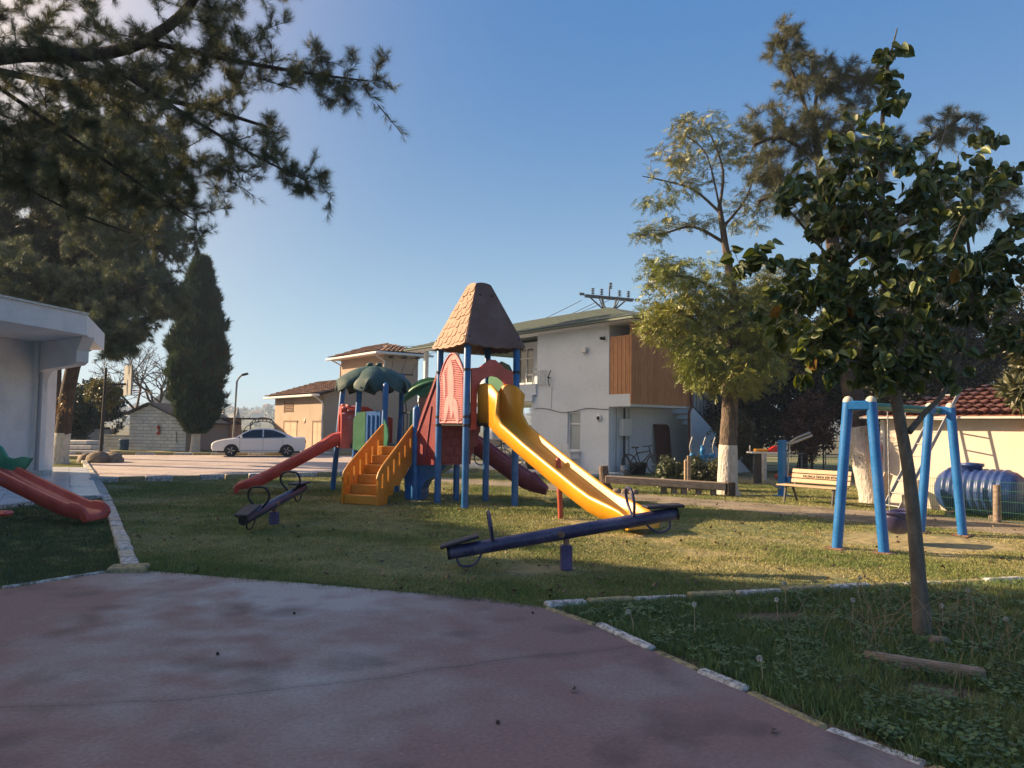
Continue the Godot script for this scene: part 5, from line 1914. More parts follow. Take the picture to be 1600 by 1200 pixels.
	for q in [[-22.2, 2.9, 0.0, 0.24, 39.3], [-22.4, 2.5, 0.24, 0.48, 39.6], [-22.6, 2.1, 0.48, 0.7, 39.9]]:
		st = S()
		cbox(st, P(q[0], q[4], (q[2] + q[3]) * 0.5), Vector3(q[1], q[3] - q[2] - 0.03, 1.4), 0.03)
		put(st, "step", M.offwhite, sp)
	var bw := thing("grey_wall", "blue-grey garden wall in shade beyond the left pine trunk", "wall", P(-26.5, 47.5))
	st = S()
	box(st, P(-28.2, 48.4, 0.6), Vector3(6.2, 1.2, 0.2))
	put(st, "wall", plain(0.2, 0.22, 0.25, 0.9), bw)


# ---------------------------------------------------------------- street things
func build_street_things():
	var h := thing("basketball_hoop", "basketball backboard on a dark pole seen edge-on, set in a stone mound", "basketball hoop", P(-16.9, 31.9))
	var st := S()
	tube(st, [P(-16.93, 31.9, 0), P(-16.86, 31.9, 3.9)], [0.075, 0.05], 10)
	put(st, "pole", M.darkmetal, h)
	st = S()
	bar(st, P(-16.9, 31.9, 3.2), P(-15.95, 31.75, 3.22), 0.07, 0.09)
	bar(st, P(-16.9, 31.9, 2.75), P(-16.4, 31.8, 3.18), 0.05, 0.05)
	put(st, "arm", M.darkmetal, h)
	st = S()
	var bd := P(-15.82, 31.7, 3.38)
	var bb := Basis.from_euler(Vector3(0, deg_to_rad(38), 0))
	cbox(st, bd, Vector3(0.06, 1.25, 1.35), 0.01, bb)
	var brd := put(st, "backboard", plain(0.22, 0.23, 0.24, 0.6), h)
	st = S()
	for q in [[0.22, 0.0, 0.5, 0.04], [-0.2, 0.0, 0.5, 0.04]]:
		cbox(st, bd + bb * Vector3(0.035, q[0] - 0.15, 0), Vector3(0.014, 0.05, 0.6), 0.002, bb)
	for z in [-0.28, 0.28]:
		cbox(st, bd + bb * Vector3(0.035, -0.14, z), Vector3(0.014, 0.37, 0.05), 0.002, bb)
	put(st, "target_lines", M.darkmetal, brd)
	st = S()
	var rim = []
	for k in 17:
		var a := TAU * k / 16.0
		rim.append(bd + bb * Vector3(0.3 + cos(a) * 0.23, -0.42, sin(a) * 0.23))
	tube(st, rim, 0.016, 5, false)
	put(st, "rim", M.redpost, h)
	var r := thing("stone_mound", "rounded heap of brown stones round the foot of the basketball pole", "rocks", P(-16.9, 31.85))
	for q in [[-17.35, 31.7, 0.42, 0.32], [-16.85, 31.5, 0.5, 0.4], [-16.35, 31.75, 0.4, 0.34], [-16.6, 32.2, 0.45, 0.36], [-17.2, 32.1, 0.4, 0.3]]:
		st = S()
		rock(st, P(q[0], q[1], 0.05), Vector3(q[2], q[3], q[2]), int(q[0] * -10))
		put(st, "stone", M.stone, r)


func rock(st: SurfaceTool, c: Vector3, s: Vector3, seed_: int):
	var n := FastNoiseLite.new()
	n.seed = seed_
	n.frequency = 0.6
	var rings = []
	for j in 8:
		var v := PI * j / 7.0
		var ring = []
		for k in 12:
			var a := TAU * k / 12.0
			var p := Vector3(cos(a) * sin(v), cos(v), sin(a) * sin(v))
			ring.append(c + p * s * (1.0 + 0.35 * n.get_noise_3d(p.x * 2, p.y * 2, p.z * 2)))
		rings.append(ring)
	loft(st, rings, true, false, false)


func bicycle(label: String, at: Vector3, yaw: float, lean: float, m: Material):
	var b := thing("bicycle", label, "bicycle", at, "bicycles parked at the house")
	var xf := Transform3D(Basis.from_euler(Vector3(lean, yaw, 0)), at)
	for s in [-0.52, 0.52]:
		var st := S()
		var c := Vector3(s, 0.33, 0)
		var pts = []
		for k in 25:
			var a := TAU * k / 24.0
			pts.append(xf * (c + Vector3(cos(a), sin(a), 0) * 0.31))
		tube(st, pts, 0.024, 6, false)
		var w := put(st, "wheel", M.rubber, b)
		st = S()
		for k in 12:
			var a := TAU * k / 12.0
			tube(st, [xf * c, xf * (c + Vector3(cos(a), sin(a), 0) * 0.3)], 0.004, 3)
		lathe(st, [Vector2(0, -0.04), Vector2(0.03, -0.04), Vector2(0.03, 0.04), Vector2(0, 0.04)], xf * Transform3D(Basis.from_euler(Vector3(PI / 2, 0, 0)), c), 8)
		put(st, "spokes", M.galv, w)
	var st := S()
	var bbk := Vector3(-0.06, 0.3, 0)
	var seat := Vector3(-0.2, 0.78, 0)
	var head := Vector3(0.36, 0.8, 0)
	for q in [[bbk, seat], [bbk, head + Vector3(0.03, -0.08, 0)], [seat + Vector3(0.02, -0.08, 0), head], [seat + Vector3(0.02, -0.08, 0), Vector3(-0.52, 0.33, 0)], [bbk, Vector3(-0.52, 0.33, 0)], [head + Vector3(-0.01, 0.06, 0), Vector3(0.42, 0.58, 0)], [Vector3(0.42, 0.58, 0), Vector3(0.52, 0.33, 0)]]:
		tube(st, [xf * q[0], xf * q[1]], 0.022, 6)
	put(st, "frame", m, b)
	st = S()
	tube(st, [xf * Vector3(0.35, 0.84, 0), xf * Vector3(0.33, 0.96, 0)], 0.018, 5)
	tube(st, smooth_path([xf * Vector3(0.26, 0.98, -0.28), xf * Vector3(0.36, 0.97, -0.1), xf * Vector3(0.36, 0.97, 0.1), xf * Vector3(0.26, 0.98, 0.28)], 3), 0.016, 5)
	put(st, "handlebar", M.black, b)
	st = S()
	tube(st, [xf * seat, xf * (seat + Vector3(-0.02, 0.1, 0))], 0.018, 5)
	cbox(st, xf * Vector3(-0.24, 0.9, 0), Vector3(0.26, 0.05, 0.13), 0.02, xf.basis)
	put(st, "saddle", M.black, b)
	st = S()
	lathe(st, [Vector2(0, -0.01), Vector2(0.09, -0.01), Vector2(0.09, 0.01), Vector2(0, 0.01)], xf * Transform3D(Basis.from_euler(Vector3(PI / 2, 0, 0)), bbk), 12)
	tube(st, [xf * (bbk + Vector3(0.1, 0.13, 0.06)), xf * (bbk - Vector3(0.1, 0.13, 0.06))], 0.014, 4)
	put(st, "crank", M.darkmetal, b)


func leaning(root_name: String, label: String, cat: String, at: Vector3) -> Node3D:
	return thing(root_name, label, cat, at)


func build_yard_things():
	var st := S()
	# --- things in and before the porch
	bicycle("black bicycle parked crosswise in the porch, left one of the two there", P(-0.75, 31.3, 0.12), 0.5, 0.08, M.black)
	bicycle("bicycle with pale frame nearer the porch middle, next to the black one", P(-0.1, 30.9, 0.12), 0.75, -0.08, M.galv)
	bicycle("dark bicycle leaning by the meter box under the wooden balcony", P(4.62, 27.2, 0.12), -0.75, 0.1, M.darkmetal)
	var tb := thing("porch_table", "white table in the porch with boxes on it behind the bicycles", "table", P(0.0, 32.4))
	st = S()
	cbox(st, P(-0.1, 32.6, 0.86), Vector3(1.9, 0.05, 0.7), 0.01)
	put(st, "tabletop", M.trim, tb)
	for q in [[-0.95, 32.3], [0.75, 32.3], [-0.95, 32.9], [0.75, 32.9]]:
		st = S()
		tube(st, [P(q[0], q[1], 0.11), P(q[0], q[1], 0.84)], 0.03, 6)
		put(st, "leg", M.trim, tb)
	for q in [[-0.65, 32.5, 0.55, 0.28, "brown cardboard box at the left end of the porch table", M.slat], [0.12, 32.55, 0.85, 0.22, "long white crate on the porch table beside a cardboard box", M.offwhite]]:
		st = S()
		cbox(st, P(q[0], q[1], 0.885 + q[3] * 0.5), Vector3(q[2], q[3], 0.4), 0.01)
		tag(put(st, "box", q[5]), q[4], "box", "boxes on the porch table")
	chair(Transform3D(Basis.from_euler(Vector3(0, 2.3, 0)), P(0.45, 29.6, 0.12)), "white plastic chair in front of the porch beside the garden bench")
	chair(Transform3D(Basis.from_euler(Vector3(0, -0.9, 0)), P(2.25, 29.1, 0.12)), "white plastic chair under the ground floor window of the house")
	var gb := thing("garden_bench", "weathered pale bench with clutter beside the porch, partly behind the yellow slide", "bench", P(1.1, 29.0))
	for k in 4:
		st = S()
		cbox(st, P(1.15 - 0.06 * k, 28.85 + 0.1 * k, 0.5), Vector3(1.5, 0.03, 0.085), 0.006, Basis.from_euler(Vector3(0, 0.55, 0)))
		put(st, "slat", M.offwhite, gb)
	for k in 4:
		st = S()
		cbox(st, P(1.0, 29.3, 0.62 + 0.11 * k), Vector3(1.5, 0.08, 0.03), 0.006, Basis.from_euler(Vector3(0, 0.55, 0)))
		put(st, "back_slat", M.offwhite, gb)
	for q in [[0.55, 29.25], [1.65, 28.55], [0.45, 29.6], [1.5, 29.0]]:
		st = S()
		cbox(st, P(q[0], q[1], 0.3), Vector3(0.07, 0.4, 0.07), 0.008)
		put(st, "leg", M.offwhite, gb)
	var pot := thing("plant_pot", "dark tub on the ground under the pale garden bench", "pot", P(0.75, 28.75))
	st = S()
	lathe(st, [Vector2(0, 0), Vector2(0.14, 0), Vector2(0.2, 0.26), Vector2(0.22, 0.28), Vector2(0.2, 0.3), Vector2(0.18, 0.24), Vector2(0, 0.2)], Transform3D(Basis.IDENTITY, P(0.75, 28.75, 0.12)), 12)
	put(st, "tub", M.darkmetal, pot)
	# --- right wall of the house
	var mb := thing("meter_box", "white electricity meter box on a dark strut by the house wall", "meter box", P(3.95, 28.0))
	var hf := frame(P(-1.05, 33.9), Vector3(-0.8, 0, 0.6))
	X = hf
	st = S()
	cbox(st, Vector3(7.72, 1.72, -0.72), Vector3(0.22, 0.62, 0.5), 0.012)
	put(st, "cabinet", M.white_plastic, mb)
	st = S()
	cbox(st, Vector3(7.84, 1.72, -0.72), Vector3(0.02, 0.5, 0.4), 0.006)
	cbox(st, Vector3(7.855, 1.6, -0.72), Vector3(0.012, 0.02, 0.3), 0.002)
	put(st, "door", M.trim, mb)
	st = S()
	tube(st, [Vector3(7.72, 1.41, -0.66), Vector3(7.72, 0.0, -0.66)], 0.035, 6)
	tube(st, [Vector3(7.72, 2.44, -0.66), Vector3(7.72, 2.03, -0.66)], 0.03, 6)
	tube(st, [Vector3(7.72, 0.8, -0.66), Vector3(7.95, 0.1, -1.1)], 0.03, 6)
	cbox(st, Vector3(7.7, 1.72, -1.01), Vector3(0.1, 0.4, 0.03), 0.006)
	put(st, "strut", M.black, mb)
	st = S()
	for z in [-0.35, -0.82, -1.0]:
		tube(st, [Vector3(7.63, 2.42, z), Vector3(7.63, 0.1, z)], 0.014, 5)
	put(st, "conduit", M.galv, mb)
	var bk := thing("bucket", "grey bucket on the ground under the meter box", "bucket", X * Vector3(7.9, 0.0, -0.5))
	st = S()
	lathe(st, [Vector2(0, 0), Vector2(0.13, 0), Vector2(0.17, 0.36), Vector2(0.155, 0.36), Vector2(0.12, 0.03), Vector2(0, 0.03)], Transform3D(Basis.IDENTITY, Vector3(7.95, 0.0, -0.45)), 12)
	put(st, "pail", M.galv, bk)
	var bg := thing("black_barrel", "low black tub against the house wall left of the dark bicycle", "tub", X * Vector3(8.0, 0, -1.0))
	st = S()
	lathe(st, [Vector2(0, 0), Vector2(0.26, 0), Vector2(0.32, 0.42), Vector2(0.34, 0.45), Vector2(0.28, 0.44), Vector2(0, 0.4)], Transform3D(Basis.IDENTITY, Vector3(8.05, 0.0, -1.05)), 14)
	put(st, "tub", M.black, bg)
	var dr := thing("door_panel", "dark red-brown door with rounded corner leaning against the house wall", "door", X * Vector3(7.8, 0, -2.65))
	st = S()
	var dxf := Transform3D(Basis(Vector3(0, 0, -1), Vector3(-0.1, 0.995, 0), Vector3(0.995, 0.1, 0)), Vector3(7.86, 0.03, -2.3))
	prism(st, [Vector2(0, 0), Vector2(0.82, 0), Vector2(0.82, 1.68), Vector2(0.77, 1.79), Vector2(0.66, 1.84), Vector2(0, 1.84)], -0.02, 0.02, dxf)
	put(st, "leaf", M.door_brown, dr)
	st = S()
	for q in [[0.1, 0.15, 0.62, 0.65], [0.1, 0.95, 0.62, 0.7]]:
		for e in [[q[0], q[1], q[2], 0.03], [q[0], q[1] + q[3], q[2], 0.03]]:
			cbox(st, dxf * Vector3(e[0] + e[2] * 0.5, e[1], 0.025), Vector3(e[2], e[3], 0.014), 0.003, dxf.basis)
		for e in [q[0], q[0] + q[2]]:
			cbox(st, dxf * Vector3(e, q[1] + q[3] * 0.5, 0.025), Vector3(0.03, q[3] - 0.03, 0.014), 0.003, dxf.basis)
	put(st, "moulding", M.door_brown, dr)
	X = Transform3D.IDENTITY
	# --- long low plank seat on blocks, stumps
	var ps := thing("plank_seat", "long low seat made of one thick weathered plank on short blocks", "bench", P(4.0, 20.0))
	st = S()
	var a := P(2.5, 20.35, 0.335)
	var b := P(5.42, 19.5, 0.25)
	bar(st, a, b, 0.3, 0.19, 0.015)
	put(st, "plank", M.old_wood, ps)
	for t in [0.5, 0.58, 0.66, 0.78, 0.9]:
		var q := a.lerp(b, t)
		st = S()
		cbox(st, Vector3(q.x, (q.y - 0.1) * 0.5, q.z - 0.05 * (int(t * 100) % 3)), Vector3(0.13, q.y - 0.1, 0.16), 0.015)
		put(st, "block", M.old_wood, ps)
	st = S()
	cbox(st, b + Vector3(0.1, -0.05, 0.02), Vector3(0.2, 0.34, 0.3), 0.02)
	put(st, "end_block", M.bark_dark, ps)
	var sm := thing("tree_stump", "short grey tree stump at the left end of the plank seat", "stump", P(2.52, 20.75))
	st = S()
	tube(st, [P(2.55, 20.75, 0), P(2.52, 20.75, 0.2), P(2.48, 20.75, 0.66)], [0.2, 0.14, 0.12], 12)
	put(st, "trunk", M.bark, sm)
	for k in 3:
		st = S()
		rock(st, P(2.75 + k * 0.2, 20.0 - k * 0.1, 0.03), Vector3(0.12, 0.1, 0.1), 20 + k)
		tag(put(st, "stone", M.stone), ["stone nearest the stump, under the plank seat's left end", "middle one of three stones under the plank seat", "right one of three stones under the plank seat"][k], "stone", "stones under the plank seat")
	for k in 2:
		var x := [4.72, 4.8][k] as float
		var pp := thing("garden_stake", ["pale narrow wooden stake between the two shrubs", "darker thick wooden stake between the two shrubs"][k], "stake", P(x, 20.9))
		st = S()
		cbox(st, P(x, 20.9 - 0.05 * k, 0.42), Vector3(0.07, 0.84, 0.07) * (1.0 if k == 0 else 1.3), 0.01)
		put(st, "stake", M.slat if k == 0 else M.old_wood, pp)
	# --- blue exercise machine behind the shrubs
	var el := thing("cross_trainer", "blue outdoor cross trainer with thin grey handles behind the shrubs", "exercise machine", P(5.7, 23))
	st = S()
	tube(st, [P(5.7, 23, 0), P(5.7, 23, 1.0), P(5.68, 23, 1.2)], [0.06, 0.06, 0.04], 10)
	bar(st, P(5.35, 23, 0.88), P(6.05, 23, 0.88), 0.1, 0.1, 0.02)
	lathe(st, [Vector2(0, -0.1), Vector2(0.07, -0.1), Vector2(0.08, 0), Vector2(0.05, 0.1), Vector2(0, 0.12)], Transform3D(Basis.IDENTITY, P(5.7, 23, 1.05)), 10)
	for s in [-0.3, 0.3]:
		lathe(st, [Vector2(0, -0.06), Vector2(0.08, -0.06), Vector2(0.08, 0.06), Vector2(0, 0.06)], Transform3D(Basis.from_euler(Vector3(PI / 2, 0, 0)), P(5.7 + s, 23, 0.9)), 10)
		tube(st, [P(5.7 + s * 0.3, 23, 0), P(5.7 + s * 0.3, 23, 0.88)], 0.035, 8)
	put(st, "stand", M.sign_blue, el)
	for s in [[-0.34, -0.06], [0.05, 0.02], [0.34, 0.08]]:
		st = S()
		tube(st, smooth_path([P(5.7 + s[0], 23, 0.1), P(5.7 + s[0], 23, 0.9), P(5.7 + s[0] - 0.04, 23, 1.15), P(5.7 + s[0] + 0.04, 23, 1.45)], 3), 0.02, 6)
		put(st, "handle", M.galv, el)
	# --- tall blue exercise post with bent bars
	var ex := thing("exercise_post", "square bright blue exercise post with bent grey bars left of the bench", "exercise machine", P(6.96, 19.86))
	st = S()
	cbox(st, P(6.97, 19.86, 0.72), Vector3(0.17, 1.42, 0.17), 0.012, Basis.from_euler(Vector3(0, 0.64, 0)))
	cbox(st, P(6.97, 19.86, 0.012), Vector3(0.36, 0.024, 0.36), 0.004, Basis.from_euler(Vector3(0, 0.64, 0)))
	put(st, "column", M.sign_blue, ex)
	st = S()
	cbox(st, P(7.12, 19.8, 0.42), Vector3(0.12, 0.14, 0.1), 0.012)
	put(st, "joint_box", M.sign_blue, ex)
	st = S()
	tube(st, [P(7.08, 19.8, 0.42), P(7.1, 19.8, 0.9), P(7.14, 19.8, 1.32)], 0.018, 6)
	tube(st, smooth_path([P(7.04, 19.86, 1.38), P(7.14, 19.82, 1.36), P(7.3, 19.7, 1.5), P(7.6, 19.6, 1.64)], 3), 0.028, 7)
	tube(st, smooth_path([P(7.04, 19.86, 1.38), P(7.16, 19.82, 1.34), P(7.42, 19.85, 1.43), P(7.76, 19.9, 1.56)], 3), 0.028, 7)
	put(st, "bar", M.steel, ex)
	st = S()
	tube(st, [P(6.9, 19.8, 0.18), P(6.55, 19.75, 0.38)], 0.028, 6)
	lathe(st, [Vector2(0, -0.05), Vector2(0.05, -0.05), Vector2(0.05, 0.05), Vector2(0, 0.05)], Transform3D(Basis.IDENTITY, P(6.53, 19.75, 0.39)), 8)
	put(st, "pedal", M.galv, ex)
	# --- park bench with lettering on its back
	var pb := thing("park_bench", "wooden slatted park bench with carved lettering left of the swing", "bench", P(6.6, 17.8))
	var f := frame(P(6.3, 18.3), Vector3(-0.8, 0, 0.6))
	X = f
	for k in 3:
		st = S()
		cbox(st, Vector3(0.8, 0.40, -0.02 - 0.125 * k), Vector3(1.62, 0.035, 0.115), 0.008)
		put(st, "seat_slat", M.slat, pb)
	var tilt := Basis.from_euler(Vector3(-0.22, 0, 0))
	var slats = []
	for k in 3:
		st = S()
		cbox(st, Vector3(0.86, 0.5 + 0.112 * k, -0.4 - 0.026 * k), Vector3(1.48, 0.098, 0.03), 0.008, tilt)
		slats.append(put(st, "back_slat", M.slat, pb))
	var tm := TextMesh.new()
	var font := SystemFont.new()
	font.font_names = PackedStringArray(["Droid Sans"])
	font.font_weight = 700
	tm.font = font
	tm.text = "YALINCA ÖREN BİR KÖRPLE"
	tm.font_size = 24
	tm.pixel_size = 0.0031
	tm.depth = 0.004
	var le := hang("lettering", tm, M.bark_dark, slats[1])
	le.global_transform = X * Transform3D(tilt, Vector3(0.9, 0.61, -0.407))
	for x in [0.22, 1.42]:
		for q in [[Vector3(x, 0.385, -0.02), Vector3(x, 0.0, 0.06)], [Vector3(x, 0.385, -0.28), Vector3(x + 0.02, 0.0, -0.44)]]:
			st = S()
			bar(st, q[0], q[1], 0.045, 0.05, 0.006)
			put(st, "leg", M.darkmetal, pb)
		st = S()
		bar(st, Vector3(x, 0.37, 0.04), Vector3(x, 0.37, -0.38), 0.045, 0.04, 0.006)
		bar(st, Vector3(x, 0.37, -0.37), Vector3(x, 0.78, -0.49), 0.045, 0.04, 0.006)
		put(st, "bracket", M.darkmetal, pb)
	X = Transform3D.IDENTITY
	# --- yard behind: toy table, toys, cage frames
	var tt := thing("toy_table", "white-topped table on a dark pedestal left of the blue exercise post", "table", P(7.8, 24))
	st = S()
	cbox(st, P(7.95, 24.2, 0.98), Vector3(1.0, 0.05, 0.55), 0.01)
	put(st, "tabletop", M.trim, tt)
	st = S()
	cbox(st, P(7.75, 24.3, 0.48), Vector3(0.2, 0.95, 0.2), 0.01)
	put(st, "pedestal", M.darkmetal, tt)
	st = S()
	tube(st, [P(7.48, 24.2, 0.99), P(7.48, 24.2, 1.2)], 0.02, 5)
	put(st, "upright", M.trim, tt)
	st = S()
	cbox(st, P(7.78, 24.1, 1.055), Vector3(0.4, 0.1, 0.22), 0.03)
	tag(put(st, "toy_tray", M.yellow), "yellow plastic toy on the white-topped table", "toy")
	st = S()
	prism(st, [Vector2(-0.24, 0), Vector2(0.24, 0), Vector2(0.24, 0.12), Vector2(0.1, 0.2), Vector2(-0.06, 0.18), Vector2(-0.24, 0.06)], -0.1, 0.1, Transform3D(Basis.IDENTITY, P(8.25, 24.1, 1.006)))
	tag(put(st, "toy_car", M.fire_red), "red plastic toy at the right end of the white-topped table", "toy")
	var wb := thing("white_post", "short whitewashed post standing behind the toy table", "post", P(8.35, 26))
	st = S()
	tube(st, [P(8.5, 26, 0), P(8.5, 26, 0.95)], 0.1, 10)
	put(st, "post", M.limewash, wb)
	for q in [[9.3, 26.4, 0.0, "orange plastic toy lying on the sandy yard behind the bench"], [11.3, 29.0, 0.5, "dark object lying on the sandy yard near the cage frame"]]:
		st = S()
		rock(st, P(q[0], q[1], 0.12), Vector3(0.3, 0.14, 0.2), int(q[0] * 10))
		rock(st, P(q[0] + 0.3, q[1], 0.08), Vector3(0.16, 0.16, 0.16), int(q[0] * 10) + 3)
		tag(put(st, "yard_toy", M.redpost if q[2] == 0.0 else M.darkmetal), q[3], "toy")
	for q in [[10.6, 30.0, 1.1, "left wire cage frame of thin steel in the shaded yard"], [12.05, 29.6, 1.3, "right wire cage frame with a crossbar in the shaded yard"]]:
		var cg := thing("cage_frame", q[3], "cage", P(q[0], q[1]), "wire cages in the shaded yard")
		st = S()
		for e in [[0, 0, 0, 1.55], [q[2], 0, q[2], 1.55], [0, 1.55, q[2], 1.55], [0, 0.8, q[2], 0.8], [q[2] * 0.62, 0, q[2] * 0.62, 1.0]]:
			tube(st, [P(q[0] + e[0], q[1], e[1]), P(q[0] + e[2], q[1], e[3])], 0.024, 5)
		put(st, "frame", M.galv, cg)
		st = S()
		for k in 12:
			tube(st, [P(q[0] + q[2] * k / 12.0, q[1], 0), P(q[0] + q[2] * k / 12.0, q[1], 1.55)], 0.004, 3)
			tube(st, [P(q[0], q[1], 0.13 * k), P(q[0] + q[2], q[1], 0.13 * k)], 0.004, 3)
		put(st, "wire_mesh", M.galv, cg)
	# fence across the back of the yard
	var bf := thing("wire_fence", "dark wire fence across the back of the sandy yard", "fence", P(12, 33))
	for k in 9:
		st = S()
		tube(st, [P(8.6 + k * 1.5, 33 - k * 0.2, 0), P(8.6 + k * 1.5, 33 - k * 0.2, 1.3)], 0.035, 5)
		put(st, "post", M.darkmetal, bf)
	st = S()
	for y in [0.2, 0.6, 1.0, 1.28]:
		tube(st, [P(8.6, 33, y), P(20.6, 31.4, y)], 0.012, 4)
	put(st, "wire", M.darkmetal, bf)
	# --- blue tank by the cream shed
	var tk := thing("water_tank", "ribbed blue plastic water tank lying along the cream shed wall", "water tank", P(9.4, 15.6))
	var ta := P(8.95, 16.15, 0.5)
	var td := Vector3(0.6, 0, 0.8)
	var ax := Transform3D(Basis(td.cross(Vector3.UP), td, -Vector3.UP), ta)
	ax.basis = Basis(Vector3.UP, td, Vector3.UP.cross(td))
	var prof = [Vector2(0.0, -0.05), Vector2(0.2, -0.03), Vector2(0.34, 0.05), Vector2(0.41, 0.14)]
	for k in 9:
		var y := 0.2 + k * 0.13
		prof += [Vector2(0.44, y), Vector2(0.465, y + 0.02), Vector2(0.465, y + 0.06), Vector2(0.44, y + 0.085)]
	prof += [Vector2(0.42, 1.42), Vector2(0.34, 1.52), Vector2(0.18, 1.58), Vector2(0, 1.6)]
	st = S()
	lathe(st, prof, ax, 28)
	put(st, "barrel", M.tank, tk)
	st = S()
	lathe(st, [Vector2(0.0, 0.38), Vector2(0.2, 0.38), Vector2(0.2, 0.5), Vector2(0.23, 0.5), Vector2(0.23, 0.56), Vector2(0, 0.58)], Transform3D(Basis.IDENTITY, ta + td * 0.62), 18)
	put(st, "lid", M.tank, tk)
	st = S()
	for k in [0.35, 1.15]:
		cbox(st, ta + td * k + Vector3(0, -0.47, 0), Vector3(0.9, 0.12, 0.12), 0.01, Basis(td.cross(Vector3.UP), Vector3.UP, -td))
	put(st, "support", M.old_wood, tk)
	# --- ladder leaning on the eaves
	var ld := thing("ladder", "tall grey metal ladder leaning against the cream shed eaves", "ladder", P(8.0, 16.2))
	var la := P(7.86, 16.42, 0.0)
	var lv := P(9.28, 16.5, 2.6) - P(7.86, 16.42, 0.0)
	var off := Vector3(0.13, 0, 0.4)
	for o in [Vector3.ZERO, off]:
		st = S()
		bar(st, la + o, la + o + lv, 0.03, 0.07, 0.004)
		put(st, "rail", M.galv, ld)
	for k in 10:
		st = S()
		var q := la + lv * (0.05 + 0.1 * k)
		tube(st, [q, q + off], 0.016, 6)
		put(st, "rung", M.galv, ld)
	var wbrd := thing("wooden_board", "short pale wooden board leaning beside the ladder foot", "board", P(8.1, 16.9))
	st = S()
	cbox(st, P(8.2, 17.0, 0.42), Vector3(0.24, 0.72, 0.03), 0.005, Basis.from_euler(Vector3(0, 0.3, -0.35)))
	put(st, "board", M.slat, wbrd)
	# --- low wire fence by the path
	var wf := thing("garden_fence", "low green wire fence on posts before the blue tank", "fence", P(8.4, 15.6))
	var fa := P(8.3, 15.75)
	var fd := Vector3(0.6, 0, 0.8)
	for k in 4:
		st = S()
		var q := fa + fd * (k * 0.72)
		if k == 1:
			tube(st, [q, q + Vector3(0, 0.82, 0)], 0.03, 8)
		else:
			tube(st, [q, q + Vector3(0, 0.7, 0)], [0.075, 0.065], 9)
		put(st, "post", M.wire_green if k == 1 else M.old_wood, wf)
	st = S()
	for k in 70:
		var q := fa + fd * (k * 0.04) + Vector3(0, 0, 0.05)
		tube(st, [q, q + Vector3(0, 0.78, 0)], 0.003, 3)
	for y in [0.04, 0.2, 0.4, 0.6, 0.76]:
		tube(st, [fa + Vector3(0, y, 0.05), fa + fd * 2.8 + Vector3(0, y, 0.05)], 0.004, 3)
	put(st, "wire_mesh", M.wire_green, wf)
	# black tub by the shed corner
	var bt := thing("black_bin", "small black bin by the swing's far leg before the cream shed", "bin", P(8.05, 15.5))
	st = S()
	lathe(st, [Vector2(0, 0), Vector2(0.14, 0), Vector2(0.16, 0.4), Vector2(0.14, 0.4), Vector2(0, 0.36)], Transform3D(Basis.IDENTITY, P(8.05, 15.6)), 12)
	put(st, "bin", M.black, bt)
	# --- old beam lying in front of the young tree
	var bmn := thing("wooden_beam", "weathered squared timber lying on bare soil before the young tree", "beam", P(2.85, 5.35))
	st = S()
	var g := FastNoiseLite.new()
	g.seed = 5
	g.frequency = 3.0
	var rings = []
	for k in 13:
		var t := k / 12.0
		var c := P(2.56, 5.52, 0.055).lerp(P(3.1, 5.2, 0.055), t)
		var ring = []
		for q in [[-1, -1], [-1, 0.7], [-0.75, 1], [0.75, 1], [1, 0.7], [1, -1]]:
			var w := 0.055 * (1.0 + 0.16 * g.get_noise_2d(t * 6.0, q[0] * 3 + q[1]))
			ring.append(c + Vector3(0.5, 0, 0.86) * (q[0] * w) + Vector3(0, q[1] * w, 0) + Vector3(0.86, 0, -0.5) * (0.02 * q[0] if k in [0, 12] else 0.0))
		rings.append(ring)
	loft(st, rings, true, true, true)
	put(st, "timber", M.old_wood, bmn)
	st = S()
	rock(st, P(3.3, 6.0, 0.05), Vector3(0.1, 0.05, 0.07), 77)
	tag(put(st, "brick_rubble", M.stone), "pale broken stone in the weeds right of the young trunk", "stone")


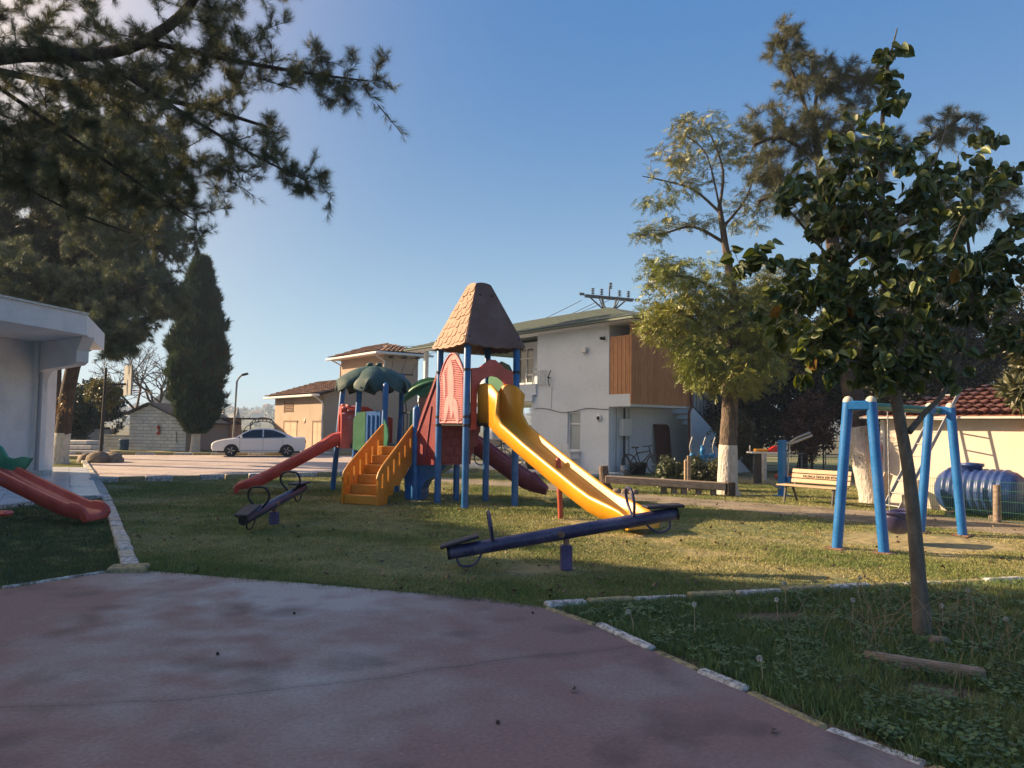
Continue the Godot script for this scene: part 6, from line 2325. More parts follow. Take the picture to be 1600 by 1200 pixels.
# ---------------------------------------------------------------- car
func build_car():
	var c := thing("parked_car", "white four-door saloon parked along the far kerb facing left", "car", P(-13.05, 39.75))
	var ex := Vector3(0.945, 0, -0.326)
	X = Transform3D(Basis(ex, Vector3.UP, ex.cross(Vector3.UP)), P(-13.02, 39.95))
	var out = [Vector2(-2.22, 0.3), Vector2(-2.29, 0.42), Vector2(-2.29, 0.58), Vector2(-2.24, 0.7), Vector2(-2.08, 0.79), Vector2(-1.75, 0.87), Vector2(-1.2, 0.95), Vector2(0.2, 0.97), Vector2(1.5, 1.0), Vector2(1.95, 1.03), Vector2(2.2, 1.02), Vector2(2.25, 0.9), Vector2(2.27, 0.62), Vector2(2.24, 0.42), Vector2(2.14, 0.3)]
	for e in [1.35, -1.36]:
		for k in 9:
			var a := PI * k / 8.0
			out.append(Vector2(e + cos(a) * 0.37, 0.29 + sin(a) * 0.37))
		if e > 0:
			out.append(Vector2(0.9, 0.22))
			out.append(Vector2(-0.9, 0.22))
	var st := S()
	prism(st, out, -0.78, 0.78)
	var inn = []
	for q in out:
		inn.append(Vector2(q.x * 0.985, 0.5 + (q.y - 0.5) * (0.9 if q.y > 0.5 else 0.97)))
	for s in [-1.0, 1.0]:
		for k in out.size():
			var k2 := (k + 1) % out.size()
			quad(st, Vector3(out[k].x, out[k].y, 0.78 * s), Vector3(inn[k].x, inn[k].y, 0.87 * s), Vector3(inn[k2].x, inn[k2].y, 0.87 * s), Vector3(out[k2].x, out[k2].y, 0.78 * s))
		prism(st, inn, 0.868 * s, 0.87 * s)
	put(st, "body", M.carwhite, c)
	# cabin
	var prof = [Vector2(-1.22, 0.94), Vector2(-0.8, 1.2), Vector2(-0.42, 1.38), Vector2(-0.1, 1.44), Vector2(0.35, 1.45), Vector2(0.75, 1.4), Vector2(1.15, 1.25), Vector2(1.66, 1.0)]
	var side = func(p: Vector2, s: float, k := 0.0) -> Vector3: return Vector3(p.x, p.y, s * (lerpf(0.79, 0.58, (p.y - 0.94) / 0.5) + k))
	st = S()
	for k in prof.size() - 1:
		quad(st, side.call(prof[k], -1), side.call(prof[k + 1], -1), side.call(prof[k + 1], 1), side.call(prof[k], 1), false)
	for s in [-1.0, 1.0]:
		st.set_smooth_group(-1)
		for k in range(1, prof.size() - 1):
			tri(st, side.call(prof[0], s), side.call(prof[k], s), side.call(prof[k + 1], s))
	put(st, "cabin", M.carwhite, c)
	for s in [-1.0, 1.0]:
		for poly in [[Vector2(-1.02, 0.98), Vector2(-0.68, 1.22), Vector2(-0.36, 1.35), Vector2(0.13, 1.385), Vector2(0.13, 0.99)], [Vector2(0.19, 0.99), Vector2(0.19, 1.385), Vector2(0.65, 1.35), Vector2(1.0, 1.22), Vector2(1.3, 1.07), Vector2(1.22, 1.01)]]:
			st = S()
			st.set_smooth_group(-1)
			for k in range(1, poly.size() - 1):
				tri(st, side.call(poly[0], s, 0.012), side.call(poly[k], s, 0.012), side.call(poly[k + 1], s, 0.012))
			put(st, "window", M.carglass, c)
		st = S()
		bar(st, Vector3(-1.05, 0.965, 0.8 * s), Vector3(1.35, 0.985, 0.8 * s), 0.02, 0.02)
		for x in [-0.95, 0.16, 1.12]:
			box(st, Vector3(x, 0.62, 0.872 * s), Vector3(0.012, 0.62, 0.006))
		box(st, Vector3(0.1, 0.31, 0.872 * s), Vector3(2.1, 0.02, 0.008))
		put(st, "door_seam", M.darkmetal, c)
		for x in [0.02, 0.98]:
			st = S()
			cbox(st, Vector3(x, 0.8, 0.87 * s), Vector3(0.2, 0.03, 0.035), 0.01)
			put(st, "door_handle", M.carwhite, c)
		st = S()
		cbox(st, Vector3(-0.88, 1.0, 0.92 * s), Vector3(0.1, 0.13, 0.18), 0.035)
		put(st, "mirror", M.carwhite, c)
		st = S()
		prism(st, [Vector2(-2.2, 0.66), Vector2(-1.65, 0.78), Vector2(-1.68, 0.71), Vector2(-2.12, 0.6)], 0.76 * s, 0.85 * s)
		put(st, "headlight", M.carglass, c)
		st = S()
		prism(st, [Vector2(2.27, 0.86), Vector2(1.85, 0.9), Vector2(1.9, 0.82), Vector2(2.272, 0.72)], 0.6 * s, 0.868 * s)
		put(st, "taillight", M.taillight, c)
	for e in [[0, 2], [6, 7]]:
		st = S()
		var a: Vector2 = prof[e[0]]
		var b: Vector2 = prof[e[1]]
		var nn := Vector3(-0.5 if e[0] == 0 else 0.44, 0.87, 0) * 0.012
		quad(st, side.call(a.lerp(b, 0.06), -0.93) + nn, side.call(b.lerp(a, 0.05), -0.93) + nn, side.call(b.lerp(a, 0.05), 0.93) + nn, side.call(a.lerp(b, 0.06), 0.93) + nn)
		put(st, "windscreen" if e[0] == 0 else "rear_window", M.carglass, c)
	st = S()
	cbox(st, Vector3(-2.285, 0.62, 0), Vector3(0.03, 0.12, 1.0), 0.01)
	cbox(st, Vector3(-2.285, 0.42, 0), Vector3(0.03, 0.14, 1.3), 0.01)
	put(st, "grille", M.black, c)
	st = S()
	cbox(st, Vector3(-2.305, 0.5, 0), Vector3(0.012, 0.1, 0.48), 0.002)
	put(st, "number_plate", M.trim, c)
	st = S()
	box(st, Vector3(0, 0.3, 0), Vector3(4.0, 0.2, 1.2))
	put(st, "underbody", M.black, c)
	for e in [[-1.36, 1.0], [1.35, 1.0], [-1.36, -1.0], [1.35, -1.0]]:
		var w := Transform3D(Basis(Vector3(1, 0, 0), Vector3(0, 0, e[1]), Vector3(0, -e[1], 0)), Vector3(e[0], 0.31, 0.76 * e[1]))
		st = S()
		lathe(st, [Vector2(0.2, -0.1), Vector2(0.29, -0.1), Vector2(0.31, -0.07), Vector2(0.31, 0.07), Vector2(0.29, 0.1), Vector2(0.21, 0.1)], w, 24)
		var wh := put(st, "wheel", M.rubber, c)
		st = S()
		lathe(st, [Vector2(0.0, 0.06), Vector2(0.05, 0.075), Vector2(0.06, 0.05), Vector2(0.19, 0.04), Vector2(0.2, 0.09), Vector2(0.21, 0.1), Vector2(0.21, 0.02), Vector2(0, 0.02)], w, 20)
		put(st, "rim", M.galv, wh)
		st = S()
		for k in 5:
			var a := TAU * k / 5.0
			bar(st, w * Vector3(cos(a) * 0.04, 0.075, sin(a) * 0.04), w * Vector3(cos(a) * 0.19, 0.095, sin(a) * 0.19), 0.05, 0.03)
		put(st, "spoke", M.steel, wh)
	X = Transform3D.IDENTITY


# ---------------------------------------------------------------- foliage meshes
func clump_mesh(seed_: int, n: int, leaf: float) -> ArrayMesh:
	# n folded leaves spread through a ball of radius one
	var g := RandomNumberGenerator.new()
	g.seed = seed_
	var st := S()
	st.set_smooth_group(-1)
	for i in n:
		var p := Vector3(g.randfn(), g.randfn(), g.randfn()).normalized() * pow(g.randf(), 0.4) * 0.8
		var b := Basis.from_euler(Vector3(g.randf_range(-1.2, 0.5), g.randf() * TAU, g.randf_range(-0.7, 0.7)))
		var s := leaf * g.randf_range(0.7, 1.2)
		var t := p + b * Vector3(0, s, 0)
		var l := p + b * Vector3(-s * 0.34, s * 0.45, s * 0.12)
		var r := p + b * Vector3(s * 0.34, s * 0.45, s * 0.12)
		tri(st, p, l, t)
		tri(st, p, t, r)
	return mesh_of(st)


func needle_mesh(seed_: int, n: int, w: float, axis := 0.7) -> ArrayMesh:
	# a brush of needles of length one round a short twig along y
	var g := RandomNumberGenerator.new()
	g.seed = seed_
	var st := S()
	st.set_smooth_group(-1)
	for i in n:
		var u := g.randf()
		var a := g.randf() * TAU
		var spread := g.randf_range(0.3, 1.15) * (1.15 - 0.5 * u)
		var o := Vector3(0, u * axis, 0)
		var dirv := Vector3(cos(a) * sin(spread), cos(spread), sin(a) * sin(spread))
		var side := dirv.cross(Vector3(g.randfn(), g.randfn(), g.randfn())).normalized() * w
		var tip := o + dirv * g.randf_range(0.7, 1.0)
		tri(st, o - side, o + side, tip)
	return mesh_of(st)


func linden_mesh(seed_: int) -> ArrayMesh:
	# a heart-shaped leaf of length one hanging from its stalk at the origin, along y
	var g := RandomNumberGenerator.new()
	g.seed = seed_
	var st := S()
	st.set_smooth_group(0)
	var rim = [Vector2(0, 0.06), Vector2(0.2, -0.03), Vector2(0.38, 0.08), Vector2(0.47, 0.28), Vector2(0.42, 0.5), Vector2(0.28, 0.72), Vector2(0.1, 0.9), Vector2(0, 1.02)]
	var fold := g.randf_range(0.1, 0.45)
	var curl := g.randf_range(-0.25, 0.3)
	var lift := func(q: Vector2) -> Vector3: return Vector3(q.x, q.y, abs(q.x) * fold - curl * q.y * q.y + 0.03 * sin(q.y * 9.0) * abs(q.x) * 2.0)
	var mid = []
	for k in 5:
		mid.append(lift.call(Vector2(0, 0.06 + 0.24 * k)))
	for s in [-1.0, 1.0]:
		for k in rim.size() - 1:
			var a: Vector3 = lift.call(Vector2(rim[k].x * s, rim[k].y))
			var b: Vector3 = lift.call(Vector2(rim[k + 1].x * s, rim[k + 1].y))
			var m0: Vector3 = mid[clampi(int(k * 0.6), 0, 4)]
			var m1: Vector3 = mid[clampi(int((k + 1) * 0.6), 0, 4)]
			tri(st, m0, a, b)
			if m0 != m1:
				tri(st, m0, b, m1)
	st.set_smooth_group(-1)
	tri(st, Vector3(-0.012, -0.35, -0.05), Vector3(0.012, -0.35, -0.05), lift.call(Vector2(0, 0.08)))
	return mesh_of(st)


func frond_mesh(seed_: int) -> ArrayMesh:
	# a feathery compound leaf of length one along y, drooping towards -z
	var g := RandomNumberGenerator.new()
	g.seed = seed_
	var st := S()
	st.set_smooth_group(-1)
	for k in 9:
		var u := 0.14 + 0.1 * k
		var o := Vector3(0, u, -0.35 * u * u)
		for s in [-1.0, 1.0]:
			if g.randf() < 0.12:
				continue
			var l := 0.24 * (1.0 - 0.35 * u) * g.randf_range(0.8, 1.15)
			var dirv := Vector3(s * 0.9, 0.35, g.randf_range(-0.5, 0.25)).normalized()
			var across := Vector3(-s * 0.3, 0.95, 0.1).normalized() * l * 0.24
			var m := o + dirv * l * 0.5
			var t := o + dirv * l
			tri(st, o, m + across, t)
			tri(st, o, t, m - across)
	tri(st, Vector3(-0.012, 0, 0), Vector3(0.012, 0, 0), Vector3(0, 1, -0.35))
	return mesh_of(st)


# ---------------------------------------------------------------- tree builders
func wobble_tube(st: SurfaceTool, pts: Array, radii: Array, sides: int, rough := 0.08, seed_ := 1):
	# a trunk: uneven rings along a smooth path
	var g := FastNoiseLite.new()
	g.seed = seed_
	g.frequency = 0.9
	var sp := smooth_path(pts, 4)
	var rings = []
	for i in sp.size():
		var t: Vector3 = (sp[min(i + 1, sp.size() - 1)] - sp[max(i - 1, 0)]).normalized()
		var u := (Vector3.RIGHT - t * t.x).normalized()
		var w := t.cross(u)
		var f := float(i) / (sp.size() - 1) * (radii.size() - 1)
		var k := mini(int(f), radii.size() - 2)
		var r := lerpf(radii[k], radii[k + 1], f - k)
		var ring = []
		for j in sides:
			var a := TAU * j / sides
			var q := 1.0 + rough * g.get_noise_3d(cos(a) * 2.5, sp[i].y * 1.3, sin(a) * 2.5) * 2.0
			ring.append(sp[i] + (u * cos(a) + w * sin(a)) * r * q)
		rings.append(ring)
	loft(st, rings, true, true, false)


func crown(root, skel: Array, blobs: Array, mesh: Mesh, m: Material, tone: Callable, opt: Dictionary):
	# twigs grow from the limbs towards points scattered through the blobs; leaves or needles sit along the twigs
	var goals = []
	for b in blobs:
		for i in int(b[2]):
			var p := Vector3(rng.randfn(), rng.randfn(), rng.randfn()).normalized() * pow(rng.randf(), 0.42)
			goals.append(b[0] + p * b[1])
	for e in opt.get("tips", []):
		for i in 9:
			goals.append(e + Vector3(rng.randfn(), rng.randfn(), rng.randfn()) * opt.get("tip_spread", 0.16))
	var nodes: Array = skel.duplicate()
	var ranked = []
	for goal in goals:
		ranked.append([_near(skel, goal), goal])
	ranked.sort_custom(func(x, y): return x[0] < y[0])
	goals = ranked.map(func(x): return x[1])
	var st := S()
	var xs = []
	var cs = []
	var per: int = opt.per
	for goal: Vector3 in goals:
		var best := INF
		var from := Vector3.ZERO
		for q: Vector3 in nodes:
			var d := q.distance_squared_to(goal)
			if d < best:
				best = d
				from = q
		var leng := from.distance_to(goal)
		var mid := from.lerp(goal, 0.55) + Vector3(rng.randf_range(-1, 1), rng.randf_range(-0.3, 1.0) * opt.get("arch", 0.6), rng.randf_range(-1, 1)) * leng * 0.14
		var r0: float = opt.twig * (0.6 + 0.5 * min(leng, 2.0))
		st.set_smooth_group(0)
		tube(st, [from, mid, goal], [r0, r0 * 0.7, r0 * 0.3], 4, false)
		for t in [0.35, 0.7, 1.0]:
			nodes.append(from.lerp(mid, t * 2.0) if t < 0.5 else mid.lerp(goal, t * 2.0 - 1.0))
		var cover: float = min(leng, opt.get("cover", 0.9))
		for k in per:
			var back := cover * pow(float(k) / per, 0.9) + rng.randf() * 0.04
			var t := 1.0 - clampf(back / max(leng, 0.01), 0.0, 1.0)
			var p := from.lerp(mid, t * 2.0) if t < 0.5 else mid.lerp(goal, t * 2.0 - 1.0)
			var dirv := (goal - mid).normalized()
			if opt.get("hang", 0.0) > 0.0:
				dirv = (dirv * 0.5 + Vector3(rng.randfn() * 0.6, -opt.hang, rng.randfn() * 0.6)).normalized()
			elif k > 0:
				dirv = (dirv + Vector3(rng.randfn(), rng.randfn() + opt.get("lift", 0.2), rng.randfn()) * 0.75).normalized()
			var s: float = opt.size * rng.randf_range(0.75, 1.25)
			p += Vector3(rng.randfn(), rng.randfn(), rng.randfn()) * opt.get("scatter", 0.0)
			var side := dirv.cross(Vector3(rng.randfn(), rng.randfn(), rng.randfn())).normalized()
			xs.append(Transform3D(Basis(side, dirv, side.cross(dirv)) * s, p))
			cs.append(tone.call(p))
	if opt.twig > 0:
		put(st, "twigs", opt.bark, root).set_meta("kind", "stuff")
	if opt.get("raw", false):
		return [xs, cs]
	foliage("foliage", mesh, m, xs, cs, root)
	return []


func _near(skel: Array, p: Vector3) -> float:
	var best := INF
	for q: Vector3 in skel:
		best = min(best, q.distance_squared_to(p))
	return best


func along(pts: Array, n := 4) -> Array:
	return smooth_path(pts, n)


func tone_of(r, g, b, vary := 0.3, warm := 0.0, seed_ := 1) -> Callable:
	var nz := FastNoiseLite.new()
	nz.seed = seed_
	nz.frequency = 0.7
	return func(p: Vector3) -> Color:
		var k := 1.0 + vary * (rng.randf() * 1.4 - 0.7) + 0.25 * nz.get_noise_3dv(p)
		var w: float = max(0.0, warm * (nz.get_noise_3dv(p * 0.6 + Vector3(9, 9, 9)) * 1.6 + rng.randf() * 0.5))
		return Color((r + w * 0.16) * k, (g + w * 0.07) * k, (b + w * 0.005) * k)


func build_trees():
	big_pine()
	left_pine()
	cypress()
	bare_tree()
	robinia()
	right_pine()
	linden()
	back_trees()
	shade_trees()


func big_pine():
	var root := thing("pine_tree", "large near pine reaching long needled branches across the upper left sky", "tree", P(-10.2, 9.4))
	var st := S()
	wobble_tube(st, [P(-10.2, 9.4, 0), P(-10.1, 9.4, 2.5), P(-9.8, 9.3, 5.0), P(-9.6, 9.3, 8.0), P(-9.5, 9.4, 11.5)], [0.34, 0.27, 0.24, 0.18, 0.06], 14, 0.1, 2)
	put(st, "trunk", M.bark_dark, root)
	var limbs = [
		[[P(-9.8, 9.3, 5.1), P(-8.0, 9.2, 5.55), P(-6.3, 9.0, 5.98), P(-4.85, 8.9, 6.02), P(-4.1, 8.8, 6.3), P(-3.6, 8.7, 6.8), P(-3.0, 8.6, 7.4)], 0.12, 0.03],
		[[P(-4.4, 8.85, 6.15), P(-3.4, 9.0, 6.0), P(-2.5, 9.1, 5.9), P(-1.8, 9.2, 5.86)], 0.04, 0.008],
		[[P(-5.0, 8.9, 6.0), P(-4.2, 9.1, 5.5), P(-3.3, 9.3, 5.0), P(-2.6, 9.4, 4.68)], 0.035, 0.008],
		[[P(-6.6, 9.0, 5.9), P(-5.7, 9.3, 5.3), P(-4.8, 9.6, 4.7), P(-4.1, 9.8, 4.25)], 0.03, 0.008],
		[[P(-8.0, 9.2, 5.55), P(-7.0, 9.8, 5.0), P(-6.0, 10.2, 4.5), P(-5.3, 10.4, 4.25)], 0.03, 0.008],
		[[P(-9.6, 9.3, 7.4), P(-7.8, 9.0, 7.6), P(-6.0, 8.7, 7.5), P(-4.4, 8.4, 7.3)], 0.1, 0.03],
		[[P(-9.7, 9.3, 6.4), P(-8.2, 10.2, 6.6), P(-6.6, 10.8, 6.5), P(-4.8, 11.0, 6.3), P(-3.6, 11.1, 6.0)], 0.08, 0.02],
		[[P(-9.7, 9.3, 6.0), P(-9.6, 7.6, 6.2), P(-9.2, 5.8, 6.4)], 0.08, 0.03],
		[[P(-9.6, 9.3, 7.0), P(-11.5, 9.0, 7.2), P(-13.0, 8.6, 7.2)], 0.08, 0.03],
	]
	st = S()
	var skel = []
	for l in limbs:
		var pts = along(l[0], 4)
		var rr = []
		for i in pts.size():
			rr.append(lerpf(l[1], l[2], float(i) / (pts.size() - 1)))
		tube(st, pts, rr, 8)
		skel += pts
	put(st, "limb", M.bark_dark, root)
	var blobs = [
		[P(-3.4, 9.0, 6.25), Vector3(1.0, 0.65, 1.0), 126], [P(-2.25, 9.1, 5.85), Vector3(0.5, 0.4, 0.55), 45],
		[P(-4.5, 9.1, 5.75), Vector3(1.1, 0.75, 1.1), 156], [P(-6.2, 9.0, 6.5), Vector3(1.3, 0.6, 0.8), 126], [P(-7.2, 9.6, 5.2), Vector3(1.2, 0.8, 0.9), 72], [P(-3.05, 9.3, 4.95), Vector3(0.55, 0.4, 0.5), 40], [P(-2.6, 9.4, 4.7), Vector3(0.3, 0.2, 0.3), 14],
		[P(-5.9, 9.2, 5.5), Vector3(1.2, 0.9, 1.2), 180], [P(-4.2, 9.7, 4.75), Vector3(0.9, 0.5, 0.7), 96],
		[P(-5.6, 10.0, 4.75), Vector3(1.0, 0.55, 0.9), 114], [P(-7.2, 9.4, 5.2), Vector3(1.0, 1.0, 1.2), 120],
		[P(-5.0, 8.7, 7.2), Vector3(1.8, 0.7, 1.3), 144], [P(-3.2, 8.7, 7.3), Vector3(0.9, 0.6, 0.9), 72], [P(-5.2, 10.8, 6.4), Vector3(1.7, 0.7, 1.0), 132],
		[P(-8.2, 8.0, 6.6), Vector3(1.8, 1.2, 2.2), 132], [P(-11.5, 8.8, 7.2), Vector3(2.0, 1.2, 2.2), 108], [P(-9.4, 9.3, 9.5), Vector3(2.0, 1.6, 2.0), 96],
	]
	crown(root, skel, blobs, needle_mesh(3, 36, 0.012), M.needle, tone_of(0.13, 0.145, 0.085, 0.4, 0.14, 5), {"per": 11, "twig": 0.009, "size": 0.115, "bark": M.bark_dark, "cover": 0.75, "arch": 0.5, "lift": 0.35, "scatter": 0.015, "tips": [P(-1.7, 9.2, 5.85), P(-2.5, 9.4, 4.6), P(-4.0, 9.8, 4.2), P(-5.2, 10.4, 4.2), P(-3.6, 11.1, 6.0), P(-3.0, 8.6, 7.4)]})


func left_pine():
	var root := thing("pine_tree", "tall pine with whitewashed trunk foot behind the left building", "tree", P(-17.25, 30.1))
	var st := S()
	wobble_tube(st, [P(-17.5, 30.1, 1.15), P(-17.3, 30.1, 3.2), P(-16.8, 30.0, 5.2), P(-16.3, 30.2, 7.5), P(-16.3, 31.4, 10.5), P(-16.6, 32.5, 14.0)], [0.28, 0.26, 0.24, 0.2, 0.14, 0.05], 12, 0.08, 3)
	put(st, "trunk", M.bark_dark, root)
	st = S()
	wobble_tube(st, [P(-17.55, 30.1, -0.05), P(-17.53, 30.1, 0.3), P(-17.5, 30.1, 1.2)], [0.37, 0.31, 0.285], 12, 0.08, 3)
	put(st, "whitewashed_foot", M.limewash, root)
	st = S()
	var skel = []
	for l in [[P(-16.9, 30, 4.8), P(-15.2, 29.5, 5.2), P(-13.6, 29, 5.7)], [P(-16.6, 30, 6.0), P(-14.8, 29, 6.6), P(-12.6, 28.5, 6.9)], [P(-16.5, 30, 6.6), P(-18.5, 29.5, 7.2), P(-20.5, 29, 7.4)], [P(-16.3, 30, 7.6), P(-15.0, 29.6, 8.4), P(-14.0, 29.4, 8.9)], [P(-16.9, 30, 5.0), P(-18.8, 29, 5.4), P(-20.6, 28.5, 5.8)], [P(-16.3, 30.6, 8.8), P(-17.6, 31, 10.4), P(-19.0, 31.5, 11.4)], [P(-16.3, 31.4, 10.5), P(-15.3, 31.8, 11.4), P(-14.6, 32, 12.0)], [P(-16.4, 31.8, 11.5), P(-16.9, 33, 13.2), P(-17.2, 34, 14.4)], [P(-17.0, 30, 4.2), P(-15.6, 28.6, 4.4), P(-14.6, 27.8, 4.5)]]:
		var pts = along(l, 4)
		tube(st, pts, 0.06, 6)
		skel += pts
	put(st, "limb", M.bark_dark, root)
	var blobs = [[P(-14.6, 30, 6.9), Vector3(2.0, 1.1, 2.0), 130], [P(-12.9, 28.8, 6.2), Vector3(0.9, 0.7, 1.2), 55], [P(-15.6, 31.5, 9.2), Vector3(2.6, 1.6, 2.6), 190], [P(-19.0, 30, 7.2), Vector3(2.6, 1.6, 2.2), 150], [P(-14.6, 28.4, 5.3), Vector3(1.3, 0.8, 1.5), 75], [P(-18.2, 29, 5.4), Vector3(2.3, 0.7, 1.6), 80], [P(-14.5, 28, 4.4), Vector3(0.7, 0.6, 0.7), 32], [P(-17.0, 32.5, 11.6), Vector3(3.0, 2.2, 3.0), 330], [P(-16.8, 33.2, 14.2), Vector3(2.4, 1.4, 2.4), 190], [P(-16.4, 29.6, 6.4), Vector3(1.6, 1.2, 1.6), 80]]
	crown(root, skel, blobs, needle_mesh(4, 36, 0.032), M.needle, tone_of(0.115, 0.14, 0.085, 0.35, 0.05, 6), {"per": 13, "twig": 0.02, "size": 0.25, "bark": M.bark_dark, "cover": 1.3, "arch": 0.5, "scatter": 0.06})


func cypress():
	var root := thing("cypress", "tall dark columnar cypress with whitewashed trunk beside the block shed", "tree", P(-18.2, 44.6))
	var st := S()
	wobble_tube(st, [P(-18.2, 44.6, 1.0), P(-18.2, 44.6, 5.0), P(-18.3, 44.6, 10.0)], [0.24, 0.18, 0.05], 10, 0.08, 4)
	put(st, "trunk", M.bark, root)
	st = S()
	wobble_tube(st, [P(-18.25, 44.6, -0.05), P(-18.22, 44.6, 0.5), P(-18.2, 44.6, 1.05)], [0.34, 0.27, 0.24], 10, 0.08, 4)
	put(st, "whitewashed_foot", M.limewash, root)
	var nz := FastNoiseLite.new()
	nz.seed = 3
	nz.frequency = 0.5
	var xs = []
	var cs = []
	for i in 8200:
		var t := rng.randf()
		var y := lerpf(1.05, 11.1, t)
		var r: float = 1.36 * pow(sin(clampf(0.13 + t * 0.87, 0, 1) * PI), 0.75) * (1.0 if t < 0.45 else lerpf(1.0, 0.72, (t - 0.45) / 0.55)) + 0.1
		if t < 0.1:
			r *= 0.55 + 4.5 * t
		var a := rng.randf() * TAU
		var lump := 1.0 + 0.55 * nz.get_noise_3d(cos(a) * 3.0, y * 1.1, sin(a) * 3.0)
		var rr := r * lump * sqrt(rng.randf_range(0.4, 1.0)) * (1.0 if rng.randf() < 0.93 else rng.randf_range(1.05, 1.25))
		var p := P(-18.25 + cos(a) * rr, 44.6 + sin(a) * rr, y)
		var dirv := Vector3(cos(a) * 0.4, 1.0, -sin(a) * 0.4) + Vector3(rng.randfn(), rng.randfn(), rng.randfn()) * 0.25
		dirv = dirv.normalized()
		var side := dirv.cross(Vector3(rng.randfn(), rng.randfn(), rng.randfn())).normalized()
		xs.append(Transform3D(Basis(side, dirv, side.cross(dirv)) * rng.randf_range(0.28, 0.55), p))
		var k := rng.randf_range(0.65, 1.3)
		cs.append(Color(0.062 * k, 0.105 * k, 0.07 * k) if rng.randf() < 0.88 else Color(0.085 * k, 0.07 * k, 0.04 * k))
	foliage("foliage", needle_mesh(7, 22, 0.055, 0.5), M.needle, xs, cs, root)


func branchy(st: SurfaceTool, p: Vector3, dirv: Vector3, leng: float, r: float, depth: int, tips: Array):
	var q := p + dirv * leng
	var mid := p.lerp(q, 0.5) + Vector3(rng.randfn(), rng.randfn(), rng.randfn()) * leng * 0.05
	tube(st, [p, mid, q], [r, r * 0.85, r * 0.7], 5 if depth > 2 else 4, false)
	if depth == 0:
		tips.append(q)
		return
	for k in (3 if rng.randf() < 0.5 else 2):
		var nd := (dirv + Vector3(rng.randfn(), rng.randfn() * 0.6 + 0.12, rng.randfn()) * 0.5).normalized()
		branchy(st, q if k < 2 else mid, nd, leng * rng.randf_range(0.66, 0.85), r * 0.66, depth - 1, tips)


func bare_tree():
	var root := thing("bare_tree", "nearly leafless spreading tree behind the block shed", "tree", P(-26.6, 57))
	var st := S()
	var tips = []
	for d in [Vector3(-0.5, 1, 0.1), Vector3(0.25, 1, 0.2), Vector3(0.0, 1, -0.3)]:
		branchy(st, P(-26.6 + d.x * 0.3, 57, 0.6), d.normalized(), 2.1, 0.16, 6, tips)
	tube(st, [P(-26.6, 57, 0), P(-26.6, 57, 0.8)], 0.26, 8)
	put(st, "branches", M.bark, root)
	var xs = []
	var cs = []
	for q in tips:
		if rng.randf() < 0.55:
			xs.append(Transform3D(Basis.from_euler(Vector3(rng.randf() * 3, rng.randf() * 6, 0)) * 0.24, q))
			var k := rng.randf_range(0.7, 1.2)
			cs.append(Color(0.16 * k, 0.13 * k, 0.05 * k))
	foliage("foliage", clump_mesh(8, 5, 0.4), M.leaf, xs, cs, root)
	# green and yellow shrubs and trees left of the block shed
	for q in [[-25.3, 43.5, 1.9, 1.5, 0.024, 0.04, 0.02, 220, "dark green rounded bush right behind the basketball pole"], [-24.6, 46.5, 3.4, 0.8, 0.16, 0.14, 0.035, 90, "yellow leaved treetop above the dark bush by the basketball pole"], [-27.5, 50.0, 2.4, 2.0, 0.03, 0.05, 0.026, 240, "dark green hedge mass beyond the grey wall at the left"], [-22.2, 52.0, 1.6, 1.3, 0.035, 0.055, 0.03, 160, "dull green bush behind the roof of the block shed"]]:
		var b := thing("bush", q[8], "bush", P(q[0], q[1]))
		st = S()
		tube(st, [P(q[0], q[1], 0), P(q[0], q[1], q[2])], 0.08, 6)
		put(st, "stem", M.bark_dark, b)
		crown(b, [P(q[0], q[1], q[2] * 0.4), P(q[0], q[1], q[2])], [[P(q[0], q[1], q[2]), Vector3(q[3] * 1.25, min(q[3], q[2]), q[3]), q[7]]], clump_mesh(9, 16, 0.5), M.leaf, tone_of(q[4], q[5], q[6], 0.35, 0.02, 9), {"per": 4, "twig": 0.012, "size": 0.3, "bark": M.bark_dark, "cover": 0.5, "scatter": 0.12})
	var o := thing("sapling", "thin sapling with orange autumn leaves beside the left building corner", "tree", P(-15.3, 25.2))
	st = S()
	tips = []
	tube(st, [P(-15.3, 25.2, 0), P(-15.25, 25.2, 0.8)], 0.03, 5)
	branchy(st, P(-15.25, 25.2, 0.75), Vector3(0.05, 1, 0), 0.55, 0.02, 4, tips)
	put(st, "stem", M.bark, o)
	xs = []
	cs = []
	for i in 130:
		var q: Vector3 = tips[rng.randi() % tips.size()]
		xs.append(Transform3D(Basis.from_euler(Vector3(rng.randf() * 6, rng.randf() * 6, 0)) * 0.13, q + Vector3(rng.randfn(), rng.randfn(), rng.randfn()) * 0.14))
		var k := rng.randf_range(0.6, 1.2)
		cs.append(Color(0.26 * k, 0.14 * k, 0.04 * k))
	foliage("foliage", clump_mesh(10, 4, 0.6), M.leaf, xs, cs, o)


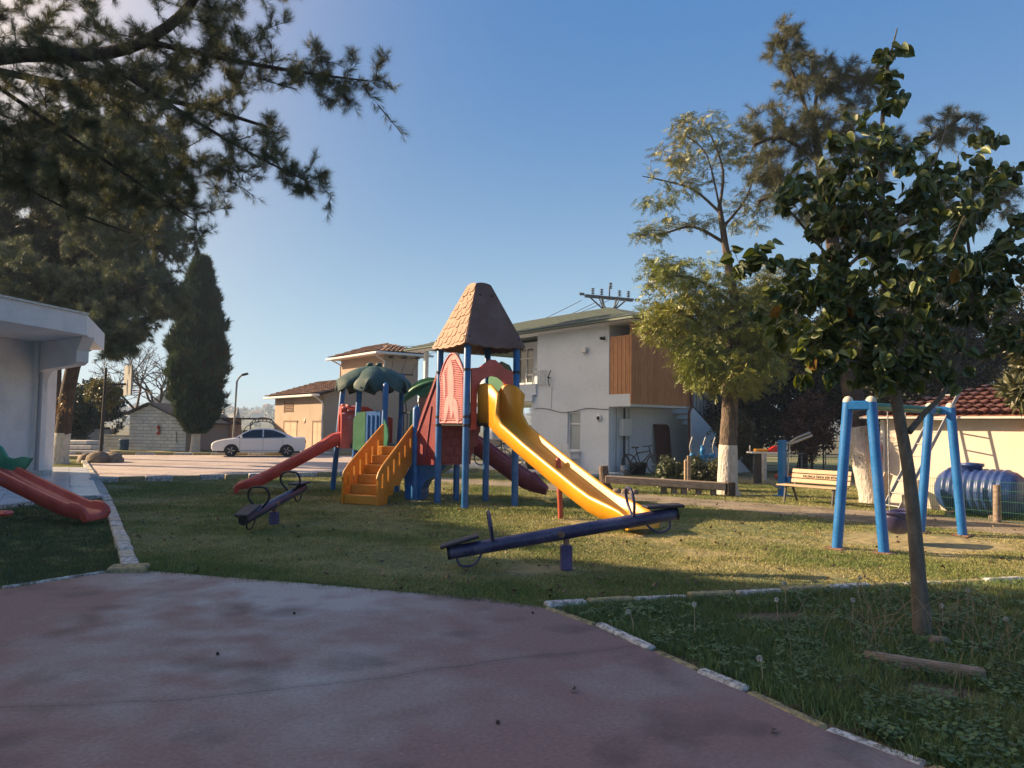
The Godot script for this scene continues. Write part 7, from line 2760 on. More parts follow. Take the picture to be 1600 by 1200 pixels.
func robinia():
	var root := thing("robinia_tree", "feathery yellow-green tree with whitewashed trunk at the end of the plank seat", "tree", P(5.6, 20.0))
	var st := S()
	wobble_tube(st, [P(5.62, 20.0, 1.25), P(5.66, 20.0, 2.2), P(5.72, 20.0, 3.6), P(5.85, 20.0, 4.7), P(5.6, 20.0, 6.2), P(5.4, 20.0, 7.6)], [0.23, 0.2, 0.17, 0.15, 0.1, 0.06], 14, 0.09, 5)
	put(st, "trunk", M.bark, root)
	st = S()
	wobble_tube(st, [P(5.62, 20.0, -0.05), P(5.6, 20.0, 0.3), P(5.62, 20.0, 1.28)], [0.32, 0.26, 0.232], 14, 0.09, 5)
	put(st, "whitewashed_foot", M.limewash, root)
	st = S()
	var skel = []
	for l in [
		[[P(5.5, 20, 6.6), P(4.7, 20, 7.0), P(3.9, 20, 6.8), P(3.2, 20, 6.75)], 0.05], [[P(5.4, 20, 7.4), P(4.7, 20, 8.0), P(3.9, 20.2, 8.3), P(3.4, 20.2, 8.4)], 0.045],
		[[P(5.4, 20, 7.5), P(5.5, 20, 8.5), P(5.2, 20, 9.4), P(4.9, 20, 10.0)], 0.045], [[P(5.5, 20, 7.0), P(6.2, 20.2, 7.9), P(6.4, 20.2, 8.8)], 0.045], [[P(5.45, 20, 7.3), P(5.0, 19.7, 8.8), P(4.4, 19.6, 9.3)], 0.03],
		[[P(5.8, 20, 4.9), P(4.9, 19.8, 5.5), P(4.1, 19.6, 5.6), P(3.4, 19.6, 5.3)], 0.06], [[P(5.72, 20, 4.0), P(4.8, 19.7, 4.7), P(4.0, 19.5, 4.6), P(3.4, 19.4, 4.2)], 0.06], [[P(5.7, 20, 3.4), P(6.6, 19.8, 4.0), P(7.1, 19.7, 4.2)], 0.05],
		[[P(5.7, 20, 3.0), P(5.0, 19.4, 3.5), P(4.5, 19.2, 3.2)], 0.04], [[P(5.8, 20, 4.6), P(6.5, 20.3, 5.4), P(7.2, 20.4, 5.8)], 0.05], [[P(5.75, 20, 3.8), P(5.6, 19.2, 4.4), P(5.4, 18.6, 4.4)], 0.05], [[P(5.75, 20, 3.9), P(5.9, 20.9, 4.5), P(6.0, 21.4, 4.6)], 0.05]]:
		var pts = along(l[0], 4)
		var rr = []
		for i in pts.size():
			rr.append(lerpf(l[1], 0.012, float(i) / (pts.size() - 1)))
		tube(st, pts, rr, 6)
		skel += pts
	put(st, "limb", M.bark, root)
	var low = [[P(4.5, 19.6, 5.4), Vector3(1.3, 0.75, 1.2), 140], [P(4.1, 19.6, 4.5), Vector3(0.95, 0.75, 1.0), 110], [P(5.6, 19.8, 4.5), Vector3(1.5, 1.1, 1.5), 230], [P(5.6, 19.5, 3.2), Vector3(1.4, 0.65, 1.2), 170], [P(6.6, 20.0, 4.2), Vector3(0.95, 1.1, 1.0), 130], [P(4.6, 19.3, 3.4), Vector3(0.7, 0.6, 0.7), 60], [P(6.7, 20.2, 5.6), Vector3(0.9, 0.7, 0.9), 80], [P(3.7, 19.6, 5.9), Vector3(0.6, 0.4, 0.6), 26]]
	crown(root, skel, low, frond_mesh(11), M.leaf, tone_of(0.19, 0.22, 0.04, 0.35, 0.35, 11), {"per": 7, "twig": 0.008, "size": 0.3, "bark": M.bark, "cover": 0.55, "hang": 0.45, "scatter": 0.06})
	var high = [[P(3.6, 20, 6.85), Vector3(0.6, 0.25, 0.5), 33], [P(4.6, 20, 7.1), Vector3(0.9, 0.3, 0.6), 33], [P(4.4, 20, 8.5), Vector3(1.0, 0.8, 0.8), 86], [P(4.9, 20, 9.6), Vector3(0.9, 0.55, 0.8), 72], [P(5.9, 20, 8.9), Vector3(0.9, 0.9, 0.8), 72], [P(6.3, 20.2, 7.6), Vector3(0.8, 0.8, 0.7), 56], [P(3.8, 20.1, 7.7), Vector3(0.6, 0.3, 0.5), 22]]
	crown(root, skel, high, frond_mesh(12), M.leaf, tone_of(0.17, 0.195, 0.055, 0.35, 0.5, 12), {"per": 5, "twig": 0.007, "size": 0.25, "bark": M.bark, "cover": 0.45, "hang": 0.3, "scatter": 0.05})


func right_pine():
	var root := thing("pine_tree", "pine with whitewashed leaning trunk behind the swing, crown above the young tree", "tree", P(8.4, 18.4))
	var st := S()
	wobble_tube(st, [P(8.25, 18.4, 1.75), P(8.1, 18.4, 2.9), P(7.9, 18.4, 4.6), P(7.6, 18.4, 7.0), P(7.2, 18.4, 9.5)], [0.24, 0.22, 0.19, 0.14, 0.05], 14, 0.12, 6)
	put(st, "trunk", M.bark_dark, root)
	st = S()
	wobble_tube(st, [P(8.6, 18.4, -0.05), P(8.52, 18.4, 0.3), P(8.38, 18.4, 1.0), P(8.24, 18.4, 1.8)], [0.34, 0.27, 0.25, 0.245], 14, 0.12, 6)
	put(st, "whitewashed_foot", M.limewash, root)
	st = S()
	var skel = []
	for l in [[P(7.3, 18.4, 9.0), P(6.8, 18.4, 10.3), P(6.4, 18.4, 11.4)], [P(7.3, 18.4, 9.2), P(7.4, 18.4, 10.0), P(8.0, 18.4, 10.4), P(9.1, 18.5, 10.0)], [P(7.5, 18.4, 7.6), P(8.6, 18.4, 8.4), P(9.8, 18.4, 8.6), P(10.9, 18.4, 9.4)], [P(7.4, 18.4, 8.2), P(6.5, 18.4, 8.8), P(5.8, 18.4, 8.6)], [P(7.6, 18.4, 6.8), P(6.6, 18.4, 7.4), P(5.9, 18.4, 7.2)], [P(7.8, 18.4, 5.4), P(9.2, 18.4, 6.6), P(10.8, 18.4, 7.2), P(12.0, 18.4, 7.3)], [P(7.8, 18.4, 4.8), P(8.8, 18.6, 5.4), P(10.6, 18.7, 5.6)], [P(7.6, 18.4, 6.2), P(7.2, 17.6, 6.8), P(6.8, 17.0, 7.0)]]:
		var pts = along(l, 4)
		tube(st, pts, 0.045, 6)
		skel += pts
	put(st, "limb", M.bark_dark, root)
	var blobs = [[P(6.5, 18.4, 11.2), Vector3(0.45, 0.6, 0.5), 30], [P(7.1, 18.4, 10.3), Vector3(0.9, 0.7, 0.9), 62], [P(8.3, 18.4, 10.1), Vector3(0.9, 0.55, 0.8), 60], [P(6.4, 18.4, 9.1), Vector3(0.95, 0.5, 0.8), 52], [P(7.5, 18.4, 8.9), Vector3(1.2, 0.7, 1.1), 80], [P(6.2, 18.4, 7.9), Vector3(0.8, 0.6, 0.8), 52], [P(10.6, 18.4, 9.1), Vector3(0.75, 0.5, 0.6), 34], [P(9.0, 18.4, 8.4), Vector3(1.0, 0.6, 0.9), 60], [P(7.2, 17.8, 7.2), Vector3(1.3, 0.8, 1.2), 90], [P(11.0, 18.4, 7.2), Vector3(1.4, 0.6, 1.0), 70], [P(9.2, 18.4, 6.6), Vector3(1.5, 0.9, 1.2), 100], [P(10.2, 18.6, 5.4), Vector3(1.4, 0.6, 1.0), 60]]
	crown(root, skel, blobs, needle_mesh(5, 32, 0.018), M.needle, tone_of(0.11, 0.12, 0.065, 0.35, 0.12, 13), {"per": 8, "twig": 0.012, "size": 0.2, "bark": M.bark_dark, "cover": 0.8, "arch": 0.5, "scatter": 0.03})


func linden():
	var root := thing("young_linden", "slender young tree with big heart-shaped leaves in the right foreground", "tree", P(3.31, 6.25))
	var st := S()
	wobble_tube(st, [P(3.31, 6.25, -0.03), P(3.28, 6.25, 0.5), P(3.22, 6.25, 1.3), P(3.12, 6.28, 2.05), P(3.07, 6.3, 3.0), P(3.05, 6.3, 3.9), P(3.1, 6.3, 4.6), P(3.2, 6.3, 5.05)], [0.074, 0.058, 0.05, 0.043, 0.032, 0.022, 0.012, 0.005], 14, 0.05, 7)
	put(st, "trunk", M.bark_smooth, root)
	st = S()
	var skel = along([P(3.12, 6.28, 2.1), P(3.07, 6.3, 3.0), P(3.05, 6.3, 3.9), P(3.1, 6.3, 4.6)], 5)
	for l in [
		[[P(3.22, 6.25, 1.66), P(3.38, 6.3, 1.82), P(3.6, 6.35, 2.05), P(3.85, 6.4, 2.7), P(3.78, 6.4, 3.6), P(3.75, 6.4, 4.0)], 0.03], [[P(3.12, 6.28, 2.15), P(2.75, 6.1, 2.6), P(2.35, 6.0, 2.8), P(1.95, 5.95, 3.0)], 0.02], [[P(3.1, 6.3, 2.4), P(2.8, 6.5, 3.0), P(2.45, 6.6, 3.5), P(2.2, 6.6, 3.8)], 0.018], [[P(3.07, 6.3, 3.1), P(2.8, 6.2, 3.6), P(2.6, 6.1, 4.0)], 0.014], [[P(3.1, 6.3, 2.3), P(3.2, 5.8, 2.8), P(3.2, 5.4, 3.2)], 0.018], [[P(3.1, 6.3, 2.5), P(3.3, 6.8, 3.0), P(3.4, 7.2, 3.4)], 0.018], [[P(3.06, 6.3, 3.3), P(3.4, 6.2, 3.8), P(3.55, 6.2, 4.2)], 0.014], [[P(3.6, 6.35, 2.1), P(4.1, 6.2, 2.4), P(4.5, 6.1, 2.6)], 0.016], [[P(3.12, 6.28, 2.1), P(2.7, 6.0, 2.2), P(2.35, 5.8, 2.2)], 0.014]]:
		var pts = along(l[0], 4)
		var rr = []
		for i in pts.size():
			rr.append(lerpf(l[1], 0.005, float(i) / (pts.size() - 1)))
		tube(st, pts, rr, 6)
		skel += pts
	put(st, "limb", M.bark_smooth, root)
	var blobs = [[P(3.0, 6.2, 2.75), Vector3(0.95, 0.6, 0.75), 125], [P(2.5, 6.1, 2.65), Vector3(0.6, 0.45, 0.6), 56], [P(1.9, 6.0, 3.05), Vector3(0.28, 0.3, 0.3), 12], [P(2.7, 6.2, 3.5), Vector3(0.6, 0.55, 0.6), 66], [P(3.4, 6.3, 3.4), Vector3(0.75, 0.6, 0.7), 84], [P(3.0, 6.25, 4.05), Vector3(0.5, 0.35, 0.45), 26], [P(4.0, 6.3, 2.9), Vector3(0.65, 0.7, 0.6), 84], [P(3.9, 6.3, 3.8), Vector3(0.4, 0.4, 0.4), 18], [P(4.5, 6.2, 2.9), Vector3(0.4, 0.6, 0.5), 40], [P(3.14, 6.3, 4.72), Vector3(0.14, 0.4, 0.14), 11], [P(3.0, 6.0, 2.2), Vector3(0.75, 0.24, 0.5), 52], [P(2.35, 5.9, 2.15), Vector3(0.2, 0.2, 0.25), 8]]
	var got = crown(root, skel, blobs, null, null, tone_of(0.10, 0.135, 0.045, 0.3, 0.05, 14), {"per": 6, "twig": 0.0045, "size": 0.097, "bark": M.bark_smooth, "cover": 0.36, "hang": 0.75, "scatter": 0.02, "raw": true})
	var meshes = [linden_mesh(1), linden_mesh(2), linden_mesh(3), linden_mesh(4)]
	var mats = []
	for c in [[0.085, 0.112, 0.04], [0.105, 0.135, 0.046], [0.13, 0.16, 0.05], [0.13, 0.135, 0.04], [0.22, 0.13, 0.04]]:
		var m := skin([[0.2, c[0] * 0.7, c[1] * 0.7, c[2] * 0.7], [0.5, c[0], c[1], c[2]], [0.8, c[0] * 1.25, c[1] * 1.2, c[2] * 1.2]], 0.35, 0.78, 0.05, 0.08, 53)
		m.backlight_enabled = true
		m.backlight = Color(0.95, 0.95, 0.5)
		m.metallic_specular = 0.2
		m.cull_mode = BaseMaterial3D.CULL_DISABLED
		mats.append(m)
	var eye := Vector3(0, 1.65, 0)
	var order = range(got[0].size())
	var score = {}
	for i in order:
		var p: Vector3 = got[0][i].origin
		var off: float = abs(p.x / -p.z)
		score[i] = got[0][i].basis.y.length() / p.distance_to(eye) - (1.0 if off > 0.66 else 0.0)
	order.sort_custom(func(a, b): return score[a] > score[b])
	var xs = []
	var cs = []
	for n in order.size():
		var i: int = order[n]
		if n < 300:
			var o := MeshInstance3D.new()
			o.name = "leaf"
			o.mesh = meshes[i % 4]
			var w := rng.randf()
			o.material_override = mats[0 if w < 0.36 else (1 if w < 0.7 else (2 if w < 0.91 else (3 if w < 0.975 else 4)))]
			root.add_child(o, true)
			o.global_transform = got[0][i]
		else:
			xs.append(got[0][i])
			cs.append(got[1][i])
	foliage("more_leaves", meshes[1], M.leaf, xs, cs, root)


func back_trees():
	# dark trees beyond the yard on the right
	var n := 0
	for q in [[9.6, 31.5, 4.2, 2.3, 3.2, 0.016, 0.017, 0.011, "dark tree behind the stairs of the white house, right of the robinia"], [12.6, 33.5, 4.6, 2.6, 3.6, 0.02, 0.022, 0.013, "dark tree over the sandy yard behind the blue exercise post"], [16.0, 32.0, 4.6, 2.8, 3.6, 0.018, 0.022, 0.013, "dark tree between the swing legs, behind the whitewashed pine trunk"], [20.5, 31.0, 4.4, 3.0, 3.6, 0.02, 0.026, 0.015, "dark tree behind the tiled roof of the cream shed"], [14.2, 27.5, 4.3, 1.9, 2.0, 0.022, 0.026, 0.014, "small dark evergreen in front of the dark trees near the cream shed"], [24.5, 30.0, 5.0, 3.0, 3.9, 0.022, 0.028, 0.016, "dark tree at the right edge beyond the cream shed roof"]]:
		var t := thing("dark_tree", q[8], "tree", P(q[0], q[1]), "dark trees beyond the yard")
		var st := S()
		wobble_tube(st, [P(q[0], q[1], -0.05), P(q[0] + 0.1, q[1], 1.5), P(q[0], q[1], q[2] + 1.0)], [0.24, 0.18, 0.06], 9, 0.08, n)
		put(st, "trunk", M.bark_dark, t)
		crown(t, along([P(q[0], q[1], 1.2), P(q[0], q[1], q[2]), P(q[0], q[1], q[2] + 1.5)], 4), [[P(q[0], q[1], q[2]), Vector3(q[3] * 1.25, q[4], q[3]), 330]], clump_mesh(20 + n, 18, 0.42), M.leaf, tone_of(q[5], q[6], q[7], 0.4, 0.02, 20 + n), {"per": 6, "twig": 0.02, "size": 0.36, "bark": M.bark_dark, "cover": 0.9, "scatter": 0.2})
		n += 1
	for q in [[10.9, 28.0, 1.9, 0.9, 0.05, 0.014, 0.011, "red-brown leaved plum shrub behind the grey exercise bars"], [8.0, 27.6, 1.5, 0.65, 0.06, 0.06, 0.026, "olive green shrub behind the toy table, right of the robinia trunk"], [16.6, 24.6, 2.4, 1.3, 0.022, 0.028, 0.016, "glossy dark shrub behind the swing bar, left of the cream shed"]]:
		var b := thing("shrub", q[7], "shrub", P(q[0], q[1]))
		var st := S()
		tube(st, [P(q[0], q[1], 0), P(q[0], q[1], q[2])], 0.05, 6)
		put(st, "stem", M.bark_dark, b)
		crown(b, [P(q[0], q[1], 0.4), P(q[0], q[1], q[2])], [[P(q[0], q[1], q[2]), Vector3(q[3] * 1.1, q[3] * 1.3, q[3]), 150]], clump_mesh(30 + n, 14, 0.5), M.leaf, tone_of(q[4], q[5], q[6], 0.35, 0.02, 30), {"per": 4, "twig": 0.01, "size": 0.2, "bark": M.bark_dark, "cover": 0.4, "scatter": 0.08})
		n += 1
	# low shrubs in front of the house
	for q in [[4.48, 21.9, 0.34, 110, "left one of the glossy shrubs behind the plank seat, under the brown door"], [5.12, 21.6, 0.36, 130, "middle one of the glossy shrubs behind the plank seat, right of the stakes"], [5.72, 21.3, 0.32, 100, "right one of the glossy shrubs, below the blue cross trainer by the robinia trunk"]]:
		var b := thing("shrub", q[4], "shrub", P(q[0], q[1]), "glossy shrubs behind the plank seat")
		var st := S()
		for k in 4:
			tube(st, [P(q[0], q[1], 0), P(q[0] + rng.randfn() * 0.15, q[1], 0.5)], 0.012, 4)
		put(st, "stem", M.bark, b)
		crown(b, [P(q[0], q[1], 0.1), P(q[0], q[1], 0.4)], [[P(q[0], q[1], 0.45), Vector3(q[2], 0.45, q[2]), q[3]]], clump_mesh(33, 6, 0.75), M.leaf, tone_of(0.085, 0.105, 0.05, 0.4, 0.1, 34), {"per": 3, "twig": 0.005, "size": 0.12, "bark": M.bark, "cover": 0.2, "scatter": 0.05})
	# sunlit large-leaved tree reaching in at the right edge
	var lq := thing("loquat_tree", "large-leaved sunlit tree reaching in at the right edge over the blue tank", "tree", P(9.7, 12.4))
	var st := S()
	wobble_tube(st, [P(9.75, 12.4, -0.05), P(9.7, 12.4, 1.0), P(9.5, 12.5, 1.9), P(9.2, 12.6, 2.6)], [0.1, 0.085, 0.06, 0.02], 10, 0.06, 9)
	put(st, "trunk", M.bark, lq)
	var sk = along([P(9.6, 12.45, 1.6), P(9.1, 12.6, 2.2), P(8.5, 12.7, 2.35)], 4) + along([P(9.5, 12.5, 1.9), P(9.2, 12.6, 2.7), P(9.0, 12.6, 3.2)], 4)
	crown(lq, sk, [[P(8.75, 12.6, 2.35), Vector3(0.65, 0.38, 0.6), 60], [P(9.2, 12.6, 2.9), Vector3(0.8, 0.6, 0.8), 80], [P(9.6, 12.4, 2.3), Vector3(0.8, 0.6, 0.8), 60]], long_leaf_mesh(), M.leaf, tone_of(0.10, 0.105, 0.05, 0.3, 0.1, 15), {"per": 5, "twig": 0.008, "size": 0.24, "bark": M.bark, "cover": 0.25, "scatter": 0.03, "lift": 0.1})


func long_leaf_mesh() -> ArrayMesh:
	# a rosette of five long leaves
	var st := S()
	st.set_smooth_group(0)
	for k in 6:
		var b := Basis.from_euler(Vector3(0, TAU * k / 6.0, 0)) * Basis.from_euler(Vector3(0.85 + 0.2 * (k % 2), 0, 0))
		var pr = [[0.0, 0.0, 0.01], [0.3, 0.02, 0.09], [0.6, -0.02, 0.11], [0.85, -0.1, 0.06], [1.0, -0.18, 0.0]]
		for i in 4:
			var a0 := b * Vector3(-pr[i][2], pr[i][0], pr[i][1])
			var a1 := b * Vector3(pr[i][2], pr[i][0], pr[i][1])
			var c0 := b * Vector3(-pr[i + 1][2], pr[i + 1][0], pr[i + 1][1])
			var c1 := b * Vector3(pr[i + 1][2], pr[i + 1][0], pr[i + 1][1])
			tri(st, a0, c0, c1)
			tri(st, a0, c1, a1)
	return mesh_of(st)


func shade_trees():
	# the grove left of the picture whose shade lies over the pavement
	for q in [[-20.5, 19.2, 5.8, 2.3, 2.9, "pine behind the pale building, farthest along its back"], [-20.6, 16.4, 6.3, 2.2, 3.3, "pine second from the far end behind the pale building"], [-20.6, 12.8, 7.5, 2.3, 4.5, "tallest pine in the row behind the pale building"], [-20.5, 9.2, 8.0, 3.2, 5.4, "broad pine in the row behind the near end of the pale building"], [-20.4, 4.2, 8.0, 2.8, 5.4, "pine left of the pavement, beyond the end of the pale building"], [-18.5, -0.8, 7.4, 2.8, 4.8, "pine left of the photographer beside the pavement"], [-21.2, 35.6, 10.8, 3.4, 5.4, "tall pine behind the pine with the whitewashed foot, far left"]]:
		var t := thing("pine_tree", q[5], "tree", P(q[0], q[1]))
		var st := S()
		wobble_tube(st, [P(q[0], q[1], -0.05), P(q[0] + 0.1, q[1], 2.0), P(q[0], q[1], q[2]), P(q[0], q[1], q[2] + q[4])], [0.3, 0.24, 0.18, 0.05], 10, 0.08, int(q[1]))
		put(st, "trunk", M.bark_dark, t)
		crown(t, along([P(q[0], q[1], q[2] - q[4]), P(q[0], q[1], q[2] + q[4])], 6), [[P(q[0], q[1], q[2]), Vector3(q[3], q[4], q[3]), 560]], needle_mesh(6, 40, 0.05), M.needle, tone_of(0.04, 0.05, 0.026, 0.35, 0.05, 16), {"per": 12, "twig": 0.02, "size": 0.44, "bark": M.bark_dark, "cover": 1.3, "scatter": 0.1})


# ---------------------------------------------------------------- grass and weeds
func blade_mesh(seed_: int, n: int, spread: float, tall: float, w: float) -> ArrayMesh:
	var g := RandomNumberGenerator.new()
	g.seed = seed_
	var st := S()
	st.set_smooth_group(-1)
	for i in n:
		var a := g.randf() * TAU
		var r := sqrt(g.randf()) * spread
		var o := Vector3(cos(a) * r, -0.005, sin(a) * r)
		var h := tall * g.randf_range(0.45, 1.1)
		var lean := Vector3(g.randfn(), 0, g.randfn()) * h * 0.42
		var side := Vector3(g.randfn(), 0, g.randfn()).normalized() * w
		var mid := o + Vector3(0, h * 0.6, 0) + lean * 0.4
		var tip := o + Vector3(0, h, 0) + lean
		tri(st, o - side, o + side, mid + side * 0.7)
		tri(st, o - side, mid + side * 0.7, mid - side * 0.7)
		tri(st, mid - side * 0.7, mid + side * 0.7, tip)
	return mesh_of(st)


func clover_mesh(seed_: int) -> ArrayMesh:
	# low broad-leaved weeds: small round leaves on short stalks
	var g := RandomNumberGenerator.new()
	g.seed = seed_
	var st := S()
	st.set_smooth_group(-1)
	for i in 12:
		var a := g.randf() * TAU
		var r := sqrt(g.randf()) * 0.1
		var o := Vector3(cos(a) * r, g.randf_range(0.02, 0.075), sin(a) * r)
		for k in 3:
			var b := Basis.from_euler(Vector3(g.randf_range(-0.5, 0.5), a + TAU * k / 3.0, g.randf_range(-0.4, 0.4)))
			var s := g.randf_range(0.014, 0.024)
			tri(st, o, o + b * Vector3(-s * 0.6, 0, s), o + b * Vector3(s * 0.1, 0.002, s * 1.5))
			tri(st, o, o + b * Vector3(s * 0.1, 0.002, s * 1.5), o + b * Vector3(s * 0.7, 0, s))
	return mesh_of(st)


func inside(p: Vector2, poly: Array) -> bool:
	return Geometry2D.is_point_in_polygon(p, PackedVector2Array(poly))


func build_grass():
	var nz := FastNoiseLite.new()
	nz.seed = 31
	nz.frequency = 0.35
	var nz2 := FastNoiseLite.new()
	nz2.seed = 32
	nz2.frequency = 1.6
	var xs = []
	var cs = []
	# mown lawn: thinner where it is worn
	for i in 60000:
		var d := 6.4 + 26.0 * pow(rng.randf(), 1.55)
		var x := rng.randf_range(-0.75, 0.75) * d
		var p := Vector2(x, d)
		if inside(p, PAVE) or inside(p, BED) or inside(p, TERRACE) or inside(p, CARPARK) or inside(p, PATH):
			continue
		var thin := nz.get_noise_2d(x, d) + 0.5 * nz2.get_noise_2d(x, d)
		for q in [[6.0, 12.1, 1.2], [6.4, 11.6, 1.1], [2.3, 11.9, 0.7], [0.66, 9.1, 0.5], [-2.9, 15.9, 0.8], [0.8, 18.0, 0.7], [1.2, 13.6, 0.6]]:
			thin -= 0.7 * exp(-((x - q[0]) * (x - q[0]) + (d - q[1]) * (d - q[1])) / (q[2] * q[2]))
		if thin < rng.randf_range(-0.6, -0.05):
			continue
		var s := rng.randf_range(0.7, 1.2) * (1.0 if d < 14 else 1.4)
		xs.append(Transform3D(Basis(Vector3.UP, rng.randf() * TAU).scaled(Vector3(s, s * rng.randf_range(0.6, 1.1) * clampf(0.9 + thin * 0.5, 0.5, 1.3), s)), P(x, d, 0)))
		var k := rng.randf_range(0.75, 1.25)
		var dry := clampf(0.4 - thin * 0.9 + rng.randf_range(-0.3, 0.3), 0, 1)
		cs.append(Color(lerpf(0.15, 0.46, dry) * k, lerpf(0.20, 0.38, dry) * k, lerpf(0.045, 0.165, dry) * k))
	foliage("lawn_grass", blade_mesh(40, 34, 0.16, 0.038, 0.0035), M.blade, xs, cs)
	# longer grass and weeds in the bed on the right, and in the one on the left
	xs = []
	cs = []
	var xs2 = []
	var cs2 = []
	var xs3 = []
	var cs3 = []
	for i in 20000:
		var d := rng.randf_range(2.6, 9.8)
		var x := rng.randf_range(0.4, 0.78 * d + 0.6)
		var p := Vector2(x, d)
		if not inside(p, BED) or not inside(p + Vector2(-0.13, 0.13), BED) or not inside(p + Vector2(-0.13, -0.03), BED):
			continue
		var bare := exp(-(pow((x - 2.75) / 0.42, 2) + pow((d - 5.0) / 0.26, 2))) + 0.8 * exp(-(pow((x - 2.3) / 0.7, 2) + pow((d - 6.9) / 0.35, 2)))
		if bare > rng.randf() * 0.75:
			continue
		var k := rng.randf_range(0.7, 1.25)
		var dry := clampf(nz.get_noise_2d(x * 2, d * 2) * 0.8 + (x - 3.0) * 0.15, 0, 0.8) * rng.randf()
		var xf := Transform3D(Basis(Vector3.UP, rng.randf() * TAU) * rng.randf_range(0.6, 1.35), P(x, d, 0))
		var kind := rng.randf()
		if kind < 0.035:
			xs3.append(xf * Transform3D(Basis.IDENTITY.scaled(Vector3(0.1, 0.06, 0.1)), Vector3(0, 0.005, 0)))
			cs3.append(Color(0.085 * k, 0.13 * k, 0.045 * k))
		elif kind < 0.13:
			xs2.append(xf)
			cs2.append(Color(0.10 * k, 0.155 * k, 0.05 * k))
		else:
			xs.append(xf)
			cs.append(Color(lerpf(0.12, 0.38, dry) * k, lerpf(0.18, 0.30, dry) * k, lerpf(0.05, 0.15, dry) * k))
	for i in 5200:
		var d := rng.randf_range(7.2, 17.5)
		var x := rng.randf_range(-0.74 * d, -3.5)
		var t := (d - 8.7) / 7.5
		if x > lerpf(-4.3, -8.5, t) or inside(Vector2(x, d), PAVE) or inside(Vector2(x, d), TERRACE):
			continue
		xs.append(Transform3D(Basis(Vector3.UP, rng.randf() * TAU) * rng.randf_range(0.5, 1.0), P(x, d, 0)))
		var k := rng.randf_range(0.7, 1.2)
		cs.append(Color(0.09 * k, 0.12 * k, 0.045 * k))
	foliage("long_grass", blade_mesh(41, 34, 0.10, 0.085, 0.0028), M.blade, xs, cs)
	foliage("clover", clover_mesh(42), M.blade, xs2, cs2)
	foliage("broad_weeds", long_leaf_mesh(), M.blade, xs3, cs3)
	# grass edge creeping over the pavement and the kerbs
	xs = []
	cs = []
	for e in [[Vector2(-4.0, 8.68), Vector2(-1.9, 8.06), 150], [Vector2(-1.9, 8.06), Vector2(0.25, 7.22), 170], [Vector2(0.45, 7.1), Vector2(1.35, 5.4), 90], [Vector2(1.4, 5.35), Vector2(2.2, 3.9), 110], [Vector2(0.4, 7.15), Vector2(5.8, 8.7), 200]]:
		for i in e[2]:
			var q: Vector2 = e[0].lerp(e[1], rng.randf()) + Vector2(rng.randfn(), rng.randfn()) * 0.035
			xs.append(Transform3D(Basis(Vector3.UP, rng.randf() * TAU) * rng.randf_range(0.4, 0.9), P(q.x, q.y, 0)))
			var k := rng.randf_range(0.7, 1.2)
			cs.append(Color(0.12 * k, 0.15 * k, 0.05 * k))
	foliage("edge_grass", blade_mesh(43, 12, 0.06, 0.06, 0.003), M.blade, xs, cs)


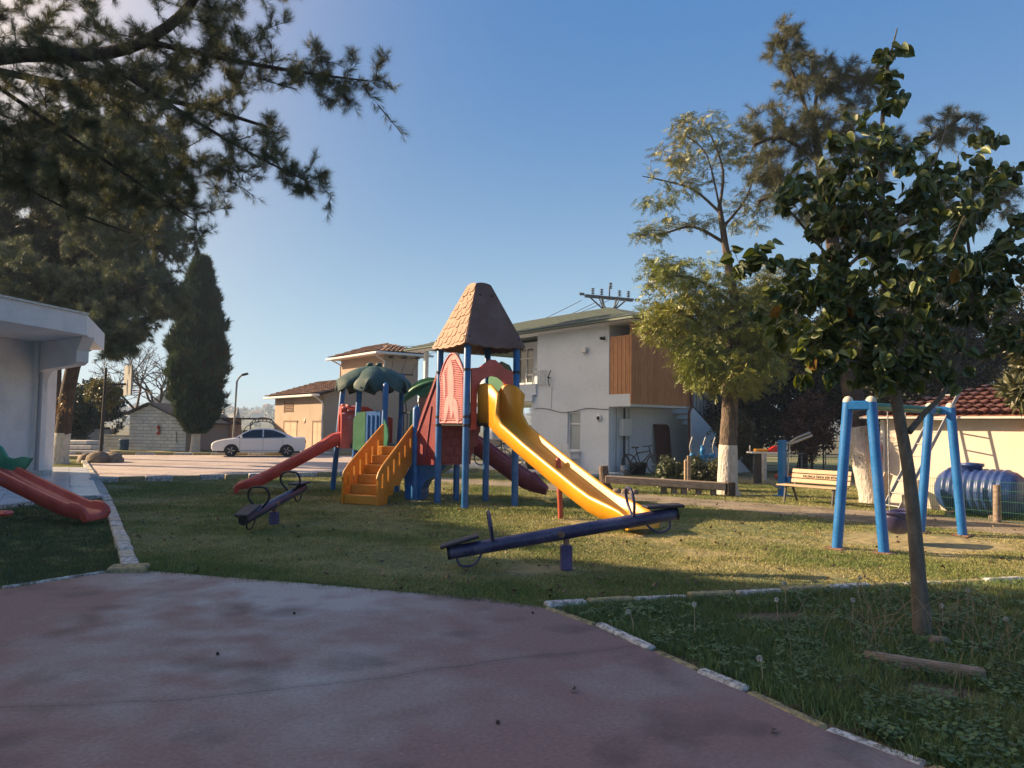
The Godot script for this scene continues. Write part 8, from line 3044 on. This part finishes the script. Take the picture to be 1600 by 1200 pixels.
func build_weeds():
	# dry fallen leaves over the lawn, the kerbs and the edge of the pavement
	var fx = []
	var fc = []
	for i in 1500:
		var d := 4.0 + 16.0 * pow(rng.randf(), 1.3)
		var x := rng.randf_range(-0.72, 0.72) * d
		if inside(Vector2(x, d), PAVE) and rng.randf() < 0.994:
			continue
		if inside(Vector2(x, d), TERRACE):
			continue
		fx.append(Transform3D(Basis.from_euler(Vector3(rng.randfn() * 0.35, rng.randf() * TAU, rng.randfn() * 0.35)) * Basis.from_euler(Vector3(PI * 0.5, 0, 0)) * rng.randf_range(0.025, 0.07), P(x, d, 0.02 + rng.randf() * 0.015)))
		var k := rng.randf_range(0.5, 1.2)
		fc.append(Color(0.15 * k, 0.095 * k, 0.05 * k))
	foliage("fallen_leaves", linden_mesh(6), M.leaf, fx, fc)
	# dandelion clocks and dry stalks round the young tree
	var n := 0
	var where = ["left of the trunk, farthest left of them all", "nearest the trunk on its left", "just right of the trunk", "far right of the trunk near the kerb", "in front of the old timber on its left", "at the lower right corner of the bed", "behind the trunk to the left", "in the middle of the bed, near the pavement", "right of the trunk halfway to the edge", "by the kerb stones behind the trunk", "leftmost, close to the red pavement", "right of the old timber"]
	for q in [[2.25, 6.55], [2.86, 6.5], [3.58, 6.45], [4.1, 6.9], [1.62, 5.0], [3.0, 4.45], [2.55, 7.2], [1.45, 6.1], [3.95, 6.2], [3.4, 7.6], [1.0, 6.3], [3.5, 5.3]]:
		var h := rng.randf_range(0.16, 0.3)
		var o := thing("dandelion", "pale dandelion clock on a thin stalk, " + where[n], "dandelion", P(q[0], q[1]), "dandelion clocks in the weeds")
		var st := S()
		var top := P(q[0] + rng.randfn() * 0.03, q[1], h)
		tube(st, smooth_path([P(q[0], q[1], 0), P(q[0], q[1], h * 0.6), top], 2), 0.0025, 4)
		put(st, "stalk", M.slat, o)
		st = S()
		st.set_smooth_group(-1)
		for k in 90:
			var v := Vector3(rng.randfn(), rng.randfn(), rng.randfn()).normalized()
			var s := v.cross(Vector3(rng.randfn(), rng.randfn(), rng.randfn())).normalized() * 0.0035
			tri(st, top + v * 0.004, top + v * 0.021 + s, top + v * 0.021 - s)
		put(st, "seed_head", M.offwhite, o)
		n += 1
	var st := S()
	for i in 130:
		var c := Vector2(3.4, 6.2) + Vector2(rng.randfn() * 0.75, rng.randfn() * 0.6)
		if not inside(c, BED):
			continue
		var h := rng.randf_range(0.2, 0.55)
		var l := Vector3(rng.randfn(), 0, rng.randfn()) * h * 0.4
		tube(st, smooth_path([P(c.x, c.y, 0), P(c.x, c.y, h * 0.5) + l * 0.25, P(c.x, c.y, h * 0.95) + l], 3), 0.0022, 3, false)
	var ds := put(st, "dry_stalks", skin([[0.2, 0.2, 0.14, 0.08], [0.6, 0.32, 0.25, 0.15]], 0.5, 0.9), null)
	ds.set_meta("kind", "stuff")
	# pine cones and bits on the pavement
	var proto: Node3D = null
	var cone := 0
	for q in [[-1.85, 6.75], [-2.05, 5.55], [-0.05, 4.35], [0.2, 6.9]]:
		var o: Node3D
		if proto == null:
			proto = thing("pine_cone", "", "pine cone", Vector3.ZERO, "pine cones on the pavement")
			st = S()
			lathe(st, [Vector2(0, 0), Vector2(0.016, 0.006), Vector2(0.02, 0.018), Vector2(0.013, 0.032), Vector2(0, 0.042)], Transform3D(Basis.from_euler(Vector3(0, 0, 1.4)), Vector3(0, 0.016, 0)), 8)
			put(st, "scales", M.bark_dark, proto)
			o = proto
		else:
			o = proto.duplicate()
			o.name = numbered("pine_cone")
			add_child(o)
		o.set_meta("label", "tiny dark pine cone on the red pavement, " + ["leftmost and farthest of the four", "left one, just beyond the crack", "nearest the picture's bottom edge", "rightmost, near the kerb corner"][cone])
		cone += 1
		o.position = P(q[0], q[1], 0.012)
		o.scale = Vector3.ONE * rng.randf_range(0.6, 0.8)
		o.rotation.y = rng.randf() * TAU
